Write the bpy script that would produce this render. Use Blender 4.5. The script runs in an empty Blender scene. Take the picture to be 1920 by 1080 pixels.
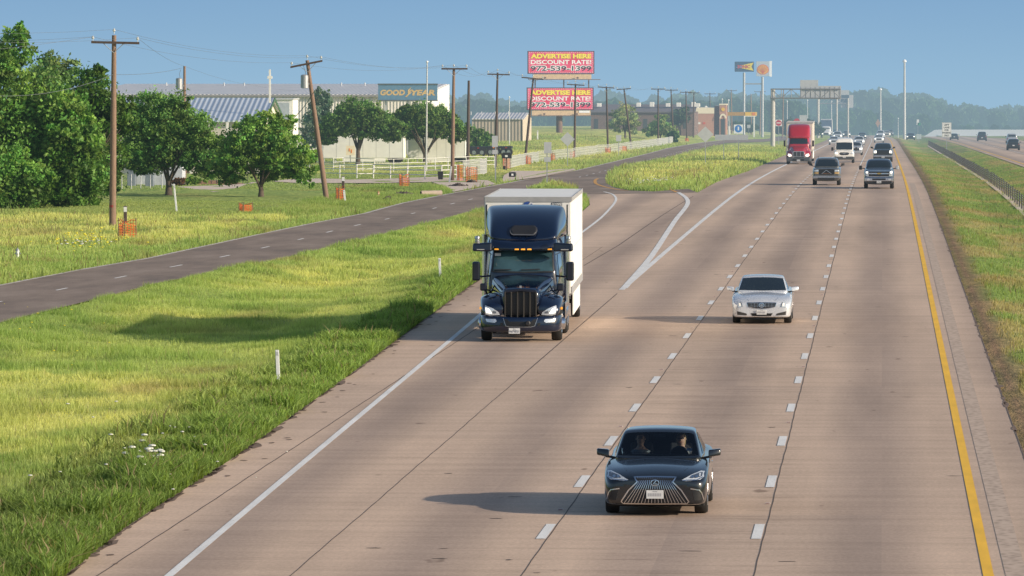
import bpy, bmesh, math, random
import numpy as np
from mathutils import Vector, Matrix, geometry
from mathutils.bvhtree import BVHTree
random.seed(7); RNG = np.random.default_rng(11)
sc = bpy.context.scene
COL = sc.collection
R = math.radians
# ------------------------------------------------------------------ camera calibration
F = 11037.0; H = 8.04
PITCH = math.atan(420 / F); YAW = math.atan(695 / F * math.cos(PITCH))
FW = Vector((-math.sin(YAW) * math.cos(PITCH), math.cos(YAW) * math.cos(PITCH), -math.sin(PITCH)))
RT = Vector((math.cos(YAW), math.sin(YAW), 0))
UP = RT.cross(FW)
CAM = Vector((0, 0, H))
cam = bpy.data.objects.new('camera', bpy.data.cameras.new('camera')); COL.objects.link(cam)
cam.data.sensor_width = 36; cam.data.lens = F / 1920 * 36
cam.data.clip_start = 1; cam.data.clip_end = 20000
cam.location = CAM; cam.rotation_euler = (math.pi / 2 - PITCH, 0, YAW)
sc.camera = cam

def softplus(t):
    return np.logaddexp(0.0, t)
def sstep(t):
    t = np.clip(t, 0, 1); return t * t * (3 - 2 * t)
def base(X, Y):
    """large-scale lie of the land: level near the camera, then a long fall away"""
    X = np.asarray(X, float); Y = np.asarray(Y, float)
    z = -0.0092 * 40 * softplus((Y - 385) / 40) - 0.0022 * 80 * softplus((Y - 1500) / 80)
    left = sstep((-X - 20) / 30)
    rise = 0.008 * 60 * (softplus((Y - 640) / 60) - softplus((Y - 960) / 60))
    return z + left * np.minimum(rise, 12.0)
def bz(X, Y): return float(base(X, Y))
def ray(px, py): return FW + RT * ((px - 960) / F) + UP * ((540 - py) / F)
def at(px, py, Y):
    """the world point seen at a photo pixel, at distance Y down the road"""
    d = ray(px, py); return CAM + d * (Y / d.y)
def G(px, py, dz=0.0):
    """the ground point seen at a photo pixel"""
    d = ray(px, py); lo, hi = 70.0, None
    Y = 70.0
    while Y < 3200:
        p = CAM + d * (Y / d.y)
        if p.z < bz(p.x, p.y) + dz: hi = Y; break
        lo = Y; Y *= 1.02
    if hi is None: hi = 3200.0; 
    for _ in range(30):
        m = (lo + hi) / 2; p = CAM + d * (m / d.y)
        if p.z < bz(p.x, p.y) + dz: hi = m
        else: lo = m
    p = CAM + d * (hi / d.y); p.z = bz(p.x, p.y) + dz
    return p
def ppm(Y): return F / Y      # photo pixels per metre at distance Y

# ------------------------------------------------------------------ materials
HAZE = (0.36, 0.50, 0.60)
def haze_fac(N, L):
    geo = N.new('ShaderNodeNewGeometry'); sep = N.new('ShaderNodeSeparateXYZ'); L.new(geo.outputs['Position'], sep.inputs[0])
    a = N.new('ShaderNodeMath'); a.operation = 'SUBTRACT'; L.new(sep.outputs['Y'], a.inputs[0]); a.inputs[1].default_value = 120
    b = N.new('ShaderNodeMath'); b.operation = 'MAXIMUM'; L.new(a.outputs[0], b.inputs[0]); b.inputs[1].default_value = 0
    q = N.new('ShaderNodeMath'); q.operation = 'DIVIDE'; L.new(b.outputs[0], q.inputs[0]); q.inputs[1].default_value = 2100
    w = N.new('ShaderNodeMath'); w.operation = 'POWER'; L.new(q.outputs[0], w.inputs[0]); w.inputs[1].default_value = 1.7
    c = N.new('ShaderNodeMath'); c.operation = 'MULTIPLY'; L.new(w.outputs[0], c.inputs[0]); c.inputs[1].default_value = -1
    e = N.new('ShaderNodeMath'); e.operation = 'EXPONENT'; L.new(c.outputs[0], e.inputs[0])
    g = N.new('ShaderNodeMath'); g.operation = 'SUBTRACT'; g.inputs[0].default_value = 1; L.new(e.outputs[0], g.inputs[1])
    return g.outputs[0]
def finish(m, shader):  # distance haze painted into each material: pale blue emission, growing with world Y
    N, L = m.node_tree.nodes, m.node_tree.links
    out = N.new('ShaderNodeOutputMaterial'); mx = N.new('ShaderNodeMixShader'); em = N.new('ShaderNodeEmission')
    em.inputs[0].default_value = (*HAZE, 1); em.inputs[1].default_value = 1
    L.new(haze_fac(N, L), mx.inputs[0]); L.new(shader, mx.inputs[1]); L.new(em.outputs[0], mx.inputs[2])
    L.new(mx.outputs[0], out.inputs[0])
def newmat(name):
    m = bpy.data.materials.new(name); m.use_nodes = True; m.node_tree.nodes.clear(); return m
def noise(N, L, scale, detail=3, vec=None, rough=.55, mapscale=None):
    t = N.new('ShaderNodeTexNoise'); t.inputs['Scale'].default_value = scale; t.inputs['Detail'].default_value = detail; t.inputs['Roughness'].default_value = rough
    if vec is None:
        tc = N.new('ShaderNodeNewGeometry'); vec = tc.outputs['Position']
    if mapscale:
        mp = N.new('ShaderNodeMapping'); mp.inputs['Scale'].default_value = mapscale; L.new(vec, mp.inputs[0]); vec = mp.outputs[0]
    L.new(vec, t.inputs['Vector']); return t.outputs['Fac']
def ramp(N, L, fac, stops):
    r = N.new('ShaderNodeValToRGB'); L.new(fac, r.inputs[0]); e = r.color_ramp.elements
    while len(e) < len(stops): e.new(0.5)
    for i, (p, c) in enumerate(stops):
        e[i].position = p; e[i].color = (*c, 1) if len(c) == 3 else c
    return r.outputs[0]
def mixc(N, L, fac, a, b, mode='MIX'):
    n = N.new('ShaderNodeMix'); n.data_type = 'RGBA'; n.blend_type = mode
    for s, v in ((n.inputs[0], fac), (n.inputs[6], a), (n.inputs[7], b)):
        if hasattr(v, 'links'): L.new(v, s)
        elif isinstance(v, tuple): s.default_value = (*v[:3], 1)
        else: s.default_value = v
    return n.outputs[2]
MATS = {}
def mat(name, col, rough=.6, metal=0, var=.12, nscale=3, coat=0, emit=None, spec=.5, bump=0, mapscale=None):
    if name in MATS: return MATS[name]
    m = newmat(name); N, L = m.node_tree.nodes, m.node_tree.links
    p = N.new('ShaderNodeBsdfPrincipled')
    if var:
        f = noise(N, L, nscale, 4, mapscale=mapscale)
        c = ramp(N, L, f, [(.3, tuple(x * (1 - var) for x in col)), (.7, tuple(min(1, x * (1 + var)) for x in col))])
        L.new(c, p.inputs['Base Color'])
        rr = N.new('ShaderNodeMapRange'); L.new(f, rr.inputs[0]); rr.inputs[3].default_value = max(0, rough - .06); rr.inputs[4].default_value = min(1, rough + .06)
        L.new(rr.outputs[0], p.inputs['Roughness'])
        if bump:
            b = N.new('ShaderNodeBump'); b.inputs['Strength'].default_value = bump; b.inputs['Distance'].default_value = .02
            L.new(f, b.inputs['Height']); L.new(b.outputs[0], p.inputs['Normal'])
    else:
        p.inputs['Base Color'].default_value = (*col, 1); p.inputs['Roughness'].default_value = rough
    p.inputs['Metallic'].default_value = metal; p.inputs['Specular IOR Level'].default_value = spec
    if coat: p.inputs['Coat Weight'].default_value = coat; p.inputs['Coat Roughness'].default_value = .04
    if emit:
        p.inputs['Emission Color'].default_value = (*emit[0], 1); p.inputs['Emission Strength'].default_value = emit[1]
    finish(m, p.outputs[0]); MATS[name] = m; return m

# ------------------------------------------------------------------ mesh builder
class MB:
    def __init__(s): s.v = []; s.f = []
    def add(s, vs, fs):
        o = len(s.v); s.v += [tuple(v) for v in vs]; s.f += [tuple(i + o for i in f) for f in fs]; return s
    def box(s, x0, x1, y0, y1, z0, z1):
        return s.add([(x0,y0,z0),(x1,y0,z0),(x1,y1,z0),(x0,y1,z0),(x0,y0,z1),(x1,y0,z1),(x1,y1,z1),(x0,y1,z1)],
                     [(0,3,2,1),(4,5,6,7),(0,1,5,4),(1,2,6,5),(2,3,7,6),(3,0,4,7)])
    def hexa(s, b, t):
        return s.add(list(b) + list(t), [(3,2,1,0),(4,5,6,7),(0,1,5,4),(1,2,6,5),(2,3,7,6),(3,0,4,7)])
    def cyl(s, a, b, r0, r1=None, n=10, cap=True):
        r1 = r0 if r1 is None else r1; a = Vector(a); b = Vector(b); d = (b - a).normalized()
        u = d.orthogonal().normalized(); w = d.cross(u)
        vs = [a + (u * math.cos(6.28318 * k / n) + w * math.sin(6.28318 * k / n)) * r0 for k in range(n)]
        vs += [b + (u * math.cos(6.28318 * k / n) + w * math.sin(6.28318 * k / n)) * r1 for k in range(n)]
        fs = [(k, (k + 1) % n, n + (k + 1) % n, n + k) for k in range(n)]
        if cap: fs += [tuple(range(n))[::-1], tuple(range(n, 2 * n))]
        return s.add(vs, fs)
    def tube(s, pts, r, n=6):
        rs = r if isinstance(r, (list, tuple)) else [r] * len(pts)
        pts = [Vector(p) for p in pts]; rings = []
        u = None
        for i, p in enumerate(pts):
            d = (pts[min(i + 1, len(pts) - 1)] - pts[max(i - 1, 0)]).normalized()
            if u is None: u = d.orthogonal().normalized()
            else: u = (u - d * u.dot(d)).normalized()
            w = d.cross(u)
            rings.append([p + (u * math.cos(6.28318 * k / n) + w * math.sin(6.28318 * k / n)) * rs[i] for k in range(n)])
        vs = [q for r_ in rings for q in r_]; fs = []
        for i in range(len(rings) - 1):
            fs += [(i * n + k, i * n + (k + 1) % n, (i + 1) * n + (k + 1) % n, (i + 1) * n + k) for k in range(n)]
        fs += [tuple(range(n))[::-1], tuple(range((len(rings) - 1) * n, len(rings) * n))]
        return s.add(vs, fs)
    def lathe(s, prof, c=(0,0,0), axis='z', n=20):
        vs = []; c = Vector(c)
        for r, h in prof:
            for k in range(n):
                a = 6.28318 * k / n; x, y = r * math.cos(a), r * math.sin(a)
                vs.append(c + Vector((x, y, h) if axis == 'z' else (h, x, y) if axis == 'x' else (x, h, y)))
        m = len(prof); fs = [(i * n + k, i * n + (k + 1) % n, (i + 1) * n + (k + 1) % n, (i + 1) * n + k) for i in range(m - 1) for k in range(n)]
        fs += [tuple(range(n))[::-1], tuple(range((m - 1) * n, m * n))]
        return s.add(vs, fs)
    def prism(s, poly, y0, y1):     # polygon in xz extruded along y
        n = len(poly); vs = [(x, y0, z) for x, z in poly] + [(x, y1, z) for x, z in poly]
        return s.add(vs, [tuple(range(n)), tuple(range(n, 2 * n))[::-1]] + [(k, n + k, n + (k + 1) % n, (k + 1) % n) for k in range(n)])
    def prism_x(s, poly, x0, x1):   # polygon in yz extruded along x
        n = len(poly); vs = [(x0, y, z) for y, z in poly] + [(x1, y, z) for y, z in poly]
        return s.add(vs, [tuple(range(n)), tuple(range(n, 2 * n))[::-1]] + [(k, n + k, n + (k + 1) % n, (k + 1) % n) for k in range(n)])
    def rings(s, rings, cap=True):
        n = len(rings[0]); vs = [q for r_ in rings for q in r_]
        fs = [(i * n + k, i * n + (k + 1) % n, (i + 1) * n + (k + 1) % n, (i + 1) * n + k) for i in range(len(rings) - 1) for k in range(n)]
        if cap: fs += [tuple(range(n))[::-1], tuple(range((len(rings) - 1) * n, len(rings) * n))]
        return s.add(vs, fs)
    def move(s, d=(0,0,0), rz=0, sc_=1):
        M = Matrix.Translation(d) @ Matrix.Rotation(rz, 4, 'Z') @ Matrix.Scale(sc_, 4)
        s.v = [tuple(M @ Vector(v)) for v in s.v]; return s
    def build(s, name, m, parent=None, smooth=False, sub=0, bevel=0, **tags):
        me = bpy.data.meshes.new(name); me.from_pydata(s.v, [], s.f); me.validate()
        bm = bmesh.new(); bm.from_mesh(me); bmesh.ops.recalc_face_normals(bm, faces=bm.faces); bm.to_mesh(me); bm.free()
        o = bpy.data.objects.new(name, me); COL.objects.link(o)
        if m: me.materials.append(m)
        if parent is not None: o.parent = parent
        if bevel:
            b = o.modifiers.new('b', 'BEVEL'); b.width = bevel; b.segments = 2; b.limit_method = 'ANGLE'; b.angle_limit = .6
        if sub:
            q = o.modifiers.new('s', 'SUBSURF'); q.levels = sub; q.render_levels = sub
        if bevel or sub: bake(o)
        if smooth: smooth_obj(o)
        tag(o, **tags); return o
def bake(o):
    dg = bpy.context.evaluated_depsgraph_get(); me = bpy.data.meshes.new_from_object(o.evaluated_get(dg))
    old = o.data; me.name = old.name; o.modifiers.clear(); o.data = me; bpy.data.meshes.remove(old)
def smooth_obj(o, ang=.75):
    me = o.data; me.polygons.foreach_set('use_smooth', [True] * len(me.polygons))
    bm = bmesh.new(); bm.from_mesh(me)
    for e in bm.edges:
        if len(e.link_faces) == 2 and e.calc_face_angle(0) > ang: e.smooth = False
    bm.to_mesh(me); bm.free()
def tag(o, label=None, cat=None, group=None, kind=None):
    if label: o['label'] = label
    if cat: o['category'] = cat
    if group: o['group'] = group
    if kind: o['kind'] = kind
    return o
def thing(name, loc=(0,0,0), rz=0, label=None, cat=None, group=None):
    o = bpy.data.objects.new(name, None); COL.objects.link(o); o.location = loc; o.rotation_euler = (0, 0, rz)
    o.empty_display_size = .2
    return tag(o, label, cat, group)
def kids(o): return [c for c in bpy.data.objects if c.parent == o]
def copy_tree(o, parent=None):
    c = o.copy(); COL.objects.link(c)
    if parent is not None: c.parent = parent
    for k in kids(o): copy_tree(k, c)
    return c
def npmesh(name, V, Fc, m, nper, col=None, parent=None, smooth=False):
    """mesh straight from arrays: V (n,3), Fc (k,nper); col (n,3) becomes the 'col' attribute"""
    me = bpy.data.meshes.new(name); me.vertices.add(len(V)); me.vertices.foreach_set('co', np.asarray(V, np.float32).ravel())
    k = len(Fc); me.loops.add(k * nper); me.loops.foreach_set('vertex_index', np.asarray(Fc, np.int32).ravel())
    me.polygons.add(k); me.polygons.foreach_set('loop_start', np.arange(0, k * nper, nper, dtype=np.int32))
    if col is not None:
        a = me.attributes.new('col', 'FLOAT_COLOR', 'POINT')
        c4 = np.ones((len(V), 4), np.float32); c4[:, :3] = col; a.data.foreach_set('color', c4.ravel())
    me.update(calc_edges=True)
    if smooth: me.polygons.foreach_set('use_smooth', [True] * k)
    me.materials.append(m); o = bpy.data.objects.new(name, me); COL.objects.link(o)
    if parent is not None: o.parent = parent
    return o
def lerp_poly(pts, step):
    out = []
    for a, b in zip(pts[:-1], pts[1:]):
        n = max(1, int(math.dist(a, b) / step)); out += [(a[0] + (b[0] - a[0]) * i / n, a[1] + (b[1] - a[1]) * i / n) for i in range(n)]
    return out + [tuple(pts[-1])]
def catmull(pts, k=6):
    P = [np.array(p, float) for p in pts]; P = [2 * P[0] - P[1]] + P + [2 * P[-1] - P[-2]]; out = []
    for i in range(1, len(P) - 2):
        for j in range(k):
            t = j / k
            out.append(tuple(.5 * (2 * P[i] + (P[i+1] - P[i-1]) * t + (2*P[i-1] - 5*P[i] + 4*P[i+1] - P[i+2]) * t*t + (-P[i-1] + 3*P[i] - 3*P[i+1] + P[i+2]) * t**3)))
    return out + [tuple(P[-2])]
def vnoise(x, y, seed=0):
    """smooth value noise on arrays, 0..1"""
    r = np.random.default_rng(seed); T = r.random((256, 256)); xi = np.floor(x).astype(int); yi = np.floor(y).astype(int)
    fx = sstep(x - xi); fy = sstep(y - yi); a = T[xi % 256, yi % 256]; b = T[(xi+1) % 256, yi % 256]; c = T[xi % 256, (yi+1) % 256]; d = T[(xi+1) % 256, (yi+1) % 256]
    return (a * (1-fx) + b * fx) * (1-fy) + (c * (1-fx) + d * fx) * fy
def fbm(x, y, seed=0, o=3):
    s = 0; w = 0
    for i in range(o): s = s + vnoise(x * 2**i, y * 2**i, seed + i) * .5**i; w += .5**i
    return s / w
_tc = {}
def text(mb, body, w, h, at_, bold=0.0, face='-y', squash=True, space=1.0, slant=0):
    """lettering as flat mesh of given width and height, facing -y, lower-left at at_ = (x, y, z)"""
    cu = bpy.data.curves.new('t', 'FONT'); cu.body = body; cu.size = 1; cu.offset = bold; cu.space_character = space; cu.shear = slant; cu.resolution_u = 3
    o = bpy.data.objects.new('t', cu); COL.objects.link(o)
    dg = bpy.context.evaluated_depsgraph_get(); me = bpy.data.meshes.new_from_object(o.evaluated_get(dg))
    V = np.array([v.co[:] for v in me.vertices]); Fs = [tuple(p.vertices) for p in me.polygons]
    bpy.data.objects.remove(o); bpy.data.curves.remove(cu); bpy.data.meshes.remove(me)
    mn, mx = V.min(0), V.max(0); V = (V - mn) / np.maximum(mx - mn, 1e-6)
    x, y, z = at_
    if face == '-y': P = [(x + a * w, y, z + b * h) for a, b, _ in V]
    else: P = [(x, y + a * w, z + b * h) for a, b, _ in V]    # face +x
    mb.add(P, Fs); return mb
def pip(x, y, poly):
    P = np.asarray(poly); inside = np.zeros(x.shape, bool); n = len(P)
    for i in range(n):
        x0, y0 = P[i]; x1, y1 = P[(i + 1) % n]
        c = ((y0 > y) != (y1 > y)); inside ^= c & (x < (x1 - x0) * (y - y0) / ((y1 - y0) if y1 != y0 else 1e-9) + x0)
    return inside
def pdist(x, y, poly):
    P = np.asarray(poly); d = np.full(x.shape, 1e9); n = len(P)
    for i in range(n):
        a = P[i]; b = P[(i + 1) % n]; ab = b - a; L2 = max(ab @ ab, 1e-9)
        t = np.clip(((x - a[0]) * ab[0] + (y - a[1]) * ab[1]) / L2, 0, 1)
        d = np.minimum(d, np.hypot(x - a[0] - t * ab[0], y - a[1] - t * ab[1]))
    return d
# ------------------------------------------------------------------ light and sky
SUN_EL, SUN_AZ_FROM_X = R(19), R(-20)         # the sun stands to the right of the road, a little behind the camera
wd = bpy.data.worlds.new('World'); sc.world = wd; wd.use_nodes = True
N, L = wd.node_tree.nodes, wd.node_tree.links; N.clear()
sky = N.new('ShaderNodeTexSky'); sky.sky_type = 'NISHITA'; sky.sun_disc = False; sky.sun_elevation = SUN_EL
sdir = Vector((math.cos(SUN_AZ_FROM_X) * math.cos(SUN_EL), math.sin(SUN_AZ_FROM_X) * math.cos(SUN_EL), math.sin(SUN_EL)))
sky.sun_rotation = math.atan2(sdir.x, sdir.y); sky.air_density = 1; sky.dust_density = 1.5; sky.ozone_density = 1.5
bg = N.new('ShaderNodeBackground'); bg.inputs[1].default_value = .14; L.new(sky.outputs[0], bg.inputs[0])
tc = N.new('ShaderNodeTexCoord'); sp = N.new('ShaderNodeSeparateXYZ'); L.new(tc.outputs['Generated'], sp.inputs[0])
# the low band of haze above the horizon (blue grey, paler as it nears the ground)
mr = N.new('ShaderNodeMapRange'); L.new(sp.outputs['Z'], mr.inputs[0]); mr.inputs[1].default_value = -.012; mr.inputs[2].default_value = .012
cr = ramp(N, L, mr.outputs[0], [(0, (.33, .51, .66)), (.45, (.28, .465, .65)), (1, (.222, .395, .61))])
nz = noise(N, L, 9, 3, vec=tc.outputs['Generated'], mapscale=(1, 1, 9))
cr2 = mixc(N, L, mixc(N, L, 1.0, nz, (.5,.5,.5), 'MULTIPLY'), cr, mixc(N, L, 1.0, cr, (1.13, 1.08, 1.03), 'MULTIPLY'))
bg2 = N.new('ShaderNodeBackground'); L.new(cr2, bg2.inputs[0]); bg2.inputs[1].default_value = 1
m2 = N.new('ShaderNodeMapRange'); L.new(sp.outputs['Z'], m2.inputs[0]); m2.inputs[1].default_value = .02; m2.inputs[2].default_value = .16
mx = N.new('ShaderNodeMixShader'); L.new(m2.outputs[0], mx.inputs[0]); L.new(bg2.outputs[0], mx.inputs[1]); L.new(bg.outputs[0], mx.inputs[2])
wo = N.new('ShaderNodeOutputWorld'); L.new(mx.outputs[0], wo.inputs[0])
sl = bpy.data.lights.new('sun', 'SUN'); sl.energy = 5.0; sl.angle = R(.55); sl.color = (1, .87, .70)
so = bpy.data.objects.new('sun', sl); COL.objects.link(so); so.rotation_euler = sdir.to_track_quat('Z', 'Y').to_euler()
sc.view_settings.view_transform = 'Standard'; sc.view_settings.look = 'None'; sc.view_settings.exposure = 0

# ------------------------------------------------------------------ outlines of the pavement, surveyed from the photo
def GL(pxs): return [tuple(G(x, y)[:2]) for x, y in pxs]
XR = 2.93                                    # inner shoulder edge
hwL = [(-12.75, 60)] + GL([(120,1080),(240,985),(435,860),(645,710),(740,640),(875,540),(1005,452),(1085,403),(1106,384),(1104,372),(1094,364)])
seamR = GL([(1308,361)])[0]
hwL2 = [seamR] + GL([(1345,341),(1400,322),(1440,305),(1472,291)])
def bend(Y): return -3.2 * sstep((Y - 1050) / 900) * ((max(Y - 1050, 0)) / 450) ** 1.2
FARY = 1750
hwL2 += [(-11.5 + bend(Y), Y) for Y in (850, 1050, 1150, 1250, 1350, 1450, 1600, FARY)]
CONC = hwL + hwL2 + [(XR + bend(Y), Y) for Y in (FARY, 1600, 1450, 1350, 1250, 1150, 1050)] + [(XR, 400), (XR, 60)]
frL = GL([(-260,585),(0,535),(150,506),(275,485),(480,441),(580,420),(685,400),(755,381),(830,366),(905,352),(960,342),(1080,320),(1165,300),(1252,278),(1315,267.5),(1365,262)])
frR = GL([(-260,668),(0,605),(235,547),(300,530),(480,496),(605,467),(705,444),(755,430),(905,392),(960,371),(1000,352)])
nose = GL([(1016,345.5),(1045,344),(1072,350),(1094,364)])
isl = GL([(1308,361),(1290,354),(1225,359),(1180,357),(1150,351),(1136,343),(1134,334),(1141,324),(1160,315),(1240,300),(1315,281),(1362,268)])
k0 = frL[-1]; k1 = isl[-1]
far_fr = [(-24.5, 1250), (-25, 1450)]; far_fr2 = [(-18.5, 1450), (-18.2, 1250)]
ASPH = frL + far_fr + far_fr2 + isl[::-1] + nose[::-1] + frR[::-1]
OPP = [(13.1, 150), (13.1, 1050), (12.0, 1300), (9.5, 1500), (21, 1500), (27.5, 1300), (29, 1050), (29, 150)]
DRIVE = GL([(480,340),(560,345),(700,345),(810,343),(835,352),(850,362),(900,352),(930,347),(915,340),(820,333),(700,338),(560,336),(470,346),(395,350),(330,352),(400,362),(440,357)])
DRIVE2 = GL([(940,343),(1010,334),(1080,320),(1075,317),(1010,322),(960,322),(945,330)])
LOT = GL([(1365,262),(1480,262),(1530,259),(1530,257),(1440,256),(1365,257)])

def relief(X, Y):
    """what the grassed ground does between the pavements"""
    shp = X.shape; X = X.ravel(); Y = Y.ravel()
    near = (np.abs(X) < 130) & (Y > 40) & (Y < 1800)
    r = np.full(X.shape, -.02); dm = np.full(X.shape, 50.0); x = X[near]; y = Y[near]
    ic = pip(x, y, CONC); ia = pip(x, y, ASPH); io = pip(x, y, OPP)
    dc = pdist(x, y, CONC); da = pdist(x, y, ASPH); do = pdist(x, y, OPP)
    d = np.minimum(np.minimum(dc, da), do); ins = ic | ia | io
    betw = (dc + da < 19) & (y < 360) & (x < -9) & ~ins
    dd = np.minimum(dc, da)
    rr = -.02 + .06 * sstep(d / .8)
    rr = rr + np.where(betw, -.40 * sstep(np.minimum(dd / 5.0, 1)) * sstep((370 - y) / 70), 0)
    med = (x > 2) & (x < 14)
    rr = rr + np.where(med, -.45 * sstep(np.minimum(np.minimum(dc, do) / 4, 1)), 0)
    island = (x < -9) & (y > 380) & (dc < 16)
    rr = rr + np.where(island & (y < 900), .22 * sstep(np.minimum(dc, da) / 2.5), 0)
    rr = rr + (fbm(x / 3, y / 6, 5) - .5) * .22 * sstep(d / 3)
    rr = np.where(ins, -.10 - .25 * sstep(d / 2.0), rr)
    r[near] = rr; dm[near] = np.where(ins, -d, d)
    return r.reshape(shp), dm.reshape(shp)
def grass_col(X, Y, dm):
    """colour of the grass from place to place (linear)"""
    a = fbm(X / 7 + 3, Y / 16, 21, 3); b = fbm(X / 2.2, Y / 5, 31, 3); c = fbm(X / 25, Y / 60, 41, 2)
    yel = np.array([.67, .68, .25]); mid = np.array([.45, .55, .18]); dark = np.array([.16, .27, .075]); dry = np.array([.58, .42, .24]); red = np.array([.40, .30, .15])
    t = np.clip((a * .6 + c * .4 - .36) * 4.6, 0, 1)[..., None]
    col = mid * (1 - t) + yel * t
    t2 = np.clip((b - .56) * 5, 0, 1)[..., None] * .6; col = col * (1 - t2) + dark * t2
    # the verge by the shoulder: rank dark green
    v = (np.clip(1 - dm / 3.2, 0, 1) * (X < 0) * (X > -40))[..., None] * .8; col = col * (1 - v) + (mid * .55 + dark * .6) * v
    nearc = (sstep((135 - Y) / 40) * (X < 0))[..., None] * .75; col = col * (1 - nearc) + (mid * .5 + dark * .4) * nearc
    # median: dry patches
    m = ((X > 2) & (X < 60))[..., None]
    dp = np.clip((fbm(X / 2.0 + 9, Y / 9, 51, 3) - .5) * 7, 0, 1)[..., None] * .6
    col = np.where(m, (mid * .45 + dark * .5) * (1 - dp) + dry * dp, col)
    # mown lawn of the church
    lawn = ((X < -27) & (Y > 312) & (Y < 480))[..., None] * 1.0; col = col * (1 - lawn * .75) + (mid * .55 + dark * .35) * lawn * .75
    bare = ((X > 2.5) & (X < 12))[..., None] * np.clip(1.25 - (dm - .08 - .55 * fbm(X / 1.5, Y / 5, 77, 2)) * 2.4, 0, 1)[..., None] * (dm < 2.5)[..., None]
    soil = np.array([.30, .20, .14]) * (.75 + .6 * fbm(X * 2, Y / 1.5, 78, 2))[..., None]; col = col * (1 - bare) + soil * bare
    rt = np.clip((fbm(X / 3 + 40, Y / 8, 61, 2) - .66) * 6, 0, 1)[..., None] * .5; col = col * (1 - rt) + red * rt
    return col
# --- the ground, one sheet
xs = np.concatenate([-np.geomspace(4000, 62, 26), np.arange(-60, 34, .8), np.geomspace(36, 4000, 26)])
ys = np.concatenate([np.linspace(-400, 50, 8), np.arange(60, 450, 1.6), np.arange(450, 1000, 6), np.geomspace(1000, 12000, 60)])
XX, YY = np.meshgrid(xs, ys); rel, DM = relief(XX, YY)
ZZ = base(XX, np.minimum(YY, 2600)) + rel
ZZ = np.where(YY > 2600, ZZ - (YY - 2600) * .0125, ZZ)
V = np.stack([XX, YY, ZZ], -1).reshape(-1, 3); ny, nx = XX.shape
idx = np.arange(ny * nx).reshape(ny, nx); Fq = np.stack([idx[:-1, :-1], idx[:-1, 1:], idx[1:, 1:], idx[1:, :-1]], -1).reshape(-1, 4)
m = newmat('grass_ground'); N, L = m.node_tree.nodes, m.node_tree.links
at_n = N.new('ShaderNodeAttribute'); at_n.attribute_name = 'col'
nf = noise(N, L, 1, 6, mapscale=(3.5, .9, 1), rough=.7); nf2 = noise(N, L, 1, 3, mapscale=(.7, .16, 1))
c = mixc(N, L, 1.0, at_n.outputs['Color'], ramp(N, L, nf, [(.25, (.45, .5, .4)), (.7, (1.25, 1.2, 1.1))]), 'MULTIPLY')
c = mixc(N, L, 1.0, c, ramp(N, L, nf2, [(.3, (.75, .82, .75)), (.7, (1.15, 1.08, 1.0))]), 'MULTIPLY')
p = N.new('ShaderNodeBsdfPrincipled'); L.new(c, p.inputs['Base Color']); p.inputs['Roughness'].default_value = .95; p.inputs['Specular IOR Level'].default_value = .1
b = N.new('ShaderNodeBump'); b.inputs['Strength'].default_value = .8; b.inputs['Distance'].default_value = .15; L.new(nf, b.inputs['Height']); L.new(b.outputs[0], p.inputs['Normal'])
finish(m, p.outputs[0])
gcol = grass_col(XX, YY, DM).reshape(-1, 3)
tag(npmesh('ground', V, Fq, m, 4, gcol, smooth=True), 'wide green grassland falling gently away from the highway', kind='structure')
_tx = xs; _ty = ys
def terr(X, Y):
    """height of the built ground sheet (bilinear)"""
    X = np.atleast_1d(np.asarray(X, float)); Y = np.atleast_1d(np.asarray(Y, float))
    i = np.clip(np.searchsorted(ys, Y) - 1, 0, ny - 2); j = np.clip(np.searchsorted(xs, X) - 1, 0, nx - 2)
    u = (X - xs[j]) / (xs[j+1] - xs[j]); w = (Y - ys[i]) / (ys[i+1] - ys[i])
    return (ZZ[i,j]*(1-u)+ZZ[i,j+1]*u)*(1-w)+(ZZ[i+1,j]*(1-u)+ZZ[i+1,j+1]*u)*w
def tz(X, Y): return float(terr(X, Y)[0])
def Gt(px, py):
    """as G, but standing on the built ground"""
    p = G(px, py)
    for _ in range(4):
        d = tz(p.x, p.y) - bz(p.x, p.y); p = G(px, py, d)
    return Vector((p.x, p.y, tz(p.x, p.y)))

# --- pavement sheets
def sheet(name, outline, m, off, step=6, **tags):
    o = lerp_poly(outline + [outline[0]], step)[:-1]; P = np.array(o); vs = [Vector(q) for q in o]; n = len(vs)
    gx = np.arange(P[:,0].min() + .3, P[:,0].max(), 3.0); gy = np.concatenate([np.arange(60, 700, 6.0), np.arange(700, 2500, 12.0)]); gy = gy[(gy > P[:,1].min()) & (gy < P[:,1].max())]
    A, B = np.meshgrid(gx, gy); A = A.ravel(); B = B.ravel(); k = pip(A, B, P) & (pdist(A, B, P) > .6)
    vs += [Vector((a, b)) for a, b in zip(A[k], B[k])]
    r = geometry.delaunay_2d_cdt(vs, [], [list(range(n))], 1, 1e-5)
    mb = MB(); mb.add([(v.x, v.y, bz(v.x, v.y) + off) for v in r[0]], [tuple(f) for f in r[2]])
    return mb.build(name, m, **tags)
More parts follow.
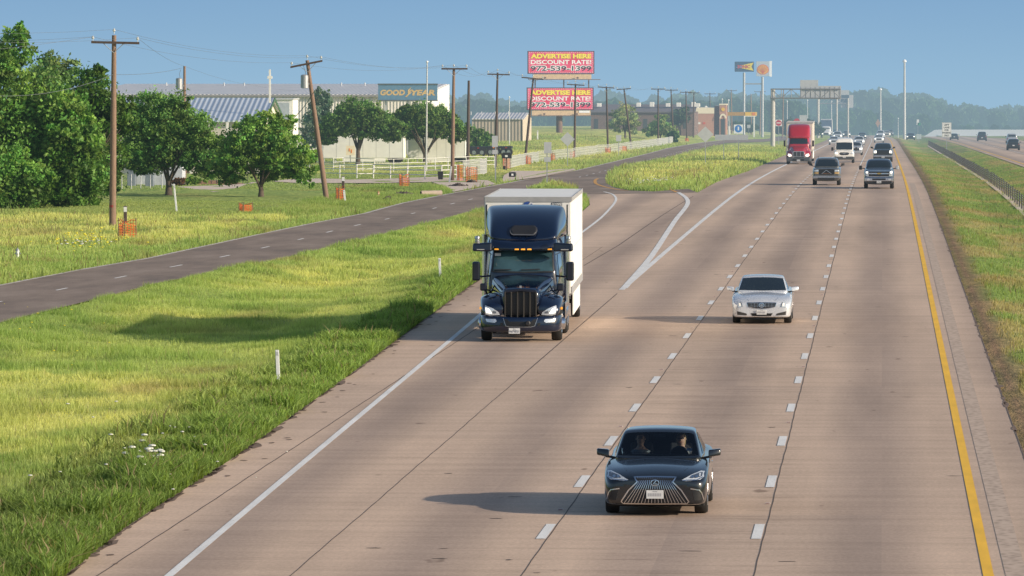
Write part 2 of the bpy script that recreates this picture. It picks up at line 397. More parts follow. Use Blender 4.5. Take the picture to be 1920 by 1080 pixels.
# concrete: tan brown, transverse streaks, worn wheel paths, oil band in each lane
m = newmat('road_concrete'); N, L = m.node_tree.nodes, m.node_tree.links
geo = N.new('ShaderNodeNewGeometry'); sp = N.new('ShaderNodeSeparateXYZ'); L.new(geo.outputs['Position'], sp.inputs[0])
big = noise(N, L, 1, 5, mapscale=(.33, .03, 1), rough=.65); fine = noise(N, L, 1, 4, mapscale=(14, 5, 1), rough=.75)
strk = noise(N, L, 1, 5, mapscale=(.35, 3.2, 1), rough=.7); strk2 = noise(N, L, 1, 2, mapscale=(.12, 1.1, 1), rough=.5)
c = ramp(N, L, big, [(.3, (.49, .366, .277)), (.7, (.655, .49, .372))])
c = mixc(N, L, 1.0, c, ramp(N, L, fine, [(.25, (.80, .80, .80)), (.75, (1.12, 1.12, 1.12))]), 'MULTIPLY')
# transverse dark streaks, strongest in the middle lane
w1 = N.new('ShaderNodeMath'); w1.operation = 'ADD'; L.new(sp.outputs['X'], w1.inputs[0]); w1.inputs[1].default_value = 3.8
w2 = N.new('ShaderNodeMath'); w2.operation = 'ABSOLUTE'; L.new(w1.outputs[0], w2.inputs[0])
w3 = N.new('ShaderNodeMapRange'); L.new(w2.outputs[0], w3.inputs[0]); w3.inputs[1].default_value = 1.6; w3.inputs[2].default_value = 2.4; w3.inputs[3].default_value = 1; w3.inputs[4].default_value = .28
sd = ramp(N, L, strk, [(.34, (.62, .60, .58)), (.45, (1, 1, 1))])
c = mixc(N, L, w3.outputs[0], c, mixc(N, L, 1.0, c, sd, 'MULTIPLY'))
c = mixc(N, L, .5, c, mixc(N, L, 1.0, c, ramp(N, L, strk2, [(.35, (.82, .81, .80)), (.6, (1.04, 1.04, 1.04))]), 'MULTIPLY'))
# oil band and wheel paths repeat with each lane (3.65 m)
ln = N.new('ShaderNodeMath'); ln.operation = 'MULTIPLY_ADD'; L.new(sp.outputs['X'], ln.inputs[0]); ln.inputs[1].default_value = 2 * math.pi / 3.65; ln.inputs[2].default_value = 2.0 * 2 * math.pi / 3.65
co = N.new('ShaderNodeMath'); co.operation = 'COSINE'; L.new(ln.outputs[0], co.inputs[0])
band = ramp(N, L, N.new('ShaderNodeMapRange').outputs[0], [(0, (1,1,1)), (1, (1,1,1))])
mrn = [n for n in N if n.type == 'MAP_RANGE'][-1]; L.new(co.outputs[0], mrn.inputs[0]); mrn.inputs[1].default_value = -1; mrn.inputs[2].default_value = 1
rp = [n for n in N if n.type == 'VALTORGB'][-1]; rp.color_ramp.elements[0].color = (.70, .70, .73, 1); rp.color_ramp.elements[1].color = (1.05, 1.04, 1.02, 1); rp.color_ramp.elements[1].position = .7
c = mixc(N, L, .85, c, mixc(N, L, 1.0, c, band, 'MULTIPLY'))
# slabs cast on different days: slight tone steps from panel to panel
bt = N.new('ShaderNodeTexBrick'); bm_ = N.new('ShaderNodeMapping'); bm_.inputs['Location'].default_value = (2.0, 0, 0); bm_.inputs['Scale'].default_value = (1/3.65, 1/21.0, 1); gg_ = N.new('ShaderNodeNewGeometry'); L.new(gg_.outputs['Position'], bm_.inputs[0]); L.new(bm_.outputs[0], bt.inputs['Vector'])
bt.inputs['Scale'].default_value = 1; bt.inputs['Brick Width'].default_value = 1; bt.inputs['Row Height'].default_value = 1; bt.offset = 0; bt.inputs['Mortar Size'].default_value = .0; bt.inputs['Color1'].default_value = (.93, .93, .94, 1); bt.inputs['Color2'].default_value = (1.05, 1.04, 1.03, 1)
c = mixc(N, L, 1.0, c, bt.outputs['Color'], 'MULTIPLY')
# stains
st = noise(N, L, 1, 2, mapscale=(1.6, .5, 1)); c = mixc(N, L, 1.0, c, ramp(N, L, st, [(.23, (.55, .52, .5)), (.29, (1, 1, 1))]), 'MULTIPLY')
p = N.new('ShaderNodeBsdfPrincipled'); L.new(c, p.inputs['Base Color']); p.inputs['Roughness'].default_value = .85; p.inputs['Specular IOR Level'].default_value = .25
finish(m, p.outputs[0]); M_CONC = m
m = newmat('road_asphalt'); N, L = m.node_tree.nodes, m.node_tree.links
a = noise(N, L, 1, 5, mapscale=(.5, .12, 1), rough=.65); f2 = noise(N, L, 1, 4, mapscale=(16, 6, 1), rough=.8)
geo = N.new('ShaderNodeNewGeometry'); sp = N.new('ShaderNodeSeparateXYZ'); L.new(geo.outputs['Position'], sp.inputs[0])
c = ramp(N, L, a, [(.3, (.18, .142, .118)), (.5, (.26, .20, .16)), (.72, (.34, .27, .22))])
c = mixc(N, L, 1.0, c, ramp(N, L, f2, [(.25, (.72, .72, .72)), (.75, (1.2, 1.2, 1.2))]), 'MULTIPLY')
p = N.new('ShaderNodeBsdfPrincipled'); L.new(c, p.inputs['Base Color']); p.inputs['Roughness'].default_value = .9; p.inputs['Specular IOR Level'].default_value = .2
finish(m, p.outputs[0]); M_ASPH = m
M_GRAV = mat('gravel', (.62, .50, .40), .95, var=.35, nscale=5, bump=.5)
M_DIRT = mat('dirt', (.36, .25, .17), .95, var=.45, nscale=2.5, bump=.6)
sheet('highway', CONC, M_CONC, 0.0, label='tan concrete highway carriageway with shoulders and ramp', kind='structure')
sheet('opposite_carriageway', OPP, M_CONC, 0.0, label='far concrete carriageway beyond the median', kind='structure')
sheet('frontage_road', ASPH, M_ASPH, 0.004, label='dark worn asphalt frontage road', kind='structure')
sheet('driveway', DRIVE, M_GRAV, 0.075, label='pale gravel driveway of the church', kind='structure')
sheet('driveway', DRIVE2, M_GRAV, 0.075, label='pale gravel apron beside the frontage road', kind='structure')
sheet('mow_strip', [(7.9, 250), (7.9, 1050), (8.5, 1050), (8.5, 250)], M_GRAV, -.36, label='narrow concrete mow strip under the median barrier', kind='structure')

# --- painted lines
def wornpaint(name, col, cut):
    m = newmat(name); N, L = m.node_tree.nodes, m.node_tree.links
    a = noise(N, L, 1, 6, mapscale=(22, 7, 1), rough=.8); b = noise(N, L, 1, 3, mapscale=(3, .4, 1))
    c = mixc(N, L, 1.0, col, ramp(N, L, b, [(.3, (.84, .84, .84)), (.7, (1.03, 1.03, 1.03))]), 'MULTIPLY')
    c = mixc(N, L, ramp(N, L, a, [(cut, (1, 1, 1)), (cut + .07, (0, 0, 0))]), c, (.46, .35, .26))
    p = N.new('ShaderNodeBsdfPrincipled'); L.new(c, p.inputs['Base Color']); p.inputs['Roughness'].default_value = .65; finish(m, p.outputs[0]); return m
M_WH = wornpaint('paint_white', (.84, .82, .78), .36); M_YE = wornpaint('paint_yellow', (.95, .53, .02), .30)
M_JT = mat('joint_dark', (.10, .075, .06), .9, var=.3); M_OR = mat('paint_orange', (.62, .30, .04), .6)
def ribbon(mb, pts, w, off=.006, step=6):
    pts = lerp_poly(pts, step)
    vs = []; n = len(pts)
    for i, p in enumerate(pts):
        a = Vector(pts[max(i-1, 0)]); b = Vector(pts[min(i+1, n-1)]); d = (b - a).normalized(); nn = Vector((-d.y, d.x))
        ww = (w[0] + (w[1] - w[0]) * i / (n - 1) if isinstance(w, tuple) else w) / 2
        for s in (1, -1):
            q = Vector(p) + nn * ww * s; vs.append((q.x, q.y, bz(q.x, q.y) + off))
    mb.add(vs, [(2*i, 2*i+1, 2*i+3, 2*i+2) for i in range(n - 1)]); return mb
def bx_(X): return [(X, 60), (X, 400), (X, 1050)] + [(X + bend(Y), Y) for Y in (1150, 1250, 1350, 1450, 1600)]
L1 = GL([(317,1080),(560,875),(740,725),(895,595)]); d0 = (L1[0][0] - (L1[1][0]-L1[0][0])*1.2, 65)
L1 = [d0] + L1 + GL([(1000,503),(1091,436),(1125,410),(1142,393),(1152,381),(1155,372),(1148,364),(1132,359.5)])
mb = MB(); ribbon(mb, catmull(L1, 4), .145, .008, 5); mb.build('edge_line', M_WH, kind='structure', label='solid white edge line of the merging ramp')
mb = MB(); ribbon(mb, [(-9.27, 209.5)] + [(-9.27, 300), (-9.35, 575)] + [(-9.4 + bend(Y), Y) for Y in (1050, 1150, 1250, 1350, 1450, 1600)], .22, .008, 5)
V2 = GL([(1170,541),(1222,480),(1265,415),(1281,395),(1289,383),(1289,375),(1283,368),(1272,361)])
ribbon(mb, catmull(V2, 4), .26, .011, 4); mb.build('gore_lines', M_WH, kind='structure', label='white V of lines where the ramp joins the highway')
mb = MB(); ribbon(mb, catmull(GL([(1268,360.5),(1261,357),(1250,354)]), 4), .2, .012, 4); ribbon(mb, catmull(GL([(1121,335),(1116,338),(1117,344),(1126,348),(1140,352),(1160,356),(1178,357.5)]), 4), .22, .012, 4)
mb.build('orange_curve_line', M_OR, kind='structure', label='orange yellow line curving round the grass island')
mb = MB(); ribbon(mb, bx_(1.68), .17, .008, 6); mb.build('yellow_line', M_YE, kind='structure', label='solid yellow line along the inner shoulder')
for nm, X, y0 in (('left', -5.76, 100.9), ('right', -2.12, 101.1)):
    mb = MB(); Y = y0 - 12.192 * 3
    while Y < 560:
        ribbon(mb, [(X, Y - 1.6), (X, Y + 1.6)], .17, .008, 3.2); Y += 12.192
    ribbon(mb, [(X, 565), (X, 1050)] + [(X + bend(Y), Y) for Y in (1150, 1250, 1350, 1450)], .10, .008, 6)
    mb.build('lane_dashes', M_WH, kind='structure', label='broken white line between the %s and middle lanes' % nm)
mb = MB()
def wob(X): return [(X + .006 * math.sin(Y * .31) + .005 * math.sin(Y * 1.7), Y) for Y in np.arange(60, 500, 1.0)]
for X, w in ((-5.65, .019), (-2.0, .019), (-9.27, .017), (-12.3, .024)):
    top = 500 if X > -9 else (206 if X > -10 else 260)
    if X == -9.27: top = 205
    ribbon(mb, [q for q in wob(X) if q[1] < top], w, .004, 3)
ribbon(mb, GL([(1180,1080)]) and [( -9.27, 150), (-9.27, 206)], .03, .0045, 3)
for X in (XR - .02,): ribbon(mb, [(X, 60), (X, 900)], .03, .004, 6)
ribbon(mb, GL([(1090,364),(1147,363.5),(1300,362)]), .25, .010, 4)
ribbon(mb, GL([(1095,498),(1160,460),(1240,405),(1300,368)]), .05, .004, 4)
for Y, a, b_ in ((138.5, -13, -9.3), (121, -13.1, -5), (170.5,-2,2.9)): ribbon(mb, [(a, Y), (b_, Y + .1)], .02, .0035, 3)
mb.build('pavement_joints', M_JT, kind='structure', label='thin dark sealed joints in the concrete')
# rumble strip
m = newmat('rumble'); N, L = m.node_tree.nodes, m.node_tree.links
g = N.new('ShaderNodeNewGeometry'); mpn = N.new('ShaderNodeMapping'); mpn.inputs['Scale'].default_value = (7, 3.3, 1); L.new(g.outputs['Position'], mpn.inputs[0])
vo = N.new('ShaderNodeTexVoronoi'); vo.inputs['Scale'].default_value = 1; L.new(mpn.outputs[0], vo.inputs['Vector'])
p = N.new('ShaderNodeBsdfPrincipled'); L.new(ramp(N, L, vo.outputs['Distance'], [(.1, (.33, .25, .19)), (.5, (.47, .355, .275)), (.8, (.52, .40, .31))]), p.inputs['Base Color']); p.inputs['Roughness'].default_value = .95
finish(m, p.outputs[0])
mb = MB(); ribbon(mb, [(2.12, 60), (2.12, 420)], .34, .005, 6); mb.build('rumble_strip', m, kind='structure', label='rough textured rumble strip in the inner shoulder')
# frontage-road dashes and pale edges
fc = GL([(-200,601),(10,564),(120,541.5),(210,523),(300,505),(420,481),(537,455),(584,443.5),(630,431.5),(669,422.5),(707,414.5),(741,407.5),(773,400.5),(802,393.5),(831,386.5),(860,379),(895,371),(930,363),(970,355)])
fc = lerp_poly(catmull(fc, 4), .5); mb = MB(); acc = 0
cum = [0]
for a, b in zip(fc[:-1], fc[1:]): cum.append(cum[-1] + math.dist(a, b))
seg = []
for q, s in zip(fc, cum):
    if s % 12.2 < 3.0: seg.append(q)
    elif len(seg) > 1: ribbon(mb, seg, .11, .010, 3); seg = []
    else: seg = []
fc2 = lerp_poly(catmull(GL([(1085,333),(1130,322),(1180,309),(1240,294),(1290,281),(1330,271),(1352,266)]), 4), .7); s = 0; seg = []
for a, b in zip(fc2[:-1], fc2[1:]):
    s += math.dist(a, b)
    if s % 12.2 < 4: seg.append(b)
    elif len(seg) > 1: ribbon(mb, seg, .13, .03, 3); seg = []
mb.build('frontage_dashes', M_WH, kind='structure', label='short white centre dashes on the frontage road')
mb = MB(); ribbon(mb, lerp_poly(frL, 3), .22, .012, 3); mb.build('frontage_edge_line', mat('old_paint', (.52, .47, .42), .8, var=.4, nscale=2), kind='structure', label='worn pale edge of the frontage road')
mb = MB(); ribbon(mb, [(13.9, 150), (13.9, 1050), (12.9, 1300)], .18, .01, 6); mb.build('yellow_line', M_YE, kind='structure', label='faint yellow line of the far carriageway')
mb = MB(); ribbon(mb, [(17.9, 150), (17.9, 1050), (17, 1300)], .1, .01, 6); ribbon(mb, [(21.6, 150), (21.6, 1050), (20.5, 1300)], .1, .01, 6); mb.build('lane_line', M_WH, kind='structure', label='white lane lines of the far carriageway')
# soil and litter washed onto the pavement edge, small tar marks
rg0 = random.Random(4); mb = MB()
def blob(mb, x, y, rx, ry, off):
    n = 9; pts = [(x + rx*math.cos(k*6.283/n)*(.6+.7*rg0.random()), y + ry*math.sin(k*6.283/n)*(.6+.7*rg0.random())) for k in range(n)]
    mb.add([(a, b, bz(a, b) + off) for a, b in pts] + [(x, y, bz(x, y) + off)], [(k, (k+1) % n, n) for k in range(n)])
hl_ = [q for q in lerp_poly(hwL[:8], .55)]
for x, y in hl_:
    if rg0.random() < .6: blob(mb, x + .02 + .03*rg0.random(), y, .03 + .16*rg0.random()**3, .3 + .9*rg0.random(), .005)
    if rg0.random() < .10: blob(mb, x + .25 + .5*rg0.random(), y, .04 + .05*rg0.random(), .06 + .12*rg0.random(), .006)
for Y in np.arange(60, 500, .9):
    if rg0.random() < .5: blob(mb, XR - .01, Y, .02 + .09*rg0.random()**3, .3 + .8*rg0.random(), .005)
mb.build('edge_soil', mat('edge_soil', (.16,.105,.075), .95, var=.5, nscale=6), kind='structure', label='dark soil and litter washed along the concrete edges')
mb = MB()
for _ in range(46):
    Y = 92 + 330*rg0.random()**1.6; X = -9 + 11.3*rg0.random(); blob(mb, X, Y, .06 + .16*rg0.random(), .04 + .07*rg0.random(), .0045)
mb.build('tar_marks', M_JT, kind='structure', label='small dark tar marks on the concrete')
# raised markers
M_RF = mat('marker_white', (.5, .46, .42), .4); M_RR = mat('marker_red', (.25, .05, .04), .4)
mbs = []
for X, Y0 in ((-5.78, 105.8), (-2.08, 107.5)):
    k = 0
    while Y0 + k * 24.384 < 330:
        Y = Y0 + k * 24.384; r = thing('road_reflector', (X, Y, 0), 0, None, 'road reflector', 'raised reflectors along the lane joints')
        r['label'] = 'small raised red and white reflector on the concrete lane joint'
        MB().hexa([(-.05,-.05,.008),(.05,-.05,.008),(.05,.05,.008),(-.05,.05,.008)], [(-.04,-.02,.028),(.04,-.02,.028),(.04,.02,.028),(-.04,.02,.028)]).build('marker_body', M_RF, r)
        MB().box(-.038, .038, -.041, -.036, .012, .024).build('lens', M_RR, r)
        st = MB(); ribbon(st, [(-.10, -.3), (-.12, .7)], .09, .005, 1); ribbon(st, [(.12, -.6), (.1, .2)], .05, .006, 1)
        k += 1

# ------------------------------------------------------------------ grass
def leafmat(name, trans=.35, rough=.6, spec=.2):
    m = newmat(name); N, L = m.node_tree.nodes, m.node_tree.links
    a = N.new('ShaderNodeAttribute'); a.attribute_name = 'col'
    p = N.new('ShaderNodeBsdfPrincipled'); L.new(a.outputs['Color'], p.inputs['Base Color']); p.inputs['Roughness'].default_value = rough; p.inputs['Specular IOR Level'].default_value = spec
    t = N.new('ShaderNodeBsdfTranslucent'); L.new(mixc(N, L, 1.0, a.outputs['Color'], (1.25, 1.2, .6), 'MULTIPLY'), t.inputs[0])
    x = N.new('ShaderNodeMixShader'); x.inputs[0].default_value = trans; L.new(p.outputs[0], x.inputs[1]); L.new(t.outputs[0], x.inputs[2])
    finish(m, x.outputs[0]); return m
M_BLADE = leafmat('grass_blade', .5)
def blades(X, Y, h, w, col, name, label, zoff=0, upfix=True):
    n = len(X); Z = terr(X, Y) + zoff; a = RNG.random(n) * 6.283; lean = RNG.random(n) * .55 + .05; la = RNG.random(n) * 6.283
    dx, dy = np.cos(a) * w / 2, np.sin(a) * w / 2; lx, ly = np.cos(la) * lean * h, np.sin(la) * lean * h
    V = np.empty((n, 5, 3)); 
    V[:,0] = np.stack([X-dx, Y-dy, Z-.03], 1); V[:,1] = np.stack([X+dx, Y+dy, Z-.03], 1)
    V[:,2] = np.stack([X-dx*.7+lx*.35, Y-dy*.7+ly*.35, Z+h*.55], 1); V[:,3] = np.stack([X+dx*.7+lx*.35, Y+dy*.7+ly*.35, Z+h*.55], 1)
    V[:,4] = np.stack([X+lx, Y+ly, Z+h], 1)
    b = np.arange(n)[:, None] * 5
    tri = np.concatenate([b + [0,1,3], b + [0,3,2], b + [2,3,4]], 1).reshape(-1, 3)
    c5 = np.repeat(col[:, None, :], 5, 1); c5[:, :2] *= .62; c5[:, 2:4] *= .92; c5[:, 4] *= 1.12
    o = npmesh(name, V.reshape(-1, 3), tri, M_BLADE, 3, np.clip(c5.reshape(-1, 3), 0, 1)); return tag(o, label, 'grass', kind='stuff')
def scatter(n, x0, x1, y0, y1, dens_pow=0.0):
    u = RNG.random(n)
    Y = y0 + (y1 - y0) * u ** (1 + dens_pow); return x0 + (x1 - x0) * RNG.random(n), Y
def keep_grass(X, Y, mind=0.03):
    dc = pdist(X, Y, CONC); ins = pip(X, Y, CONC) | pip(X, Y, ASPH) | pip(X, Y, OPP) | pip(X, Y, DRIVE) | pip(X, Y, DRIVE2); d = np.minimum(np.minimum(dc, pdist(X, Y, ASPH)), pdist(X, Y, OPP))
    px = 1655 + F * X / Y
    return (~ins) & (d > mind) & (px > -90) & (px < 2010), d
def grass_zone(n, x0, x1, y0, y1, hb, wb, name, label, pw=.6, seed=0):
    X, Y = scatter(n, x0, x1, y0, y1, pw); k, d = keep_grass(X, Y); X, Y, d = X[k], Y[k], d[k]
    tuft = fbm(X / .9, Y / 1.1, 71 + seed, 2); k = (tuft + RNG.random(len(X)) * .5 > .5) & ((X < 2) | (d > .25 + .8 * fbm(X / 1.5, Y / 5, 77, 2))); X, Y, d, tuft = X[k], Y[k], d[k], tuft[k]
    col = grass_col(X, Y, d) * (1.0 + .35 * (RNG.random(len(X)) - .5))[:, None]
    big = fbm(X / 1.6, Y / 3, 91, 2); verge = np.clip(1 - d / 2.6, 0, 1)
    h = hb * (.55 + .7 * RNG.random(len(X))) * (.75 + .7 * np.clip((big - .45) * 3, 0, 1)) * (1 + .55 * verge * (X < 0))
    lawn_ = (X < -27.5) & (Y > 318) & (Y < 560); h = np.where(lawn_, h * .30, h)
    seedh = (RNG.random(len(X)) < .03) & ~lawn_
    col[seedh] = np.array([.30, .22, .13]); h = np.where(seedh, h * 1.5, h)
    return blades(X, Y, h, wb * (.7 + .6 * RNG.random(len(X))), col, name, label)
def fine_blades(n, x0, x1, y0, y1, h0, w0, name, label, pw, verge=False):
    X, Y = scatter(n, x0, x1, y0, y1, pw); k, d = keep_grass(X, Y, -.02 if verge else .05)
    if verge: k = k & (RNG.random(n) < np.clip(1.25 - d / (1.6 + 2.4 * fbm(X / 2, Y / 4, 95, 2)), 0, 1)) & (pdist(X, Y, CONC) < 3.6)
    X, Y, d = X[k], Y[k], d[k]; n = len(X); Z = terr(X, Y)
    big = fbm(X / 1.4, Y / 2.6, 91, 2); tall = np.clip((big - .5) * 5, 0, 1)
    h = h0 * (.45 + .75 * RNG.random(n)) * (.8 + .8 * tall); w = w0 * (.6 + .8 * RNG.random(n)) * (1 + .4 * tall)
    col = grass_col(X, Y, d) * (1 + .5 * (RNG.random(n) - .5))[:, None]
    col = col * (1 - .35 * tall[:, None]) + np.array([.20, .36, .06]) * .35 * tall[:, None]
    if verge: vf = (np.clip(1 - d / 2.6, 0, 1) ** .6)[:, None]; col = (np.array([.255, .375, .09])[None] * vf + col * .9 * (1 - vf)) * (.5 + .9 * RNG.random(n))[:, None] * (1 - .25 * sstep((150 - Y) / 50))[:, None]; h = h * (.65 + .6 * fbm(X / .7, Y / 1.2, 93, 2))
    sd = RNG.random(n) < .012; col[sd] = np.array([.34, .27, .15]); h[sd] *= 1.35
    a = RNG.random(n) * 6.283; lean = .1 + .85 * RNG.random(n) ** 1.3; la = RNG.random(n) * 6.283; dx, dy = np.cos(a) * w / 2, np.sin(a) * w / 2; lx, ly = np.cos(la) * lean * h, np.sin(la) * lean * h; hz = h * np.sqrt(1 - .45 * lean ** 2)
    if verge:
        V = np.empty((n, 5, 3)); V[:,0] = np.stack([X-dx, Y-dy, Z-.02], 1); V[:,1] = np.stack([X+dx, Y+dy, Z-.02], 1)
        V[:,2] = np.stack([X-dx*.8+lx*.25, Y-dy*.8+ly*.25, Z+hz*.65], 1); V[:,3] = np.stack([X+dx*.8+lx*.25, Y+dy*.8+ly*.25, Z+hz*.65], 1); V[:,4] = np.stack([X+lx*1.1, Y+ly*1.1, Z+hz*.95], 1)
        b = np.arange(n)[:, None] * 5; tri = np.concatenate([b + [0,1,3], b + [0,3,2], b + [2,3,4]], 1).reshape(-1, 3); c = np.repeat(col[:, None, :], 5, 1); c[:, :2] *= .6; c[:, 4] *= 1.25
    else:
        V = np.empty((n, 3, 3)); V[:,0] = np.stack([X-dx, Y-dy, Z-.02], 1); V[:,1] = np.stack([X+dx, Y+dy, Z-.02], 1); V[:,2] = np.stack([X+lx, Y+ly, Z+hz], 1)
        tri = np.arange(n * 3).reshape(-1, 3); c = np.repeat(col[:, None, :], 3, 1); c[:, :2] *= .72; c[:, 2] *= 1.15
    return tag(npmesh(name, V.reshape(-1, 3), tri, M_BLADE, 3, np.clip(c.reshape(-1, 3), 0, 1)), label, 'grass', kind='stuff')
fine_blades(750000, -33, -12.5, 78, 222, .15, .020, 'roadside_grass', 'fine yellow green grass in the ditch beside the truck and near shoulder', .5)
fine_blades(420000, -34, -14, 222, 400, .19, .034, 'roadside_grass', 'bright grass between the ramp and the frontage road', .4)
fine_blades(420000, -16.2, -12.6, 80, 300, .30, .026, 'verge_grass', 'rank bright green grass along the left edge of the concrete', .5, True)
grass_zone(190000, -48, -28, 180, 350, .20, .04, 'roadside_grass', 'yellow green grass beyond the frontage road', .4)
grass_zone(120000, -62, -9, 384, 900, .24, .07, 'roadside_grass', 'grass on the island and beyond the frontage road', .6)
grass_zone(160000, 3.0, 13.1, 140, 800, .13, .03, 'roadside_grass', 'patchy grass of the median', .9)
# ------------------------------------------------------------------ vehicles
M_TYRE = mat('tyre_rubber', (.022, .021, .02), .85, var=.2, nscale=9); M_BLK = mat('black_plastic', (.018, .018, .02), .5, var=.1)
M_UND = mat('underbody', (.01, .01, .01), .9, var=0); M_CHR = mat('chrome', (.75, .75, .76), .16, 1, var=.05)
M_ALLOY = mat('alloy', (.5, .5, .52), .3, .9, var=.08); M_GLASS = mat('car_glass', (.012, .018, .02), .05, 0, var=0, coat=1, spec=.6)
M_HEAD = mat('headlamp_glass', (.62, .66, .70), .12, .35, var=.25, nscale=30, coat=1); M_HEADW = mat('headlamp_lit', (.9, .9, .85), .2, 0, var=0, coat=1, emit=((1, .93, .78), 1.6))
M_AMB = mat('amber_lamp', (.9, .35, .03), .3, var=0, emit=((1, .42, .04), .9)); M_PLATE = mat('plate_white', (.62, .62, .62), .5, var=.06)
M_INK = mat('plate_ink', (.05, .06, .09), .6, var=0); M_TAIL = mat('tail_lamp', (.35, .02, .02), .3, var=.1, coat=1); M_SILV = mat('silver_trim', (.45, .46, .48), .25, .8, var=.06)
M_SKIN = mat('skin', (.55, .33, .24), .6, var=.05); M_MUD = mat('mirror_glass', (.25, .3, .35), .08, 1, var=0)
def paint(name, col, metal=.2, rough=.32): return mat('paint_' + name, col, rough, metal, var=.04, nscale=2, coat=1)

def bvh(o):
    me = o.data; return BVHTree.FromPolygons([v.co.copy() for v in me.vertices], [tuple(p.vertices) for p in me.polygons])
def patch(name, outline, tree, m, parent, axis='front', off=.006, step=.06, thick=0, **tags):
    """a panel cut to an outline and laid on the body from the front, a side or the rear"""
    if isinstance(outline, Strip): return strip_patch(name, outline, tree, m, parent, axis, off, step)
    n = len(outline); o = lerp_poly(list(outline) + [outline[0]], step)[:-1]; P = np.array(o)
    gx, gy = np.meshgrid(np.arange(P[:,0].min() + step * .5, P[:,0].max(), step), np.arange(P[:,1].min() + step * .5, P[:,1].max(), step)); gx = gx.ravel(); gy = gy.ravel()
    k = pip(gx, gy, P)
    vs = [Vector(q) for q in o]
    if k.any():
        k2 = k & (pdist(gx, gy, P) > step * .3); vs += [Vector((a, b)) for a, b in zip(gx[k2], gy[k2])]
    r = geometry.delaunay_2d_cdt(vs, [], [list(range(len(o)))], 1, 1e-5); out = []; miss = []
    for i, q in enumerate(r[0]):
        if axis == 'front': org, d = Vector((q.x, -9, q.y)), Vector((0, 1, 0))
        elif axis == 'rear': org, d = Vector((q.x, 30, q.y)), Vector((0, -1, 0))
        elif axis == 'top': org, d = Vector((q.x, q.y, 9)), Vector((0, 0, -1))
        else:
            s = 1 if axis == 'right' else -1; org, d = Vector((9 * s, q.x, q.y)), Vector((-s, 0, 0))
        h = tree.ray_cast(org, d)
        if h[0] is None: miss.append(i); out.append(None)
        else: out.append(h[0] - d * off)
    if miss:
        good = [i for i in range(len(out)) if out[i] is not None]
        if not good: return None
        for i in miss:
            j = min(good, key=lambda g: (r[0][g] - r[0][i]).length); q = r[0][i]; g = out[j]
            out[i] = Vector((q.x, g.y, q.y)) if axis in ('front', 'rear') else Vector((q.x, q.y, g.z)) if axis == 'top' else Vector((g.x, q.x, q.y))
    mb = MB().add(out, [tuple(f) for f in r[2]]); ob = mb.build(name, m, parent, smooth=True, **tags)
    if thick:
        s = ob.modifiers.new('s', 'SOLIDIFY'); s.thickness = thick; s.offset = 0; bake(ob)
    return ob
class Strip:
    def __init__(s, pts, w): s.pts = [tuple(p) for p in pts]; s.w = w
def strip(pts, w): return Strip(pts, w)
def strip_patch(name, st, tree, m, parent, axis, off, step):
    closed = math.dist(st.pts[0], st.pts[-1]) < 1e-6
    pts = lerp_poly(st.pts, step); n = len(pts); vs = []
    for i, p in enumerate(pts):
        a = pts[i-1] if i > 0 else (pts[-2] if closed else pts[0]); b = pts[i+1] if i < n-1 else (pts[1] if closed else pts[-1])
        d = (Vector(b) - Vector(a)).normalized(); nn = Vector((-d.y, d.x)) * st.w / 2
        for q in (Vector(p) + nn, Vector(p) - nn):
            if axis == 'front': org, dr = Vector((q.x, -9, q.y)), Vector((0, 1, 0))
            elif axis == 'rear': org, dr = Vector((q.x, 30, q.y)), Vector((0, -1, 0))
            else:
                s_ = 1 if axis == 'right' else -1; org, dr = Vector((9 * s_, q.x, q.y)), Vector((-s_, 0, 0))
            h = tree.ray_cast(org, dr); vs.append((h[0] - dr * off) if h[0] is not None else None)
    good = [i for i, v in enumerate(vs) if v is not None]
    if not good: return None
    for i, v in enumerate(vs):
        if v is None:
            g = vs[min(good, key=lambda j: abs(j - i))]; vs[i] = g.copy()
    mb = MB().add(vs, [(2*i, 2*i+1, 2*i+3, 2*i+2) for i in range(n-1)]); return mb.build(name, m, parent, smooth=True)
def mir(poly):
    if isinstance(poly, Strip): return Strip([(-x, y) for x, y in poly.pts], poly.w)
    return _mir(poly)
def _mir(poly): return [(-x, y) for x, y in poly][::-1]
def body(name, secs, m, parent, sub=2):
    """secs: (y, half ring points from bottom centre over the side to top centre)"""
    mb = MB(); rings = []
    for y, hp in secs:
        rings.append([(x, y, z) for x, z in hp] + [(-x, y, z) for x, z in hp[::-1][1:-1]] if hp[0][0] == 0 else [(x, y, z) for x, z in hp] + [(-x, y, z) for x, z in hp[::-1]])
    mb.rings(rings); return mb.build(name, m, parent, smooth=True, sub=sub)
def wheel(parent, x, y, r, w, s, rimr=.66, m=None, spokes=5, label=None):
    t = MB().lathe([(r*.62, -w/2+.01), (r*.93, -w/2), (r, -w*.36), (r, w*.36), (r*.93, w/2), (r*.62, w/2-.01)], (x, y, r), 'x', 26)
    o = t.build('wheel', M_TYRE, parent, smooth=True)
    q = MB().lathe([(r*rimr, w*.30*s), (r*rimr*.9, w*.46*s), (r*rimr*.84, w*.30*s), (r*.2, w*.34*s), (r*.17, w*.42*s)], (x, y, r), 'x', 22)
    for k in range(spokes):
        a = k * 6.283 / spokes; ca, sa = math.cos(a), math.sin(a)
        q.cyl((x + s*w*.42, y + ca*r*.12, r + sa*r*.12), (x + s*w*.42, y + ca*r*rimr*.92, r + sa*r*rimr*.92), r*.06, n=5)
    q.build('rim', m or M_ALLOY, o); return o
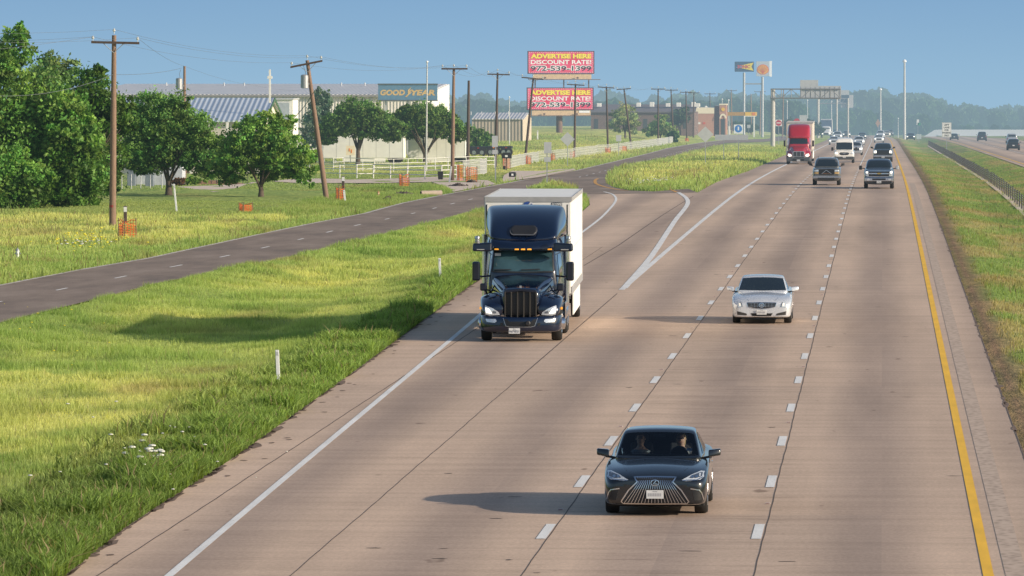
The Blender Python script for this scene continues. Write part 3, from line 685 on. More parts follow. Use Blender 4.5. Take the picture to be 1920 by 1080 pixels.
def plate(parent, x, y, z, lines, w=.305, h=.152, blur=False):
    p = MB().box(x - w/2, x + w/2, y - .012, y, z - h/2, z + h/2).build('licence_plate', M_PLATE, parent, bevel=.004)
    mb = MB()
    if blur:
        for k in range(8): mb.box(x - w*.40 + k*w*.1, x - w*.40 + k*w*.1 + w*.065, y - .0145, y - .013, z - h*.22, z + h*.14)
        mb.build('plate_lettering', mat('blurred_ink', (.36, .36, .38), .7, var=0), p)
        t2 = MB(); text(t2, lines[0], w*.26, h*.12, (x - w*.13, y - .0146, z + h*.28)); t2.build('plate_state', M_INK, p)
    else:
        text(mb, lines[0], w*.26, h*.14, (x - w*.13, y - .0146, z + h*.26), .01); text(mb, lines[1], w*.86, h*.42, (x - w*.43, y - .0146, z - h*.28), .02); mb.build('plate_lettering', M_INK, p)
    return p
def wing_mirror(parent, x, y, z, w, h, m, s, d=.12, slim=False):
    mb = MB(); c = [(x, y - d/2, z), (x + s*w*.3, y - d, z + h*.1), (x + s*w, y - d*.4, z + h*.55 if slim else z + h*.5), (x + s*w*.95, y + d*.3, z)]
    mb.hexa([(x, y - d*.8, z - h*.3), (x + s*w, y - d*.3, z - h*.1), (x + s*w, y + d*.4, z - h*.1), (x, y + d*.5, z - h*.3)],
            [(x, y - d*.6, z + h*.5), (x + s*w, y - d*.2, z + h*.6), (x + s*w, y + d*.4, z + h*.6), (x, y + d*.5, z + h*.5)])
    o = mb.build('wing_mirror', m, parent, smooth=True, sub=0, bevel=.025)
    MB().hexa([(x - s*.16, y - .03, z - h*.55), (x + s*.06, y - .04, z - h*.35), (x + s*.06, y + .04, z - h*.35), (x - s*.16, y + .05, z - h*.55)],
              [(x - s*.16, y - .03, z - h*.35), (x + s*.06, y - .04, z - h*.1), (x + s*.06, y + .04, z - h*.1), (x - s*.16, y + .05, z - h*.35)]).build('mirror_arm', M_BLK, o)
    return o
def sec(y, zb, w, z1, zs, zh, wt, zt, zc=None):
    zc = zt + .02 if zc is None else zc
    return (y, [(0, zb), (w*.7, zb), (w - .03, z1), (w, zs), (w - .02, zh), (wt, zt), (wt*.5, (zt + zc) / 2 + .004), (0, zc)])
def sec2(y, zb, w, z1, zs, zh, wt, zt, zc=None):
    zc = zt + .02 if zc is None else zc
    arch = z1 > .5
    return (y, [(0, zb), (w*.70, zb), (w*.71 if arch else w - .045, z1 if arch else zb + .005), (w - .012, z1 + (.0 if arch else .05)), (w, zs), (w - .006, zh - .03), (w - .05, zh + .012), (wt, zt), (wt*.5, (zt + zc) / 2 + .004), (0, zc)])
def cabin2(name, secs, m, parent, sub=2):
    S = []
    for y, wb, zb, wr, zr, zc in secs:
        S.append((y, [(0, zb - .1), (wb*.95, zb - .1), (wb, zb - .02), (wb - .01, zb + .02), ((wb*.5 + wr*.5) + .012, zb*.5 + zr*.5), (wr + .022, zr*.93 + zb*.07), (wr - .015, zr), (wr*.55, zr*.3 + zc*.7), (0, zc)]))
    return body(name, S, m, parent, sub)
def cabin(name, secs, m, parent, sub=2):
    """secs: (y, half base width, base z, half roof width, roof edge z, centre z)"""
    S = []
    for y, wb, zb, wr, zr, zc in secs:
        S.append((y, [(0, zb - .1), (wb*.9, zb - .1), (wb, zb), ((wb*.55 + wr*.45), zb*.55 + zr*.45), (wr, zr - .01), (wr*.6, zr*.3 + zc*.7), (0, zc)]))
    return body(name, S, m, parent, sub)

def delete_faces(o, fn):
    bm = bmesh.new(); bm.from_mesh(o.data); bmesh.ops.delete(bm, geom=[f for f in bm.faces if fn(f.calc_center_median(), f.normal)], context='FACES'); bm.to_mesh(o.data); bm.free()

def sedan(nm, pm, loc, rz, label, wheelbase=2.87, L_=4.98, front=None, see_in=False):
    t = thing(nm, loc, rz, label, 'car'); wb = wheelbase; e = L_ - .95
    S = [sec2(-.955,.24,.62,.26,.42,.58,.46,.645,.66), sec2(-.93,.215,.80,.23,.42,.60,.58,.675,.69), sec2(-.84,.20,.875,.22,.44,.64,.66,.715,.745), sec2(-.70,.19,.912,.22,.46,.70,.70,.765,.80), sec2(-.52,.19,.925,.26,.50,.76,.72,.81,.85),
         sec2(-.36,.20,.93,.62,.68,.80,.74,.84,.885), sec2(0,.20,.935,.72,.75,.86,.75,.88,.925), sec2(.36,.20,.935,.62,.70,.89,.76,.91,.955), sec2(.55,.18,.93,.22,.60,.90,.78,.93,.97), sec2(1.4,.18,.925,.21,.60,.92,.82,.95,.97),
         sec2(wb-.6,.18,.925,.21,.62,.94,.82,.97,.99), sec2(wb-.36,.2,.93,.60,.70,.96,.80,.99,1.01), sec2(wb,.2,.93,.70,.76,.98,.78,1.02,1.045), sec2(wb+.36,.2,.92,.60,.70,.99,.76,1.04,1.07), sec2(wb+.7,.24,.88,.28,.62,.96,.72,1.04,1.06), sec2(e,.32,.76,.34,.6,.88,.62,.98,1.0)]
    bd = body('body', S, pm, t)
    cb = cabin2('cabin', [(.42,.74,.94,.70,.945,.955), (.50,.78,.945,.74,.975,.985), (1.20,.82,.955,.645,1.37,1.395), (1.32,.825,.955,.63,1.405,1.43), (1.5,.825,.96,.62,1.42,1.45), (2.0,.825,.97,.615,1.42,1.455), (2.6,.82,.985,.60,1.39,1.42), (3.1,.78,1.0,.58,1.25,1.27), (3.5,.70,1.02,.55,1.07,1.08)], pm, t)
    tb, tc_ = bvh(bd), bvh(cb)
    ws = [(-.735,1.0), (0,.985), (.735,1.0), (.625,1.345), (.3,1.37), (0,1.375), (-.3,1.37), (-.625,1.345)]
    g = patch('windshield', ws, tc_, M_GLASS if not see_in else M_GLASST, t, off=.008, step=.08)
    if see_in:
        P = np.array(ws); ctr = P.mean(0); Ps = ctr + (P - ctr) * .95
        delete_faces(cb, lambda c, n: c.y < 1.5 and bool(pip(np.array([c.x]), np.array([c.z]), Ps)[0]))
        sw = [np.array([(1.0,1.03),(1.97,1.03),(1.97,1.31),(1.42,1.31),(1.27,1.25)]), np.array([(2.12,1.03),(2.8,1.06),(2.58,1.26),(2.12,1.31)])]
        delete_faces(cb, lambda c, n: abs(n.x) > .5 and any(bool(pip(np.array([c.y]), np.array([c.z]), q)[0]) for q in sw))
    for s, ax in ((1, 'right'), (-1, 'left')):
        patch('side_window', [(.92,1.0), (2.0,1.01), (2.0,1.33), (1.42,1.33), (1.25,1.27)], tc_, M_GLASST if see_in else M_GLASS, t, ax, .006, .12)
        patch('side_window', [(2.08,1.01), (2.85,1.04), (2.6,1.28), (2.08,1.33)], tc_, M_GLASST if see_in else M_GLASS, t, ax, .006, .12)
        patch('door', strip([(.75,.3),(.70,.85),(1.95,.9),(1.93,.3)], .02), tb, M_BLK, t, ax, .004, .1)
        MB().box(*sorted((s*.93, s*.95)), 1.55, 1.75, .80, .83).build('door_handle', M_CHR, t)
        patch('wheel_arch', [( .37*math.cos(a), .335 + .375*math.sin(a)) for a in [k*math.pi/8 for k in range(9)]], tb, M_UND, t, ax, .003, .08)
        patch('wheel_arch', [(wb + .37*math.cos(a), .335 + .375*math.sin(a)) for a in [k*math.pi/8 for k in range(9)]], tb, M_UND, t, ax, .003, .08)
        patch('tail_lamp', [(s*.45,.86),(s*.68,.84),(s*.68,.95),(s*.45,.95)][::s], tb, M_TAIL, t, 'rear', .006, .08)
        for y in (0, wb): wheel(t, s*.795, y, .335, .235, s)
        wing_mirror(t, s*.90, .80, 1.0, .22, .17, pm, s, .16, True)
    patch('rear_window', [(-.5,1.1),(.5,1.1),(.48,1.33),(-.48,1.33)], tc_, M_GLASS, t, 'rear', .006, .1)
    MB().box(-.86,.86,-.7,e-.2,.17,.5).build('underbody', M_UND, t)
    return t, tb, tc_, cb

m = newmat('windshield_clear'); N, L = m.node_tree.nodes, m.node_tree.links
gl = N.new('ShaderNodeBsdfGlossy'); gl.inputs['Roughness'].default_value = .03; tr = N.new('ShaderNodeBsdfTransparent'); tr.inputs[0].default_value = (.68, .75, .78, 1)
fr = N.new('ShaderNodeFresnel'); fr.inputs[0].default_value = 1.5; x = N.new('ShaderNodeMixShader'); L.new(fr.outputs[0], x.inputs[0]); L.new(tr.outputs[0], x.inputs[1]); L.new(gl.outputs[0], x.inputs[2]); finish(m, x.outputs[0]); M_GLASST = m

def seated_person(loc, rz, label, shirt, hair, shades=False, longhair=False):
    """upper body of a seated figure, one surface from hips to head, arms reaching forward"""
    t = thing('person', loc, rz, label, 'person')
    def skin(name, pts, m, rings_n=12):
        mb = MB(); mb.rings([[(c[0] + a*math.cos(6.283*k/rings_n), c[1] + b*math.sin(6.283*k/rings_n), c[2]) for k in range(rings_n)] for c, a, b in pts]); return mb
    b = skin('b', [((0,.05,0),.15,.11), ((0,.04,.15),.16,.12), ((0,.02,.35),.19,.12), ((0,.02,.46),.20,.10), ((0,.01,.51),.11,.07), ((0,0,.55),.055,.055), ((0,-.01,.60),.06,.065), ((0,-.02,.64),.072,.088), ((0,-.02,.70),.078,.097), ((0,-.01,.76),.07,.09), ((0,0,.80),.03,.05)], M_SKIN)
    b.cyl((0,-.115,.685), (0,-.13,.66), .012, .018, 6)
    for s in (-1, 1): b.cyl((s*.076,-.01,.66), (s*.086,0,.70), .012, .016, 6)
    body_ = b.build('body', M_SKIN, t, smooth=True, sub=1)
    c = skin('c', [((0,.05,-.01),.165,.125), ((0,.04,.15),.175,.135), ((0,.02,.35),.205,.135), ((0,.02,.46),.215,.112), ((0,.012,.52),.10,.075)], shirt)
    for s in (-1, 1): c.tube([(s*.18,.02,.44), (s*.24,-.08,.22), (s*.17,-.33,.20)], [.062,.05,.038], 8)
    c.build('shirt', shirt, t, smooth=True, sub=1)
    h = MB()
    for s in (-1, 1):
        h.tube([(s*.17,-.33,.20), (s*.15,-.40,.22)], [.03,.035], 8)
        for k in range(4): h.tube([(s*.15 + (k-1.5)*.018,-.40,.225), (s*.15 + (k-1.5)*.02,-.46,.235 - .004*k), (s*.15 + (k-1.5)*.02,-.465,.20)], [.010,.009,.008], 6)
        h.tube([(s*.13,-.38,.22), (s*.09,-.42,.24)], [.012,.009], 6)
    h.build('hands', M_SKIN, t, smooth=True)
    hh = skin('h', [((0,.03,.66 if not longhair else .52),.085,.075), ((0,.03,.70),.09,.09), ((0,.005,.76),.088,.10), ((0,.0,.80),.06,.08), ((0,0,.82),.02,.03)], hair); hh.build('hair', hair, t, smooth=True, sub=1)
    f = MB(); 
    if shades: f.box(-.058,.058,-.125,-.11,.698,.717); f.build('sunglasses', M_BLK, t)
    else:
        for s in (-1, 1): f.box(s*.03-.014, s*.03+.014, -.122,-.10,.70,.712)
        f.build('eyes', M_BLK, t)
    MB().box(-.025,.025,-.116,-.10,.628,.636).build('mouth', mat('lips', (.4,.16,.13), .6, var=0), t)
    return t

def seats(parent):
    m = mat('seat_leather', (.04,.04,.045), .7, var=.1)
    for s in (-1, 1):
        o = MB().box(s*.36-.24, s*.36+.24, 1.5, 2.0, .45, .58).build('seat', m, parent, bevel=.04)
        MB().hexa([(s*.36-.23,1.95,.55),(s*.36+.23,1.95,.55),(s*.36+.23,2.08,.55),(s*.36-.23,2.08,.55)], [(s*.36-.2,2.12,1.12),(s*.36+.2,2.12,1.12),(s*.36+.2,2.22,1.12),(s*.36-.2,2.22,1.12)]).build('backrest', m, o, bevel=.03)
        MB().box(s*.36-.12, s*.36+.12, 2.12, 2.2, 1.13, 1.28).build('headrest', m, o, bevel=.03)
# ---- black sedan in front (spindle grille)
PB = paint('black', (.006, .008, .011), .0, .22)
Yl = 105.3
t, tb, tc_, cb = sedan('black_sedan', PB, (-4.02, Yl, 0), 0, 'glossy black sedan with large hourglass grille, nearest the camera in the middle lane', see_in=True)
M_LGR = mat('grille_black', (.012,.012,.013), .45, var=0)
spt = [(-.375,.705),(0,.712),(.375,.705),(.315,.62),(.47,.47),(.60,.27),(.565,.232),(0,.225),(-.565,.232),(-.60,.27),(-.47,.47),(-.315,.62)]
gr = patch('grille', spt, tb, M_LGR, t, off=.010)
patch('grille_frame', strip(spt + [spt[0]], .022), tb, M_CHR, gr, off=.02, step=.05)
brs = []
for k in range(-9, 10):
    a = k / 9.5
    pts = [(a*.37*1.0,.695), (a*.30,.615), (a*.40,.48), (a*.575,.245)]
    patch('grille_bar', strip(pts, .010), tb, M_CHR if abs(k) % 1 == 0 else M_SILV, gr, off=.018, step=.09)
e1 = [(.072*math.cos(a), .605 + .052*math.sin(a)) for a in [k*6.283/18 for k in range(18)]]
patch('emblem', e1, tb, M_LGR, gr, off=.034, step=.03)
patch('emblem_ring', strip(e1 + [e1[0]], .013), tb, M_CHR, gr, off=.042, step=.03)
patch('emblem_letter', strip([(.022,.645),(-.032,.585),(.045,.585)], .014), tb, M_CHR, gr, off=.044, step=.03)
patch('licence_surround', [(-.165,.32),(.165,.32),(.165,.485),(-.165,.485)], tb, M_BLK, t, off=.03, step=.08)
plate(t, 0, -1.0, .40, ['TEXAS'], blur=True)
for s in (1, -1):
    q = (lambda p: p) if s == 1 else mir
    hl = patch('headlight', q([(.475,.655),(.55,.635),(.80,.655),(.865,.70),(.87,.785),(.80,.795),(.64,.74)]), tb, M_HEAD, t, off=.010, step=.05)
    patch('lamp_bezel', q([(.60,.69),(.66,.735),(.80,.775),(.84,.77),(.83,.71),(.72,.69)]), tb, mat('lamp_dark', (.06,.07,.09), .2, var=.2, nscale=30, coat=1), hl, off=.016, step=.05)
    patch('running_light', q(strip([(.49,.648),(.60,.655),(.74,.655),(.85,.70)], .014)), tb, M_CHR, hl, off=.02, step=.05)
    for cx in (.66, .735): patch('lamp_lens', q([(cx + .03*math.cos(a), .712 + .024*math.sin(a)) for a in [k*.785 for k in range(8)]]), tb, M_CHR, hl, off=.022, step=.04)
    patch('bumper_trim', q(strip([(.63,.50),(.79,.475),(.83,.42),(.865,.30)], .018)), tb, M_CHR, t, off=.012, step=.05)
    patch('bumper_vent', q([(.66,.475),(.78,.455),(.84,.30),(.70,.29)]), tb, M_LGR, t, off=.007, step=.06)
    patch('hood_crease', q(strip([(.44,.745),(.52,.80),(.68,.93)], .008)), tb, M_LGR, t, off=.004, step=.05)
    MB().cyl((s*.60, .78, .985), (s*.08, .66, 1.0), .008, n=5).build('wiper', M_BLK, t)
patch('bumper_lip', strip([(-.80,.225),(-.5,.205),(0,.20),(.5,.205),(.80,.225)], .016), tb, M_SILV, t, off=.012)
seats(t); MB().box(-.68,.68,.75,1.15,.85,.98).build('dashboard', M_BLK, t, bevel=.03)
MB().lathe([(.17,-.015),(.19,0),(.17,.015),(.15,0),(.17,-.015)], (.36,1.3,.93), 'y', 20).build('steering_wheel', M_BLK, t)
MB().box(.50,.60,.935,.94,1.05,1.10).build('inspection_sticker', mat('sticker', (.35,.45,.6), .5, var=0), t)
MB().box(-.11,.11,1.12,1.14,1.29,1.34).build('rear_view_mirror', M_BLK, t)
M_HAIRD = mat('hair_dark', (.05,.035,.025), .8, var=.1); M_HAIRB = mat('hair_blond', (.35,.24,.12), .8, var=.1)
seated_person((-4.02+.37, Yl+1.85, .52), 0, 'driver of the black sedan in sunglasses with hands on the wheel', mat('shirt_dark', (.05,.06,.08), .9, var=.1), M_HAIRB, True, True)
seated_person((-4.02-.37, Yl+1.85, .52), 0, 'passenger in a grey striped shirt seated in the black sedan', mat('shirt_grey', (.16,.18,.2), .9, var=.3, nscale=40), M_HAIRD)

# ---- silver-white sedan
PW = paint('silver_white', (.70, .72, .75), .35, .27)
t, tb, tc_, cb = sedan('white_sedan', PW, (-3.72, 183.0, 0), 0, 'silver white sedan with dark grille, alone in the middle lane behind the black sedan', 2.775, 4.64)
g0 = [(-.455,.665),(0,.672),(.455,.665),(.42,.53),(.2,.49),(0,.475),(-.2,.49),(-.42,.53)]
gr = patch('grille', g0, tb, M_LGR, t, off=.01, step=.05)
patch('grille_frame', strip(g0 + [g0[0]], .014), tb, M_CHR, gr, off=.018, step=.05)
for z in (.63,.585,.54): patch('grille_bar', strip([(-.42,z),(.42,z)], .009), tb, M_SILV, gr, off=.016, step=.08)
for x in (.12,.22,.32): 
    for s in (1,-1): patch('grille_bar', strip([(s*x,.655),(s*x,.515)], .009), tb, M_SILV, gr, off=.016, step=.08)
ec = [(.078*math.cos(a), .585 + .065*math.sin(a)) for a in [k*6.283/16 for k in range(16)]]
patch('emblem_wreath', strip(ec + [ec[0]], .022), tb, M_CHR, gr, off=.03, step=.03); patch('emblem', [(x*.6,(z-.585)*.6+.585) for x, z in ec], tb, M_SILV, gr, off=.034, step=.03)
plate(t, 0, -.985, .37, ['TEXAS'], blur=True)
patch('lower_grille', [(-.34,.335),(.34,.335),(.29,.25),(-.29,.25)], tb, M_LGR, t, off=.009)
for s in (1, -1):
    q = (lambda p: p) if s == 1 else mir
    hl = patch('headlight', q([(.60,.53),(.74,.515),(.75,.70),(.66,.69),(.615,.62)]), tb, M_HEAD, t, off=.01, step=.04)
    patch('lamp_lens', q([(.635,.56),(.70,.555),(.71,.65),(.655,.65)]), tb, mat('lamp_soft', (.8,.78,.7), .2, var=0, coat=1, emit=((1,.9,.7),.35)), hl, off=.016, step=.04)
    patch('lamp_edge', q(strip([(.60,.53),(.615,.62),(.655,.69)], .014)), tb, M_LGR, hl, off=.014, step=.04)
    patch('fog_recess', q([(.45,.27),(.75,.285),(.76,.40),(.47,.33)]), tb, mat('dark_grey_plastic', (.045,.042,.04), .5, var=.1), t, off=.009, step=.05)
    patch('hood_crease', q(strip([(.40,.72),(.50,.80),(.62,.93)], .012)), tb, M_SILV, t, off=.004, step=.05)
    MB().cyl((s*.60, .78, .985), (s*.08, .66, 1.0), .008, n=5).build('wiper', M_BLK, t)
MB().box(.48,.56,.935,.94,1.03,1.06).build('inspection_sticker', MATS['sticker'], t)

# ---- tall bodies: pickups, suvs, vans
def tall(nm, pm, loc, rz, label, kind='suv', w=1.0, hood=1.20, roof=1.90, L_=5.3, wb=3.1, wr=.40, group=None, detail=2, cat='suv', nose=.28):
    t = thing(nm, loc, rz, label, cat, group); hw = w; e = L_ - .95; gz_ = hood
    c0 = .75 if kind != 'van' else .15
    S = [sec(-.95,nose+.10,hw*.86,nose+.14,.65,gz_-.14,hw*.78,gz_-.07,gz_-.06), sec(-.90,nose,hw*.93,nose+.05,.65,gz_-.10,hw*.84,gz_-.02,gz_), sec(-.60,nose,hw*.985,nose+.08,.7,gz_-.08,hw*.88,gz_,gz_+.03),
         sec(-.42,.34,hw,wr*1.75,wr*1.9,gz_-.06,hw*.89,gz_+.01,gz_+.04), sec(0,.34,hw,wr*2.1,wr*2.2,gz_-.05,hw*.89,gz_+.02,gz_+.05), sec(.42,.34,hw,wr*1.75,wr*1.9,gz_-.04,hw*.9,gz_+.03,gz_+.06), sec(.62,.32,hw,.36,.8,gz_-.02,hw*.9,gz_+.04,gz_+.07),
         sec(wb-.62,.32,hw,.36,.8,gz_,hw*.9,gz_+.04,gz_+.05), sec(wb-.42,.34,hw,wr*1.75,wr*1.9,gz_,hw*.9,gz_+.04,gz_+.05), sec(wb,.34,hw,wr*2.1,wr*2.2,gz_,hw*.9,gz_+.04,gz_+.05), sec(wb+.42,.34,hw,wr*1.75,wr*1.9,gz_,hw*.9,gz_+.04,gz_+.05), sec(wb+.62,.4,hw,.44,.8,gz_,hw*.9,gz_+.04,gz_+.05), sec(e,.44,hw*.95,.48,.8,gz_-.04,hw*.86,gz_,gz_+.01)]
    bd = body('body', S, pm, t)
    b0 = gz_ + .06; rw = hw * .76; ce = {'suv': e - .15, 'pickup': 3.0, 'van': e - .1}[kind]; sl = .85 if kind != 'van' else .75
    if kind == 'van': rw = hw * .84
    cs = [(c0, hw*.86, b0, hw*.80, b0+.01, b0+.02), (c0+.15, hw*.88, b0, rw*1.06, b0+(roof-b0)*.22, b0+(roof-b0)*.24), (c0+sl*.85, hw*.9, b0, rw*1.01, roof-.10, roof-.08), (c0+sl+.2, hw*.9, b0, rw, roof-.03, roof), (ce-.6, hw*.9, b0, rw, roof-.03, roof), (ce-.12, hw*.89, b0, rw*.98, roof-.10, roof-.07), (ce+.05, hw*.87, b0, rw*.97, b0+.1, b0+.12)]
    cb = cabin('cabin', cs, pm, t); tb, tc_ = bvh(bd), bvh(cb)
    zt = roof - .16 if kind != 'van' else b0 + (roof - b0) * .62
    zt_w = rw * .92
    patch('windshield', [(-hw*.80,b0+.05),(hw*.80,b0+.05),(zt_w,zt),(0,zt+.03),(-zt_w,zt)], tc_, M_GLASS, t, off=.01, step=.12)
    for s, ax in ((1, 'right'), (-1, 'left')):
        q = (lambda p: p) if s == 1 else mir
        y1 = c0 + .55; y2 = {'suv': ce - .4, 'pickup': ce - .2, 'van': 1.5}[kind]; ym = (y1 + y2) / 2
        patch('side_window', [(y1-.15,b0+.06),(ym-.05,b0+.06),(ym-.05,zt),(y1+.25,zt)], tc_, M_GLASS, t, ax, .008, .2)
        if kind != 'van': patch('side_window', [(ym+.05,b0+.06),(y2,b0+.06),(y2-.1,zt),(ym+.05,zt)], tc_, M_GLASS, t, ax, .008, .2)
        for y in (0, wb):
            patch('wheel_arch', [(y + (wr+.06)*math.cos(a), wr + (wr+.07)*math.sin(a)) for a in [k*math.pi/8 for k in range(9)]], tb, M_UND, t, ax, .004, .1)
            wheel(t, s*(hw-.15), y, wr, .26, s, spokes=6)
        patch('tail_lamp', q([(hw*.72,.85),(hw*.86,.85),(hw*.86,gz_-.08),(hw*.72,gz_-.08)]), tb, M_TAIL, t, 'rear', .01, .15)
    patch('rear_window', [(-hw*.68,b0+.08),(hw*.68,b0+.08),(rw*.85,roof-.2),(-rw*.85,roof-.2)], tc_, M_GLASS, t, 'rear', .01, .15)
    MB().box(-hw*.9,hw*.9,-.7,e-.2,nose+.02,.75).build('underbody', M_UND, t)
    return t, tb, tc_, b0
def rect(x0, x1, z0, z1): return [(x0,z0),(x1,z0),(x1,z1),(x0,z1)]
# chrome-nosed blue pickup
p = G(1648, 353.5)
PBL = paint('steel_blue', (.055,.075,.105), .5, .3)
t, tb, tc_, b0 = tall('blue_pickup_truck', PBL, (p.x, p.y, p.z), 0, 'dark blue pickup truck with wide chrome grille and towing mirrors in the inner lane', 'pickup', 1.02, 1.30, 1.97, 6.1, 3.9, .42, cat='pickup truck')
gr = patch('grille', rect(-.78,.78,.80,1.22), tb, M_LGR, t, off=.012)
for z, wd_ in ((1.20,.05),(1.02,.075),(.82,.04)): patch('grille_bar', strip([(-.80,z),(.80,z)], wd_), tb, M_CHR, gr, off=.025, step=.1)
patch('emblem', [(-.14,.995),(-.05,.995),(-.05,.97),(.05,.97),(.05,.995),(.14,.995),(.17,1.05),(.05,1.05),(.05,1.075),(-.05,1.075),(-.05,1.05),(-.14,1.05)], tb, mat('gold_badge', (.6,.42,.12), .3, .8, var=0), gr, off=.04, step=.04)
bp = MB().box(-.98,.98,-1.08,-.85,.50,.76).build('bumper', M_CHR, t, bevel=.05)
MB().box(-.45,.45,-1.09,-1.075,.58,.70).build('bumper_intake', M_LGR, bp); MB().box(-.85,.85,-1.03,-.85,.36,.498).build('air_dam', M_BLK, t, bevel=.02)
plate(t, 0, -1.1, .46, ['TEXAS', 'KVF 4821'])
for s in (1,-1):
    q = (lambda p: p) if s == 1 else mir
    hl = patch('headlight', q([(.68,.86),(.90,.84),(.91,1.20),(.72,1.20)]), tb, M_HEAD, t, off=.02, step=.06)
    patch('lamp_lens', q([(.73,1.04),(.87,1.04),(.87,1.15),(.74,1.15)]), tb, M_HEADW, hl, off=.028, step=.06)
    MB().box(*sorted((s*.62,s*.80)),-1.095,-1.075,.56,.68).build('fog_light', M_HEAD, bp, bevel=.01)
    MB().cyl((s*.93,.98,1.32),(s*1.25,.95,1.36),.03,n=6).build('mirror_arm', M_BLK, t)
    o = MB().box(*sorted((s*1.12,s*1.34)),.88,1.02,1.24,1.52).build('wing_mirror', M_BLK if s < 0 else paint('mirror_chrome', (.7,.7,.7), .6, .2), t, bevel=.05)
MB().hexa([(-.45,.0,1.34),(.45,.0,1.34),(.4,.62,1.36),(-.4,.62,1.36)],[(-.3,.1,1.40),(.3,.1,1.40),(.26,.6,1.42),(-.26,.6,1.42)]).build('hood_scoop', PBL, t)
# old grey suv, damaged front
p = G(1550, 347)
PG = paint('old_grey', (.12,.12,.115), .4, .4)
t, tb, tc_, b0 = tall('grey_suv', PG, (p.x, p.y, p.z), 0, 'old grey suv with broken open grille and dented bumper in the middle lane', 'suv', .99, 1.18, 1.90, 5.3, 3.1, .39)
gr = patch('grille', [(-.52,.74),(.50,.74),(.55,1.10),(.2,1.15),(-.15,1.12),(-.55,1.10)], tb, M_LGR, t, off=.012)
patch('hood_latch_frame', strip([(-.34,.80),(-.02,1.06),(.34,.80)], .035), tb, M_SILV, gr, off=.03, step=.08); patch('hood_latch_frame', strip([(-.3,.82),(.3,.84)], .03), tb, mat('rust', (.2,.1,.05), .8, .3), gr, off=.028, step=.08)
MB().hexa([(-.97,-1.05,.47),(.97,-1.05,.50),(.97,-.85,.50),(-.97,-.85,.47)],[(-.97,-1.05,.68),(.97,-1.05,.66),(.97,-.85,.66),(-.97,-.85,.68)]).build('bumper', M_SILV, t, bevel=.04)
MB().hexa([(-.6,-1.07,.40),(.55,-1.08,.36),(.55,-.85,.36),(-.6,-.85,.40)],[(-.6,-1.07,.54),(.55,-1.08,.52),(.55,-.85,.52),(-.6,-.85,.54)]).build('bumper_filler', M_BLK, t)
for s in (1,-1):
    q = (lambda p: p) if s == 1 else mir
    patch('headlight', q(rect(.56,.92,.96,1.08)), tb, M_HEAD, t, off=.014, step=.08); patch('turn_signal', q(rect(.56,.92,.80,.92)), tb, mat('amber_dull', (.5,.34,.14), .3, var=.1), t, off=.014, step=.08)
    wing_mirror(t, s*1.0, .98, 1.38, .24, .22, M_BLK, s)
for s in (1,-1): MB().tube([(s*.62,1.7,1.93),(s*.62,3.9,1.93)], .022).build('roof_rail', M_BLK, t)
# dark pickup behind
p = G(1655.5, 303.5)
PD = paint('dark_slate', (.03,.036,.045), .4, .3)
t, tb, tc_, b0 = tall('dark_pickup_truck', PD, (p.x, p.y, p.z), 0, 'dark slate pickup truck with lit headlights following the chrome nosed pickup', 'pickup', 1.02, 1.28, 1.94, 5.9, 3.75, .42, cat='pickup truck')
gr = patch('grille', rect(-.62,.62,.78,1.18), tb, M_LGR, t, off=.012)
for z in (.86,.96,1.06): patch('grille_bar', strip([(-.6,z),(.6,z)], .02), tb, M_BLK, gr, off=.02, step=.15)
MB().box(-.97,.97,-1.05,-.85,.50,.72).build('bumper', M_SILV, t, bevel=.05); MB().box(-.9,.9,-1.0,-.85,.34,.498).build('air_dam', M_BLK, t)
plate(t, 0, -1.07, .50, ['TEXAS', 'NRT 0583'])
for s in (1,-1):
    q = (lambda p: p) if s == 1 else mir
    patch('headlight', q(rect(.66,.93,.92,1.18)), tb, M_HEADW, t, off=.018, step=.08); wing_mirror(t, s*1.02, 1.0, 1.42, .26, .24, M_BLK, s)
# white van
p = G(1583, 305.5)
PV = paint('van_white', (.74,.73,.70), 0, .35)
t, tb, tc_, b0 = tall('white_van', PV, (p.x, p.y, p.z), 0, 'white high roof van with black bumper in the middle lane', 'van', 1.03, 1.22, 2.52, 5.9, 3.7, .36, cat='van')
gr = patch('grille', [(-.46,.88),(-.50,.98),(-.40,1.08),(.40,1.08),(.50,.98),(.46,.88),(.3,.80),(-.3,.80)], tb, M_LGR, t, off=.012)
patch('grille_bar', strip([(-.44,.98),(.44,.98)], .02), tb, M_SILV, gr, off=.02, step=.15); patch('emblem', [(.13*math.cos(a), .95 + .05*math.sin(a)) for a in [k*.785 for k in range(8)]], tb, M_SILV, gr, off=.03, step=.06)
MB().box(-1.0,1.0,-1.02,-.8,.36,.66).build('bumper', mat('grey_plastic', (.05,.055,.06), .6, var=.1), t, bevel=.06)
plate(t, 0, -1.04, .60, ['TEXAS', 'BH2 9914'])
for s in (1,-1):
    q = (lambda p: p) if s == 1 else mir
    patch('headlight', q([(.60,.90),(.92,.92),(.93,1.14),(.70,1.05)]), tb, M_HEADW if s < 0 else M_HEAD, t, off=.016, step=.08)
    MB().box(*sorted((s*1.1,s*1.32)),.5,.62,1.22,1.58).build('wing_mirror', M_BLK, t, bevel=.04); MB().cyl((s*1.0,.6,1.35),(s*1.15,.58,1.38),.03,n=6).build('mirror_arm', M_BLK, t)

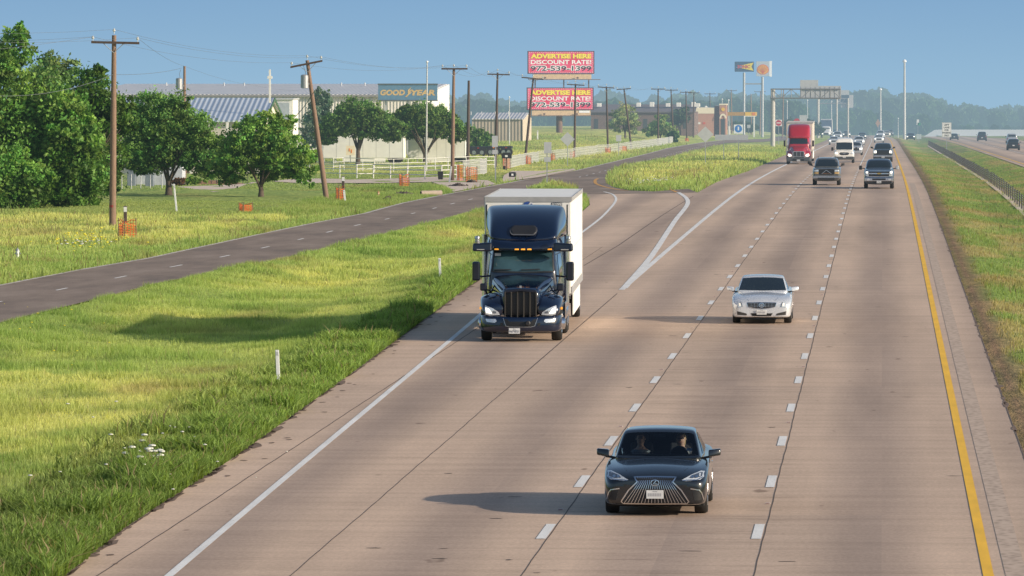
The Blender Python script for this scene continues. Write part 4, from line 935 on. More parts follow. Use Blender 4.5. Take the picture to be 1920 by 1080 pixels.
# ---- smaller traffic further off
def quick(nm, kind, col, px, py, label, lit=True, face=True, w=.93, hood=.95, roof=1.5, L_=4.6, metal=.3, group=None, cat='car', pn=None):
    p = G(px, py); pm = paint(pn or ('c%d_%d' % (int(col[0]*999), int(col[2]*999))), col, metal, .3)
    t, tb, tc_, b0 = tall(nm, pm, (p.x, p.y, p.z), 0 if face else math.pi, label, kind, w, hood, roof, L_, 2.75, .33 if roof < 1.6 else .37, group, cat=cat, nose=.22)
    if not face: t.location.y += 1.0
    patch('grille', rect(-w*.5,w*.5,hood*.55,hood*.82), tb, M_LGR, t, off=.012, step=.15)
    for s in (1,-1):
        q = (lambda p: p) if s == 1 else mir
        patch('headlight', q(rect(w*.58,w*.9,hood*.66,hood*.86)), tb, M_HEADW if lit else M_HEAD, t, off=.016, step=.1)
        wing_mirror(t, s*w, .95, hood + .12, .2, .15, pm if lit else M_BLK, s)
    if not face: plate(t, 0, L_ - .95 + .04, .7, ['TEXAS', '8KJ 220'])
    return t
quick('silver_suv', 'suv', (.42,.43,.45), 1603.5, 291, 'silver suv half hidden behind the white van', True, w=.93, hood=1.05, roof=1.68, cat='suv')
quick('white_compact_suv', 'suv', (.62,.62,.62), 1611, 273.5, 'white small suv with lit headlamp on the right behind the silver suv', w=.9, hood=1.0, roof=1.6, cat='suv')
quick('dark_sedan', 'suv', (.03,.035,.045), 1616.5, 261.5, 'dark sedan with bright headlights running behind the white small suv', w=.93, hood=.98, roof=1.52)
quick('white_sedan', 'suv', (.66,.66,.66), 1564, 271.5, 'small white sedan in the outer lane ahead of the far queue', w=.92, hood=.92, roof=1.45)
quick('white_suv', 'suv', (.6,.6,.6), 1570.5, 262, 'white suv directly behind the small white sedan of the outer lane', w=.98, hood=1.1, roof=1.8, cat='suv')
quick('grey_suv', 'suv', (.10,.11,.12), 1568, 255, 'dark grey suv whose roof shows above the white suv of the outer lane', w=.98, hood=1.12, roof=1.9, cat='suv')
quick('charcoal_car', 'suv', (.06,.065,.07), 1587.5, 257.5, 'charcoal car between the white suv and the dark sedan', w=.95, hood=1.0, roof=1.62)
quick('dark_car', 'suv', (.025,.03,.035), 1601, 250.5, 'farthest dark car with two bright headlights at the top of the rise', w=.95, hood=1.0, roof=1.6)
quick('white_sedan', 'suv', (.7,.7,.7), 1648, 267.5, 'white sedan in the inner lane behind the dark slate pickup', w=.93, hood=.95, roof=1.5)
quick('white_suv', 'suv', (.64,.64,.66), 1651, 259, 'white suv following the white sedan of the inner lane', w=.98, hood=1.1, roof=1.8, cat='suv')
quick('cream_car', 'suv', (.6,.52,.42), 1663, 257, 'cream coloured car at the back of the inner lane queue', w=.93, hood=1.0, roof=1.55)
quick('brown_suv', 'suv', (.07,.05,.045), 1668.5, 256, 'brown suv last in the inner lane by the median grass', w=.95, hood=1.1, roof=1.8, lit=False, cat='suv')
quick('dark_car', 'suv', (.03,.04,.05), 1707.5, 262.5, 'dark car with bright headlights standing in the median grass', w=.93, hood=.95, roof=1.48)
quick('black_suv', 'suv', (.02,.02,.022), 1841, 264.5, 'black suv driving away at the far left of the opposite carriageway', False, False, w=.98, hood=1.1, roof=1.9, cat='suv')
quick('black_crossover', 'suv', (.02,.021,.024), 1899.5, 281.5, 'black crossover driving away beside the silver pickup at the right edge', False, False, w=.95, hood=1.0, roof=1.65, cat='suv')
quick('silver_pickup_truck', 'pickup', (.4,.41,.43), 1897, 270, 'silver pickup driving away just beyond the black crossover', False, False, w=1.0, hood=1.15, roof=1.85, cat='pickup truck')
quick('dark_car', 'suv', (.02,.025,.03), 1789, 262.5, 'small dark car low on the far carriageway beside the passing lane sign', False, False, w=.93, hood=.9, roof=1.4)
# ------------------------------------------------------------------ heavy trucks
NAVY = paint('navy', (.003, .009, .030), .1, .16); NAVY2 = mat('navy_trim', (.003,.007,.02), .3, .1, var=.05, coat=.6)
M_TRL = mat('trailer_white', (.82,.80,.75), .55, var=.05, nscale=1.5); M_TRS = mat('trailer_rail', (.42,.41,.40), .5, .3, var=.1)
def dual(parent, x, y, s): 
    o = wheel(parent, x, y, .5, .28, s, .58, M_ALLOY, 8); return o
def trailer(t, y0, y1, hw=1.3, zb=1.15, zt=4.05, wheels=(), mside=None):
    tr = MB().box(-hw, hw, y0, y1, zb, zt).build('trailer', mside or M_TRL, t, bevel=.03)
    mb = MB()
    for s in (-1, 1):
        mb.box(*sorted((s*hw, s*(hw+.02))), y0, y1, zb-.02, zb+.22); mb.box(*sorted((s*hw, s*(hw+.02))), y0, y1, zt-.12, zt+.015)
    mb.box(-hw, hw, y0-.02, y0, zt-.14, zt+.015); mb.build('rail', M_TRS, tr)
    n = int((y1 - y0) / 1.2)
    for s in (-1, 1):
        mb = MB()
        for k in range(n + 1):
            y = y0 + .05 + k * (y1 - y0 - .1) / n; mb.box(*sorted((s*(hw-.002), s*(hw+.004))), y - .010, y + .010, zb + .22, zt - .12)
        mb.box(*sorted((s*(hw-.002), s*(hw+.003))), y0, y1, 2.5, 2.515); mb.build('panel_seam', mat('seam', (.60,.56,.51), .6, var=.05), tr)
    mb = MB()
    for s in (-1, 1): mb.box(*sorted((s*(hw-.04), s*(hw-.01))), y0 + 2.6, y1 - 2.2, .42, zb)
    mb.build('side_skirt', M_TRL, tr)
    MB().box(-.5,.5,y0+.4,y1-.1,zb-.22,zb).build('chassis', M_UND, tr)
    for y in wheels:
        for s in (-1, 1): dual(t, s*1.12, y, s)
        MB().cyl((-1.0,y,.5),(1.0,y,.5),.07).build('axle', M_UND, t)
    MB().box(-hw+.1, hw-.1, y1-.1, y1, .5, .62).build('underride_guard', M_SILV, tr)
    return tr
# ---- navy tractor, origin under the front axle
RZ = R(1.4)
t = thing('semi_truck', (-10.47, 171.0, 0), RZ, 'dark navy semi truck with sensor arms on the cab and a short white box trailer', 'semi truck')
def ring8(y, w, z0, z1, wt=None, r=.12):
    wt = w if wt is None else wt
    return (y, [(0,z0), (w-r,z0), (w,z0+r), (w,(z0+z1)/2), (wt,z1-r), (wt-r,z1), (wt*.4,z1+.01), (0,z1+.015)])
hood = body('hood', [(-1.05,[(0,.70),(.40,.70),(.47,.8),(.485,1.1),(.50,1.36),(.40,1.47),(.2,1.48),(0,1.49)]), (-.98,[(0,.70),(.45,.70),(.52,.8),(.53,1.1),(.55,1.42),(.46,1.53),(.22,1.54),(0,1.555)]),
    (-.5,[(0,.70),(.50,.70),(.60,.8),(.62,1.15),(.64,1.50),(.55,1.62),(.26,1.64),(0,1.665)]), (.1,[(0,.70),(.62,.70),(.74,.9),(.76,1.3),(.77,1.62),(.66,1.74),(.32,1.76),(0,1.78)]), (.7,[(0,.70),(.75,.70),(.90,.9),(.92,1.4),(.92,1.76),(.80,1.86),(.4,1.88),(0,1.90)]), (.95,[(0,.70),(.80,.70),(.95,.9),(.96,1.4),(.96,1.80),(.84,1.90),(.4,1.92),(0,1.94)])], NAVY, t)
th = bvh(hood)
gr = patch('grille', [(-.43,.71),(.43,.71),(.47,1.38),(.44,1.47),(0,1.50),(-.44,1.47),(-.47,1.38)], th, M_LGR, t, off=.02, step=.1)
for x in (-.45,-.27,-.09,.09,.27,.45):
    z0 = .72; MB().box(x-.018,x+.018,-1.115,-1.06,z0,1.45).build('grille_bar', mat('bronze_bar', (.09,.08,.07), .35, .7, var=.1) , gr, bevel=.006)
mbm = MB()
for k in range(9):
    z = .78 + k*.08; mbm.box(-.43,.43,-1.075,-1.062,z,z+.012)
mbm.build('grille_mesh', mat('mesh_dark', (.03,.028,.026), .5, .5, var=0), gr)
MB().prism([(-.47,1.42),(-.45,1.50),(0,1.54),(.45,1.50),(.47,1.42),(0,1.47)], -1.10, -1.0).build('grille_surround', NAVY2, gr, bevel=.01)
MB().box(-.03,.03,-1.06,-1.04,1.56,1.63).build('hood_emblem', M_CHR, t)
for s in (1, -1):
    # fender: an arch over the steer wheel flowing to the headlight
    rr = []
    for y, zt, zb, wo in ((-1.10,1.02,.70,1.03),(-1.02,1.12,.70,1.12),(-.75,1.26,.78,1.18),(-.45,1.36,.98,1.20),(-.1,1.40,1.10,1.21),(.3,1.36,1.08,1.20),(.62,1.22,.90,1.17),(.75,1.05,.80,1.14)):
        rr.append([(s*.46,y,zb),(s*.46,y,zt-.02),(s*.62,y,zt+.03),(s*.90,y,zt),(s*(wo-.03),y,zt-.10),(s*wo,y,(zt+zb)/2),(s*(wo-.02),y,zb)])
    fd = MB().rings(rr).build('fender', NAVY, t, smooth=True, sub=2); tf = bvh(fd)
    q = (lambda p: p) if s == 1 else mir
    hl = patch('headlight', q([(.60,.78),(.63,.86),(.80,.97),(1.03,1.06),(1.05,.98),(1.02,.80),(.9,.765)]), tf, M_HEAD, t, off=.02, step=.06)
    patch('lamp_lens', q([(.82,.82),(1.0,.84),(1.02,1.0),(.92,.96)]), tf, M_HEADW, hl, off=.03, step=.06)
    patch('lamp_projector', q([(.70,.83),(.80,.83),(.80,.90),(.70,.88)]), tf, mat('lamp_dark2', (.1,.12,.15), .2, var=0, coat=1), hl, off=.03, step=.05)
    MB().box(*sorted((s*1.17,s*1.20)),-.80,-.66,.93,1.0).build('turn_signal', M_AMB, fd)
    wheel(t, s*1.02, 0, .5, .30, s, .6, M_CHR, 10)
    MB().lathe([(.19,s*.0),(.17,s*.10),(.05,s*.13)],(s*1.15,0,.5),'x',14).build('hub_cover', M_CHR, t)
    # mirrors
    mm = MB().box(*sorted((s*1.26,s*1.49)),.82,1.0,1.70,2.26).build('wing_mirror', NAVY2, t, bevel=.05); MB().box(*sorted((s*1.28,s*1.47)),1.0,1.012,1.78,2.2).build('mirror_glass', M_MUD, mm)
    MB().tube([(s*.98,.95,1.84),(s*1.2,.9,1.82),(s*1.3,.9,1.84)], .028).build('mirror_arm', NAVY2, mm)
    hm = MB().box(*sorted((s*1.02,s*1.22)),-.10,.02,1.44,1.66).build('hood_mirror', NAVY2, t, bevel=.04); MB().tube([(s*.80,.35,1.60),(s*.9,.1,1.42),(s*1.08,-.04,1.5)], .022).build('mirror_arm', NAVY2, hm); MB().tube([(s*.85,.5,1.45),(s*1.0,.2,1.33),(s*1.1,-.04,1.48)], .022).build('mirror_arm', NAVY2, hm)
    # sensor arm over the cab
    sa = MB().hexa([(s*.90,.60,2.56),(s*1.47,.56,2.57),(s*1.47,.84,2.57),(s*.90,.88,2.56)],[(s*.90,.62,2.83),(s*1.46,.60,2.80),(s*1.46,.82,2.80),(s*.90,.86,2.83)]).build('sensor_arm', NAVY2, t, bevel=.05)
    MB().lathe([(.075,2.80),(.08,2.86),(.06,2.88),(.06,2.92),(.08,2.94),(.075,3.0),(.03,3.02)],(s*1.33,.70,0),'z',14).build('lidar', M_SILV, sa, smooth=True)
    MB().box(*sorted((s*1.12,s*1.34)),.562,.575,2.61,2.635).build('sensor_window', M_TRS, sa)
    # fuel tank and steps
    MB().lathe([(.1,2.5),(.33,2.52),(.34,2.6),(.34,4.0),(.33,4.08),(.1,4.1)],(s*.93,0,.72),'y',22).build('fuel_tank', M_CHR, t, smooth=True)
    MB().box(*sorted((s*.85,s*1.2)),1.1,2.4,.35,.42).box(*sorted((s*.9,s*1.17)),1.15,2.3,.68,.73).build('step', M_ALLOY, t, bevel=.01)
    MB().box(*sorted((s*1.19,s*1.235)),.98,5.0,.55,1.05).build('side_fairing', NAVY, t, bevel=.02)
    for y in (4.6, 5.9): dual(t, s*1.05, y, s)
    MB().cyl((s*1.22,2.85,1.0),(s*1.22,2.85,3.0),.07).build('exhaust_stack', M_CHR, t)
# bumper
bpo = MB(); ro = []
for x, y, z0, z1 in ((-1.19,-.45,.42,.76),(-1.17,-.85,.32,.76),(-1.05,-1.12,.28,.77),(-.6,-1.27,.28,.75),(0,-1.32,.28,.72),(.6,-1.27,.28,.75),(1.05,-1.12,.28,.77),(1.17,-.85,.32,.76),(1.19,-.45,.42,.76)):
    ro.append([(x,y+.08,z0),(x,y,z0+.05),(x,y-.01,(z0+z1)/2),(x,y+.02,z1-.04),(x,y+.08,z1),(x*.95,y+.3,z1),(x*.95,y+.3,z0)])
bp = bpo.rings(ro).build('bumper', NAVY, t, smooth=True, sub=2); tbp = bvh(bp)
patch('bumper_intake', [(-.44,.48),(-.30,.45),(.30,.45),(.44,.48),(.50,.68),(.38,.66),(.32,.60),(-.32,.60),(-.38,.66),(-.50,.68)], tbp, M_LGR, bp, off=.015, step=.08)
patch('intake_trim', strip([(-.50,.70),(-.42,.47),(-.30,.44),(.30,.44),(.42,.47),(.50,.70)], .015), tbp, M_SILV, bp, off=.02, step=.08)
for s in (1,-1):
    q = (lambda p: p) if s == 1 else mir
    patch('fog_light', q([(.68,.61),(.74,.56),(.98,.58),(1.02,.67),(.72,.67)]), tbp, M_HEAD, bp, off=.016, step=.05)
    patch('tow_recess', q(rect(.50,.58,.48,.56)), tbp, M_LGR, bp, off=.014, step=.05)
MB().lathe([(.05,-1.40),(.075,-1.38),(.075,-1.30)],(.22,0,.55),'y',14).build('radar', M_BLK, bp)
plate(t, -.17, -1.36, .33, ['TEXAS', 'R67*8531'], .32, .16)
# cab
cab = body('cab', [(.80,[(0,.9),(.85,.9),(.98,1.0),(.99,1.5),(.97,1.9),(.80,1.93),(.4,1.94),(0,1.95)]), (.98,[(0,.9),(.88,.9),(1.03,1.0),(1.04,1.6),(.96,2.15),(.82,2.22),(.4,2.24),(0,2.25)]), (1.35,[(0,.9),(.9,.9),(1.07,1.0),(1.08,1.7),(.94,2.62),(.80,2.70),(.4,2.73),(0,2.74)]), (1.9,[(0,.9),(.9,.9),(1.10,1.0),(1.10,1.8),(.98,2.80),(.84,2.9),(.4,2.92),(0,2.93)]), (2.6,[(0,.9),(.9,.9),(1.16,1.0),(1.17,1.8),(1.10,2.9),(.95,3.05),(.4,3.1),(0,3.1)]), (3.2,[(0,.9),(.9,.9),(1.21,1.0),(1.22,1.8),(1.20,2.95),(1.05,3.15),(.4,3.2),(0,3.2)]), (4.6,[(0,.9),(.9,.9),(1.22,1.0),(1.22,1.8),(1.22,3.0),(1.1,3.3),(.4,3.3),(0,3.3)])], NAVY, t); tcb = bvh(cab)
ws = patch('windshield', [(-.90,1.98),(-.4,1.965),(0,1.96),(.4,1.965),(.90,1.98),(.865,2.52),(.4,2.58),(-.4,2.58),(-.865,2.52)], tcb, mat('truck_glass', (.03,.065,.075), .06, 0, var=.5, nscale=1.2, coat=1), t, off=.015, step=.1)
patch('windshield_seal', strip([(-.90,1.97),(0,1.95),(.90,1.97),(.865,2.53),(.4,2.59),(-.4,2.59),(-.865,2.53),(-.90,1.97)], .045), tcb, M_BLK, ws, off=.022, step=.1)
for a_, b_ in (((-.86,2.02),(-.35,2.03)),((-.06,2.02),(.50,2.04))): patch('wiper', strip([a_, b_], .028), tcb, M_BLK, ws, off=.05, step=.1)
patch('windshield_sticker', rect(-.84,-.66,2.42,2.50), tcb, M_PLATE, ws, off=.03, step=.1)
for s, ax in ((1,'right'),(-1,'left')):
    patch('side_window', [(1.35,1.75),(2.2,1.72),(2.2,2.45),(1.62,2.45),(1.45,2.3)], tcb, M_GLASS, t, ax, .01, .15)
    patch('door', strip([(1.15,1.0),(1.2,2.45),(2.3,2.5),(2.3,1.0)], .025), tcb, M_BLK, t, ax, .006, .15)
    patch('sleeper_window', rect(3.1,3.7,2.2,2.6), tcb, M_GLASS, t, ax, .01, .15)
# brow above the windshield with five amber lamps
br = MB(); rr = []
for x in (-1.0,-.85,-.5,0,.5,.85,1.0):
    yf = .86 + .22 * (x/1.0)**2; rr.append([(x,yf,2.55),(x,yf-.02,2.64),(x,yf+.08,2.78 + .12*(x**2)),(x,yf+.35,2.90 + .10*(x**2)),(x,yf+.9,2.90),(x,yf+.9,2.55)])
br = br.rings(rr).build('sun_visor', NAVY, t, smooth=True, sub=2); tbr = bvh(br)
for x in (-.78,-.185,0,.185,.78): patch('marker_lamp', [(x-.065,2.60),(x+.065,2.60),(x+.055,2.64),(x-.055,2.64)], tbr, M_AMB, br, off=.02, step=.04)
# roof fairing
rf = body('roof_fairing', [(1.15,[(0,2.80),(.80,2.85),(.92,2.88),(.93,2.90),(.92,2.93),(.7,2.92),(.4,2.88),(0,2.86)]), (1.35,[(0,2.80),(.9,2.85),(1.0,2.92),(1.0,3.02),(.96,3.10),(.8,3.12),(.4,3.08),(0,3.06)]), (1.9,[(0,2.8),(.95,2.85),(1.06,2.95),(1.06,3.2),(1.0,3.42),(.85,3.48),(.4,3.48),(0,3.47)]), (2.6,[(0,2.8),(1.0,2.85),(1.15,2.95),(1.15,3.3),(1.05,3.66),(.93,3.73),(.45,3.76),(0,3.76)]), (3.3,[(0,2.8),(1.05,2.85),(1.21,2.95),(1.21,3.4),(1.14,3.80),(1.05,3.86),(.5,3.88),(0,3.88)]), (3.9,[(0,2.8),(1.05,2.85),(1.22,2.95),(1.22,3.4),(1.17,3.80),(1.08,3.86),(.5,3.88),(0,3.88)])], NAVY, t); trf = bvh(rf)
pill = [(.27*(1 if math.cos(a)>0 else -1) + .12*math.cos(a), 3.16 + .125*math.sin(a)) for a in [k*6.283/20 + .01 for k in range(20)]]
pd = patch('sensor_pod', pill, trf, M_BLK, t, off=.06, step=.05, thick=.06)
patch('pod_bezel', strip(pill + [pill[0]], .03), trf, mat('bezel_grey', (.16,.16,.17), .4, .5, var=0), pd, off=.10, step=.05)
for x in (-.25,-.19,.17,.25): patch('pod_camera', rect(x-.02,x+.03,3.10,3.20), trf, mat('camera_dark', (.09,.09,.10), .3), pd, off=.10, step=.05)
patch('pod_camera', rect(-.11,.08,3.09,3.15), trf, M_TRS, pd, off=.101, step=.05)
for x in (-.1,.1): patch('roof_bolt', rect(x-.012,x+.012,2.955,2.98), trf, M_CHR, rf, off=.02, step=.02)
for s in (1,-1):
    # rounded cheek behind the cab and side extender
    MB().rings([[(s*(.90+.10*math.cos(a)*k), 1.55+.5*kk, 2.88+.20*math.sin(a)*k + .1*kk) for a in [j*6.283/12 for j in range(12)]] for k, kk in ((.5,0),(1,.3),(1.3,.8),(1.3,1.6))]).build('cab_cheek', NAVY, t, smooth=True, sub=1)
    MB().box(*sorted((s*1.18,s*1.225)),3.9,4.75,.95,3.86).build('side_extender', NAVY, t, bevel=.015)
MB().box(-.45,.45,1.0,6.4,.62,.9).build('chassis', M_UND, t)
tr = trailer(t, 4.95, 17.2, wheels=(16.0,))
mb = MB(); text(mb, '430221', .34, .11, (.68, 4.945, 3.80), .01); mb.build('unit_number', M_INK, tr)
mb = MB().prism([(.14*math.cos(a), 3.80 + .13*math.sin(a)) for a in [k*math.pi/12 for k in range(13)]], 4.93, 4.945).build('round_logo', mat('logo_blue', (.03,.08,.3), .5, var=0), tr)
mb = MB().prism([(.14*math.cos(a), 3.80 + .13*math.sin(a)) for a in [k*math.pi/12 for k in range(2,5)]] + [(0,3.82)], 4.92, 4.932).build('logo_mark', M_PLATE, tr)

# ---- red tractor with rounded nose
PR = paint('red', (.38,.008,.022), .0, .3)
p = G(1497.5, 308)
t = thing('semi_truck', (p.x, p.y, p.z), 0, 'red semi truck with chrome framed grille and tall roof in the outer lane', 'semi truck')
def rg(y, w, zb, zt, wt=None, r=.15): wt = w*.92 if wt is None else wt; return (y, [(0,zb),(w-.1,zb),(w,zb+.1),(w,(zb+zt)/2),(wt,zt-r),(wt-r*.9,zt),(wt*.4,zt+.02),(0,zt+.03)])
hood = body('hood', [rg(-1.1,.62,.75,1.28,.55), rg(-1.0,.72,.75,1.38,.62), rg(-.5,.80,.75,1.52,.70), rg(.2,.95,.75,1.70,.82), rg(.9,1.05,.75,1.88,.95)], PR, t); th = bvh(hood)
gp = [(-.60,.76),(.60,.76),(.58,1.22),(.5,1.30),(-.5,1.30),(-.58,1.22)]
gr = patch('grille', [(-.56,.80),(.56,.80),(.54,1.2),(.46,1.26),(-.46,1.26),(-.54,1.2)], th, M_LGR, t, off=.03, step=.1)
MB().prism(gp, -1.16, -1.12).build('grille_frame', M_CHR, t); MB().prism([(-.52,.80),(.52,.80),(.5,1.2),(.44,1.24),(-.44,1.24),(-.5,1.2)], -1.175, -1.158).build('grille_mesh', mat('grille_grey', (.06,.06,.065), .4, .4, var=0), gr)
for x in (-.18,.18): MB().box(x-.02,x+.02,-1.2,-1.17,.80,1.24).build('grille_bar', M_CHR, gr)
for s in (1,-1):
    q = (lambda p: p) if s == 1 else mir
    rr = []
    for y, zt, zb, wo in ((-1.05,1.0,.70,1.05),(-.95,1.12,.70,1.15),(-.4,1.36,.98,1.2),(0,1.40,1.10,1.21),(.4,1.34,1.05,1.20),(.72,1.1,.85,1.17)):
        rr.append([(s*.5,y,zb),(s*.5,y,zt),(s*.68,y,zt+.02),(s*.92,y,zt),(s*(wo-.03),y,zt-.10),(s*wo,y,(zt+zb)/2),(s*(wo-.02),y,zb)])
    fd = MB().rings(rr).build('fender', PR, t, smooth=True, sub=2); tf = bvh(fd)
    patch('headlight', q([(.66,.80),(.72,1.0),(1.0,1.06),(1.05,.85),(.9,.76)]), tf, M_HEADW, t, off=.02, step=.08)
    wheel(t, s*1.03, 0, .5, .30, s, .6, M_ALLOY, 8)
    mm = MB().box(*sorted((s*1.30,s*1.50)),.85,1.0,1.72,2.32).build('wing_mirror', M_BLK, t, bevel=.04); MB().tube([(s*1.0,1.0,1.8),(s*1.35,.92,1.75)], .03).build('mirror_arm', M_BLK, mm)
    MB().box(*sorted((s*1.0,s*1.1)),-.25,-.12,1.55,1.75).build('hood_mirror', M_BLK, t, bevel=.03)
    for y in (4.8,6.1): dual(t, s*1.05, y, s)
    MB().box(*sorted((s*1.18,s*1.22)),1.0,4.6,.5,1.1).build('side_fairing', PR, t)
MB().box(-1.18,1.18,-1.28,-.7,.28,.70).build('bumper', mat('bumper_grey', (.08,.085,.09), .5, .2, var=.1), t, bevel=.1)
MB().box(-.55,.55,-1.3,-1.27,.38,.55).build('bumper_intake', M_LGR, t)
plate(t, 0, -1.3, .40, ['TEXAS', 'AP 51'], .32, .16)
cab = body('cab', [rg(.85,1.05,.9,1.95,.98), rg(1.05,1.08,.9,2.25,.96), rg(1.4,1.12,.9,2.62,.98), rg(2.2,1.18,.9,3.05,1.08), rg(4.4,1.2,.9,3.3,1.15)], PR, t); tcb = bvh(cab)
patch('windshield', [(-.88,1.98),(.88,1.98),(.84,2.48),(0,2.53),(-.84,2.48)], tcb, M_GLASS, t, off=.015, step=.12)
rf = body('roof_fairing', [rg(1.2,.95,2.5,2.72,.9), rg(1.4,1.05,2.5,2.95,.95), rg(1.8,1.12,2.5,3.45,1.02), rg(2.4,1.17,2.5,3.85,1.08), rg(3.6,1.2,2.5,4.0,1.14)], PR, t)
MB().box(-.45,.45,1.0,6.4,.62,.9).build('chassis', M_UND, t)
trailer(t, 4.9, 20.2, wheels=(18.4,19.6), mside=mat('trailer_cream', (.62,.56,.48), .6, var=.06))
# ---- far white box truck near the crest, driving away lane side
p = G(1549, 258.5)
t = thing('box_truck', (p.x, p.y, p.z), 0, 'far white tractor pulling a tall blue fronted box trailer behind the gantry posts', 'semi truck')
hood = body('hood', [rg(-1.1,.8,.7,1.2,.72), rg(-.9,1.0,.7,1.4,.85), rg(.3,1.05,.7,1.7,.95), rg(1.0,1.1,.7,1.9,1.0)], PV, t); th = bvh(hood)
patch('grille', rect(-.5,.5,.75,1.2), th, M_LGR, t, off=.03, step=.1)
cab = body('cab', [rg(.85,1.05,.9,1.95,.98), rg(1.2,1.1,.9,2.55,.98), rg(3.4,1.2,.9,2.9,1.1)], PV, t); tcb = bvh(cab)
patch('windshield', [(-.88,1.98),(.88,1.98),(.84,2.40),(-.84,2.40)], tcb, M_GLASS, t, off=.015, step=.15)
for s in (1,-1):
    MB().box(*sorted((s*.75,s*1.0)),-1.15,-1.0,.85,1.1).build('headlight', M_HEADW, t, bevel=.03); wheel(t, s*1.03, 0, .5, .30, s); 
    for y in (4.4,5.6): dual(t, s*1.05, y, s)
trailer(t, 4.0, 17.5, 1.3, 1.15, 4.2, wheels=(15.5,16.7), mside=M_TRL)
MB().box(-1.3,1.3,3.93,3.975,1.5,4.05).build('front_panel', mat('panel_slate', (.06,.09,.15), .5, var=.3, nscale=.8), t)
# ------------------------------------------------------------------ vegetation
M_LEAF = leafmat('tree_leaf', .35, .55, .25); M_BARK = mat('bark', (.10,.075,.055), .95, var=.3, nscale=6, bump=.5)
def leaves(name, lobes, n, size, col, parent, seed=1, fill=.55, droop=0.0, clump=.35, m=None):
    """leaf faces gathered in clumps through a set of lobes (cx, cy, cz, rx, ry, rz)"""
    rg_ = np.random.default_rng(seed); lobes = list(lobes); extra = []
    for l in lobes:
        for q_ in range(5):
            d = rg_.normal(size=3); d /= np.linalg.norm(d); f_ = .26 + .2 * rg_.random(); extra.append((l[0]+d[0]*l[3]*.9, l[1]+d[1]*l[4]*.9, max(l[2]+d[2]*l[5]*.9, .3), l[3]*f_, l[4]*f_, l[5]*f_))
    lobes = [(l[0], l[1], l[2], l[3]*.92, l[4]*.92, l[5]*.92) for l in lobes] + extra
    W = np.array([l[3]*l[5] for l in lobes]); W = W / W.sum(); out = []; cols = []
    for li, l in enumerate(lobes):
        k = int(n * W[li]); nc = max(6, k // 34)
        d = rg_.normal(size=(nc, 3)); d /= np.linalg.norm(d, axis=1)[:, None]; r = rg_.random(nc) ** (fill * .6) * (1 + .10 * rg_.normal(size=nc))
        c = d * r[:, None]; R3 = np.array(l[3:6]); C = np.array(l[:3]) + c * R3
        kk = rg_.integers(0, nc, k); cs = clump * R3.mean() * (.6 + .6 * rg_.random(nc))
        P = C[kk] + rg_.normal(size=(k, 3)) * (cs[kk] * .42)[:, None] * np.array([1, 1, .75])
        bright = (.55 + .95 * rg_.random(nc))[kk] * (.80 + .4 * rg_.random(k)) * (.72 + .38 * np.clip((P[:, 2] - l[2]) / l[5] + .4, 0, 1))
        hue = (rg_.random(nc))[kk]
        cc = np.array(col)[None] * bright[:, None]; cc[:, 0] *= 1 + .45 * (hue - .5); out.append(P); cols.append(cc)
    P = np.concatenate(out); Cc = np.concatenate(cols); k = len(P)
    a = rg_.normal(size=(k, 3)); a /= np.linalg.norm(a, axis=1)[:, None]; b = np.cross(a, rg_.normal(size=(k, 3))); b /= np.linalg.norm(b, axis=1)[:, None]
    s = (size * (.6 + .8 * rg_.random(k)))[:, None]; a = a * s; b = b * s * .6
    V = np.stack([P - a, P - b * .9, P + a, P + b * .9], 1); V[:, 2, 2] -= droop * s[:, 0]
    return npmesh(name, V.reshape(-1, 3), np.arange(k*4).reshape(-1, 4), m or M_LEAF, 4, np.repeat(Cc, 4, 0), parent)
def branchy(parent, h, r, spread, n=6, forks=None, seed=2, name='trunk', lean=0):
    rg_ = random.Random(seed); mb = MB(); fz = h
    mb.tube([(0,0,-.2),(.02,0,fz*.5),(lean*.3,0,fz)], [r*1.35, r, r*.85], 9)
    for k in range(n):
        a = 6.283 * k / n + rg_.random(); L1_ = spread * (.7 + .5 * rg_.random()); up = spread * (.8 + .5*rg_.random())
        p0 = (0,0,fz*(.55+.4*rg_.random())); p1 = (math.cos(a)*L1_*.4, math.sin(a)*L1_*.4, fz+up*.5); p2 = (math.cos(a)*L1_, math.sin(a)*L1_, fz+up*1.15)
        mb.tube([p0,p1,p2], [r*.55,r*.35,r*.10], 6)
        for q in range(2):
            b = a + (rg_.random()-.5)*1.8; mb.tube([p1,(p1[0]+math.cos(b)*L1_*.5,p1[1]+math.sin(b)*L1_*.5,p1[2]+up*.7)], [r*.25,r*.06], 5)
    return mb.build(name, M_BARK, parent, smooth=True)
def tree(nm, px, py, label, lobes, n, size, col, trunk=(1.3,.16,1.6), group=None, seed=1, Y=None, clump=.35, cat='tree', nb=6):
    """lobes given in metres relative to the foot of the tree"""
    p = Gt(px, py) if Y is None else None
    if Y is not None: q = at(px, py, Y); p = Vector((q.x, Y, tz(q.x, Y)))
    t = thing(nm, p, 0, label, cat, group)
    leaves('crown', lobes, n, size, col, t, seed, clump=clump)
    if trunk: branchy(t, trunk[0], trunk[1], trunk[2], nb, seed=seed)
    return t
GR1 = (.12,.19,.035); GR2 = (.16,.30,.06); GRD = (.11,.20,.055)
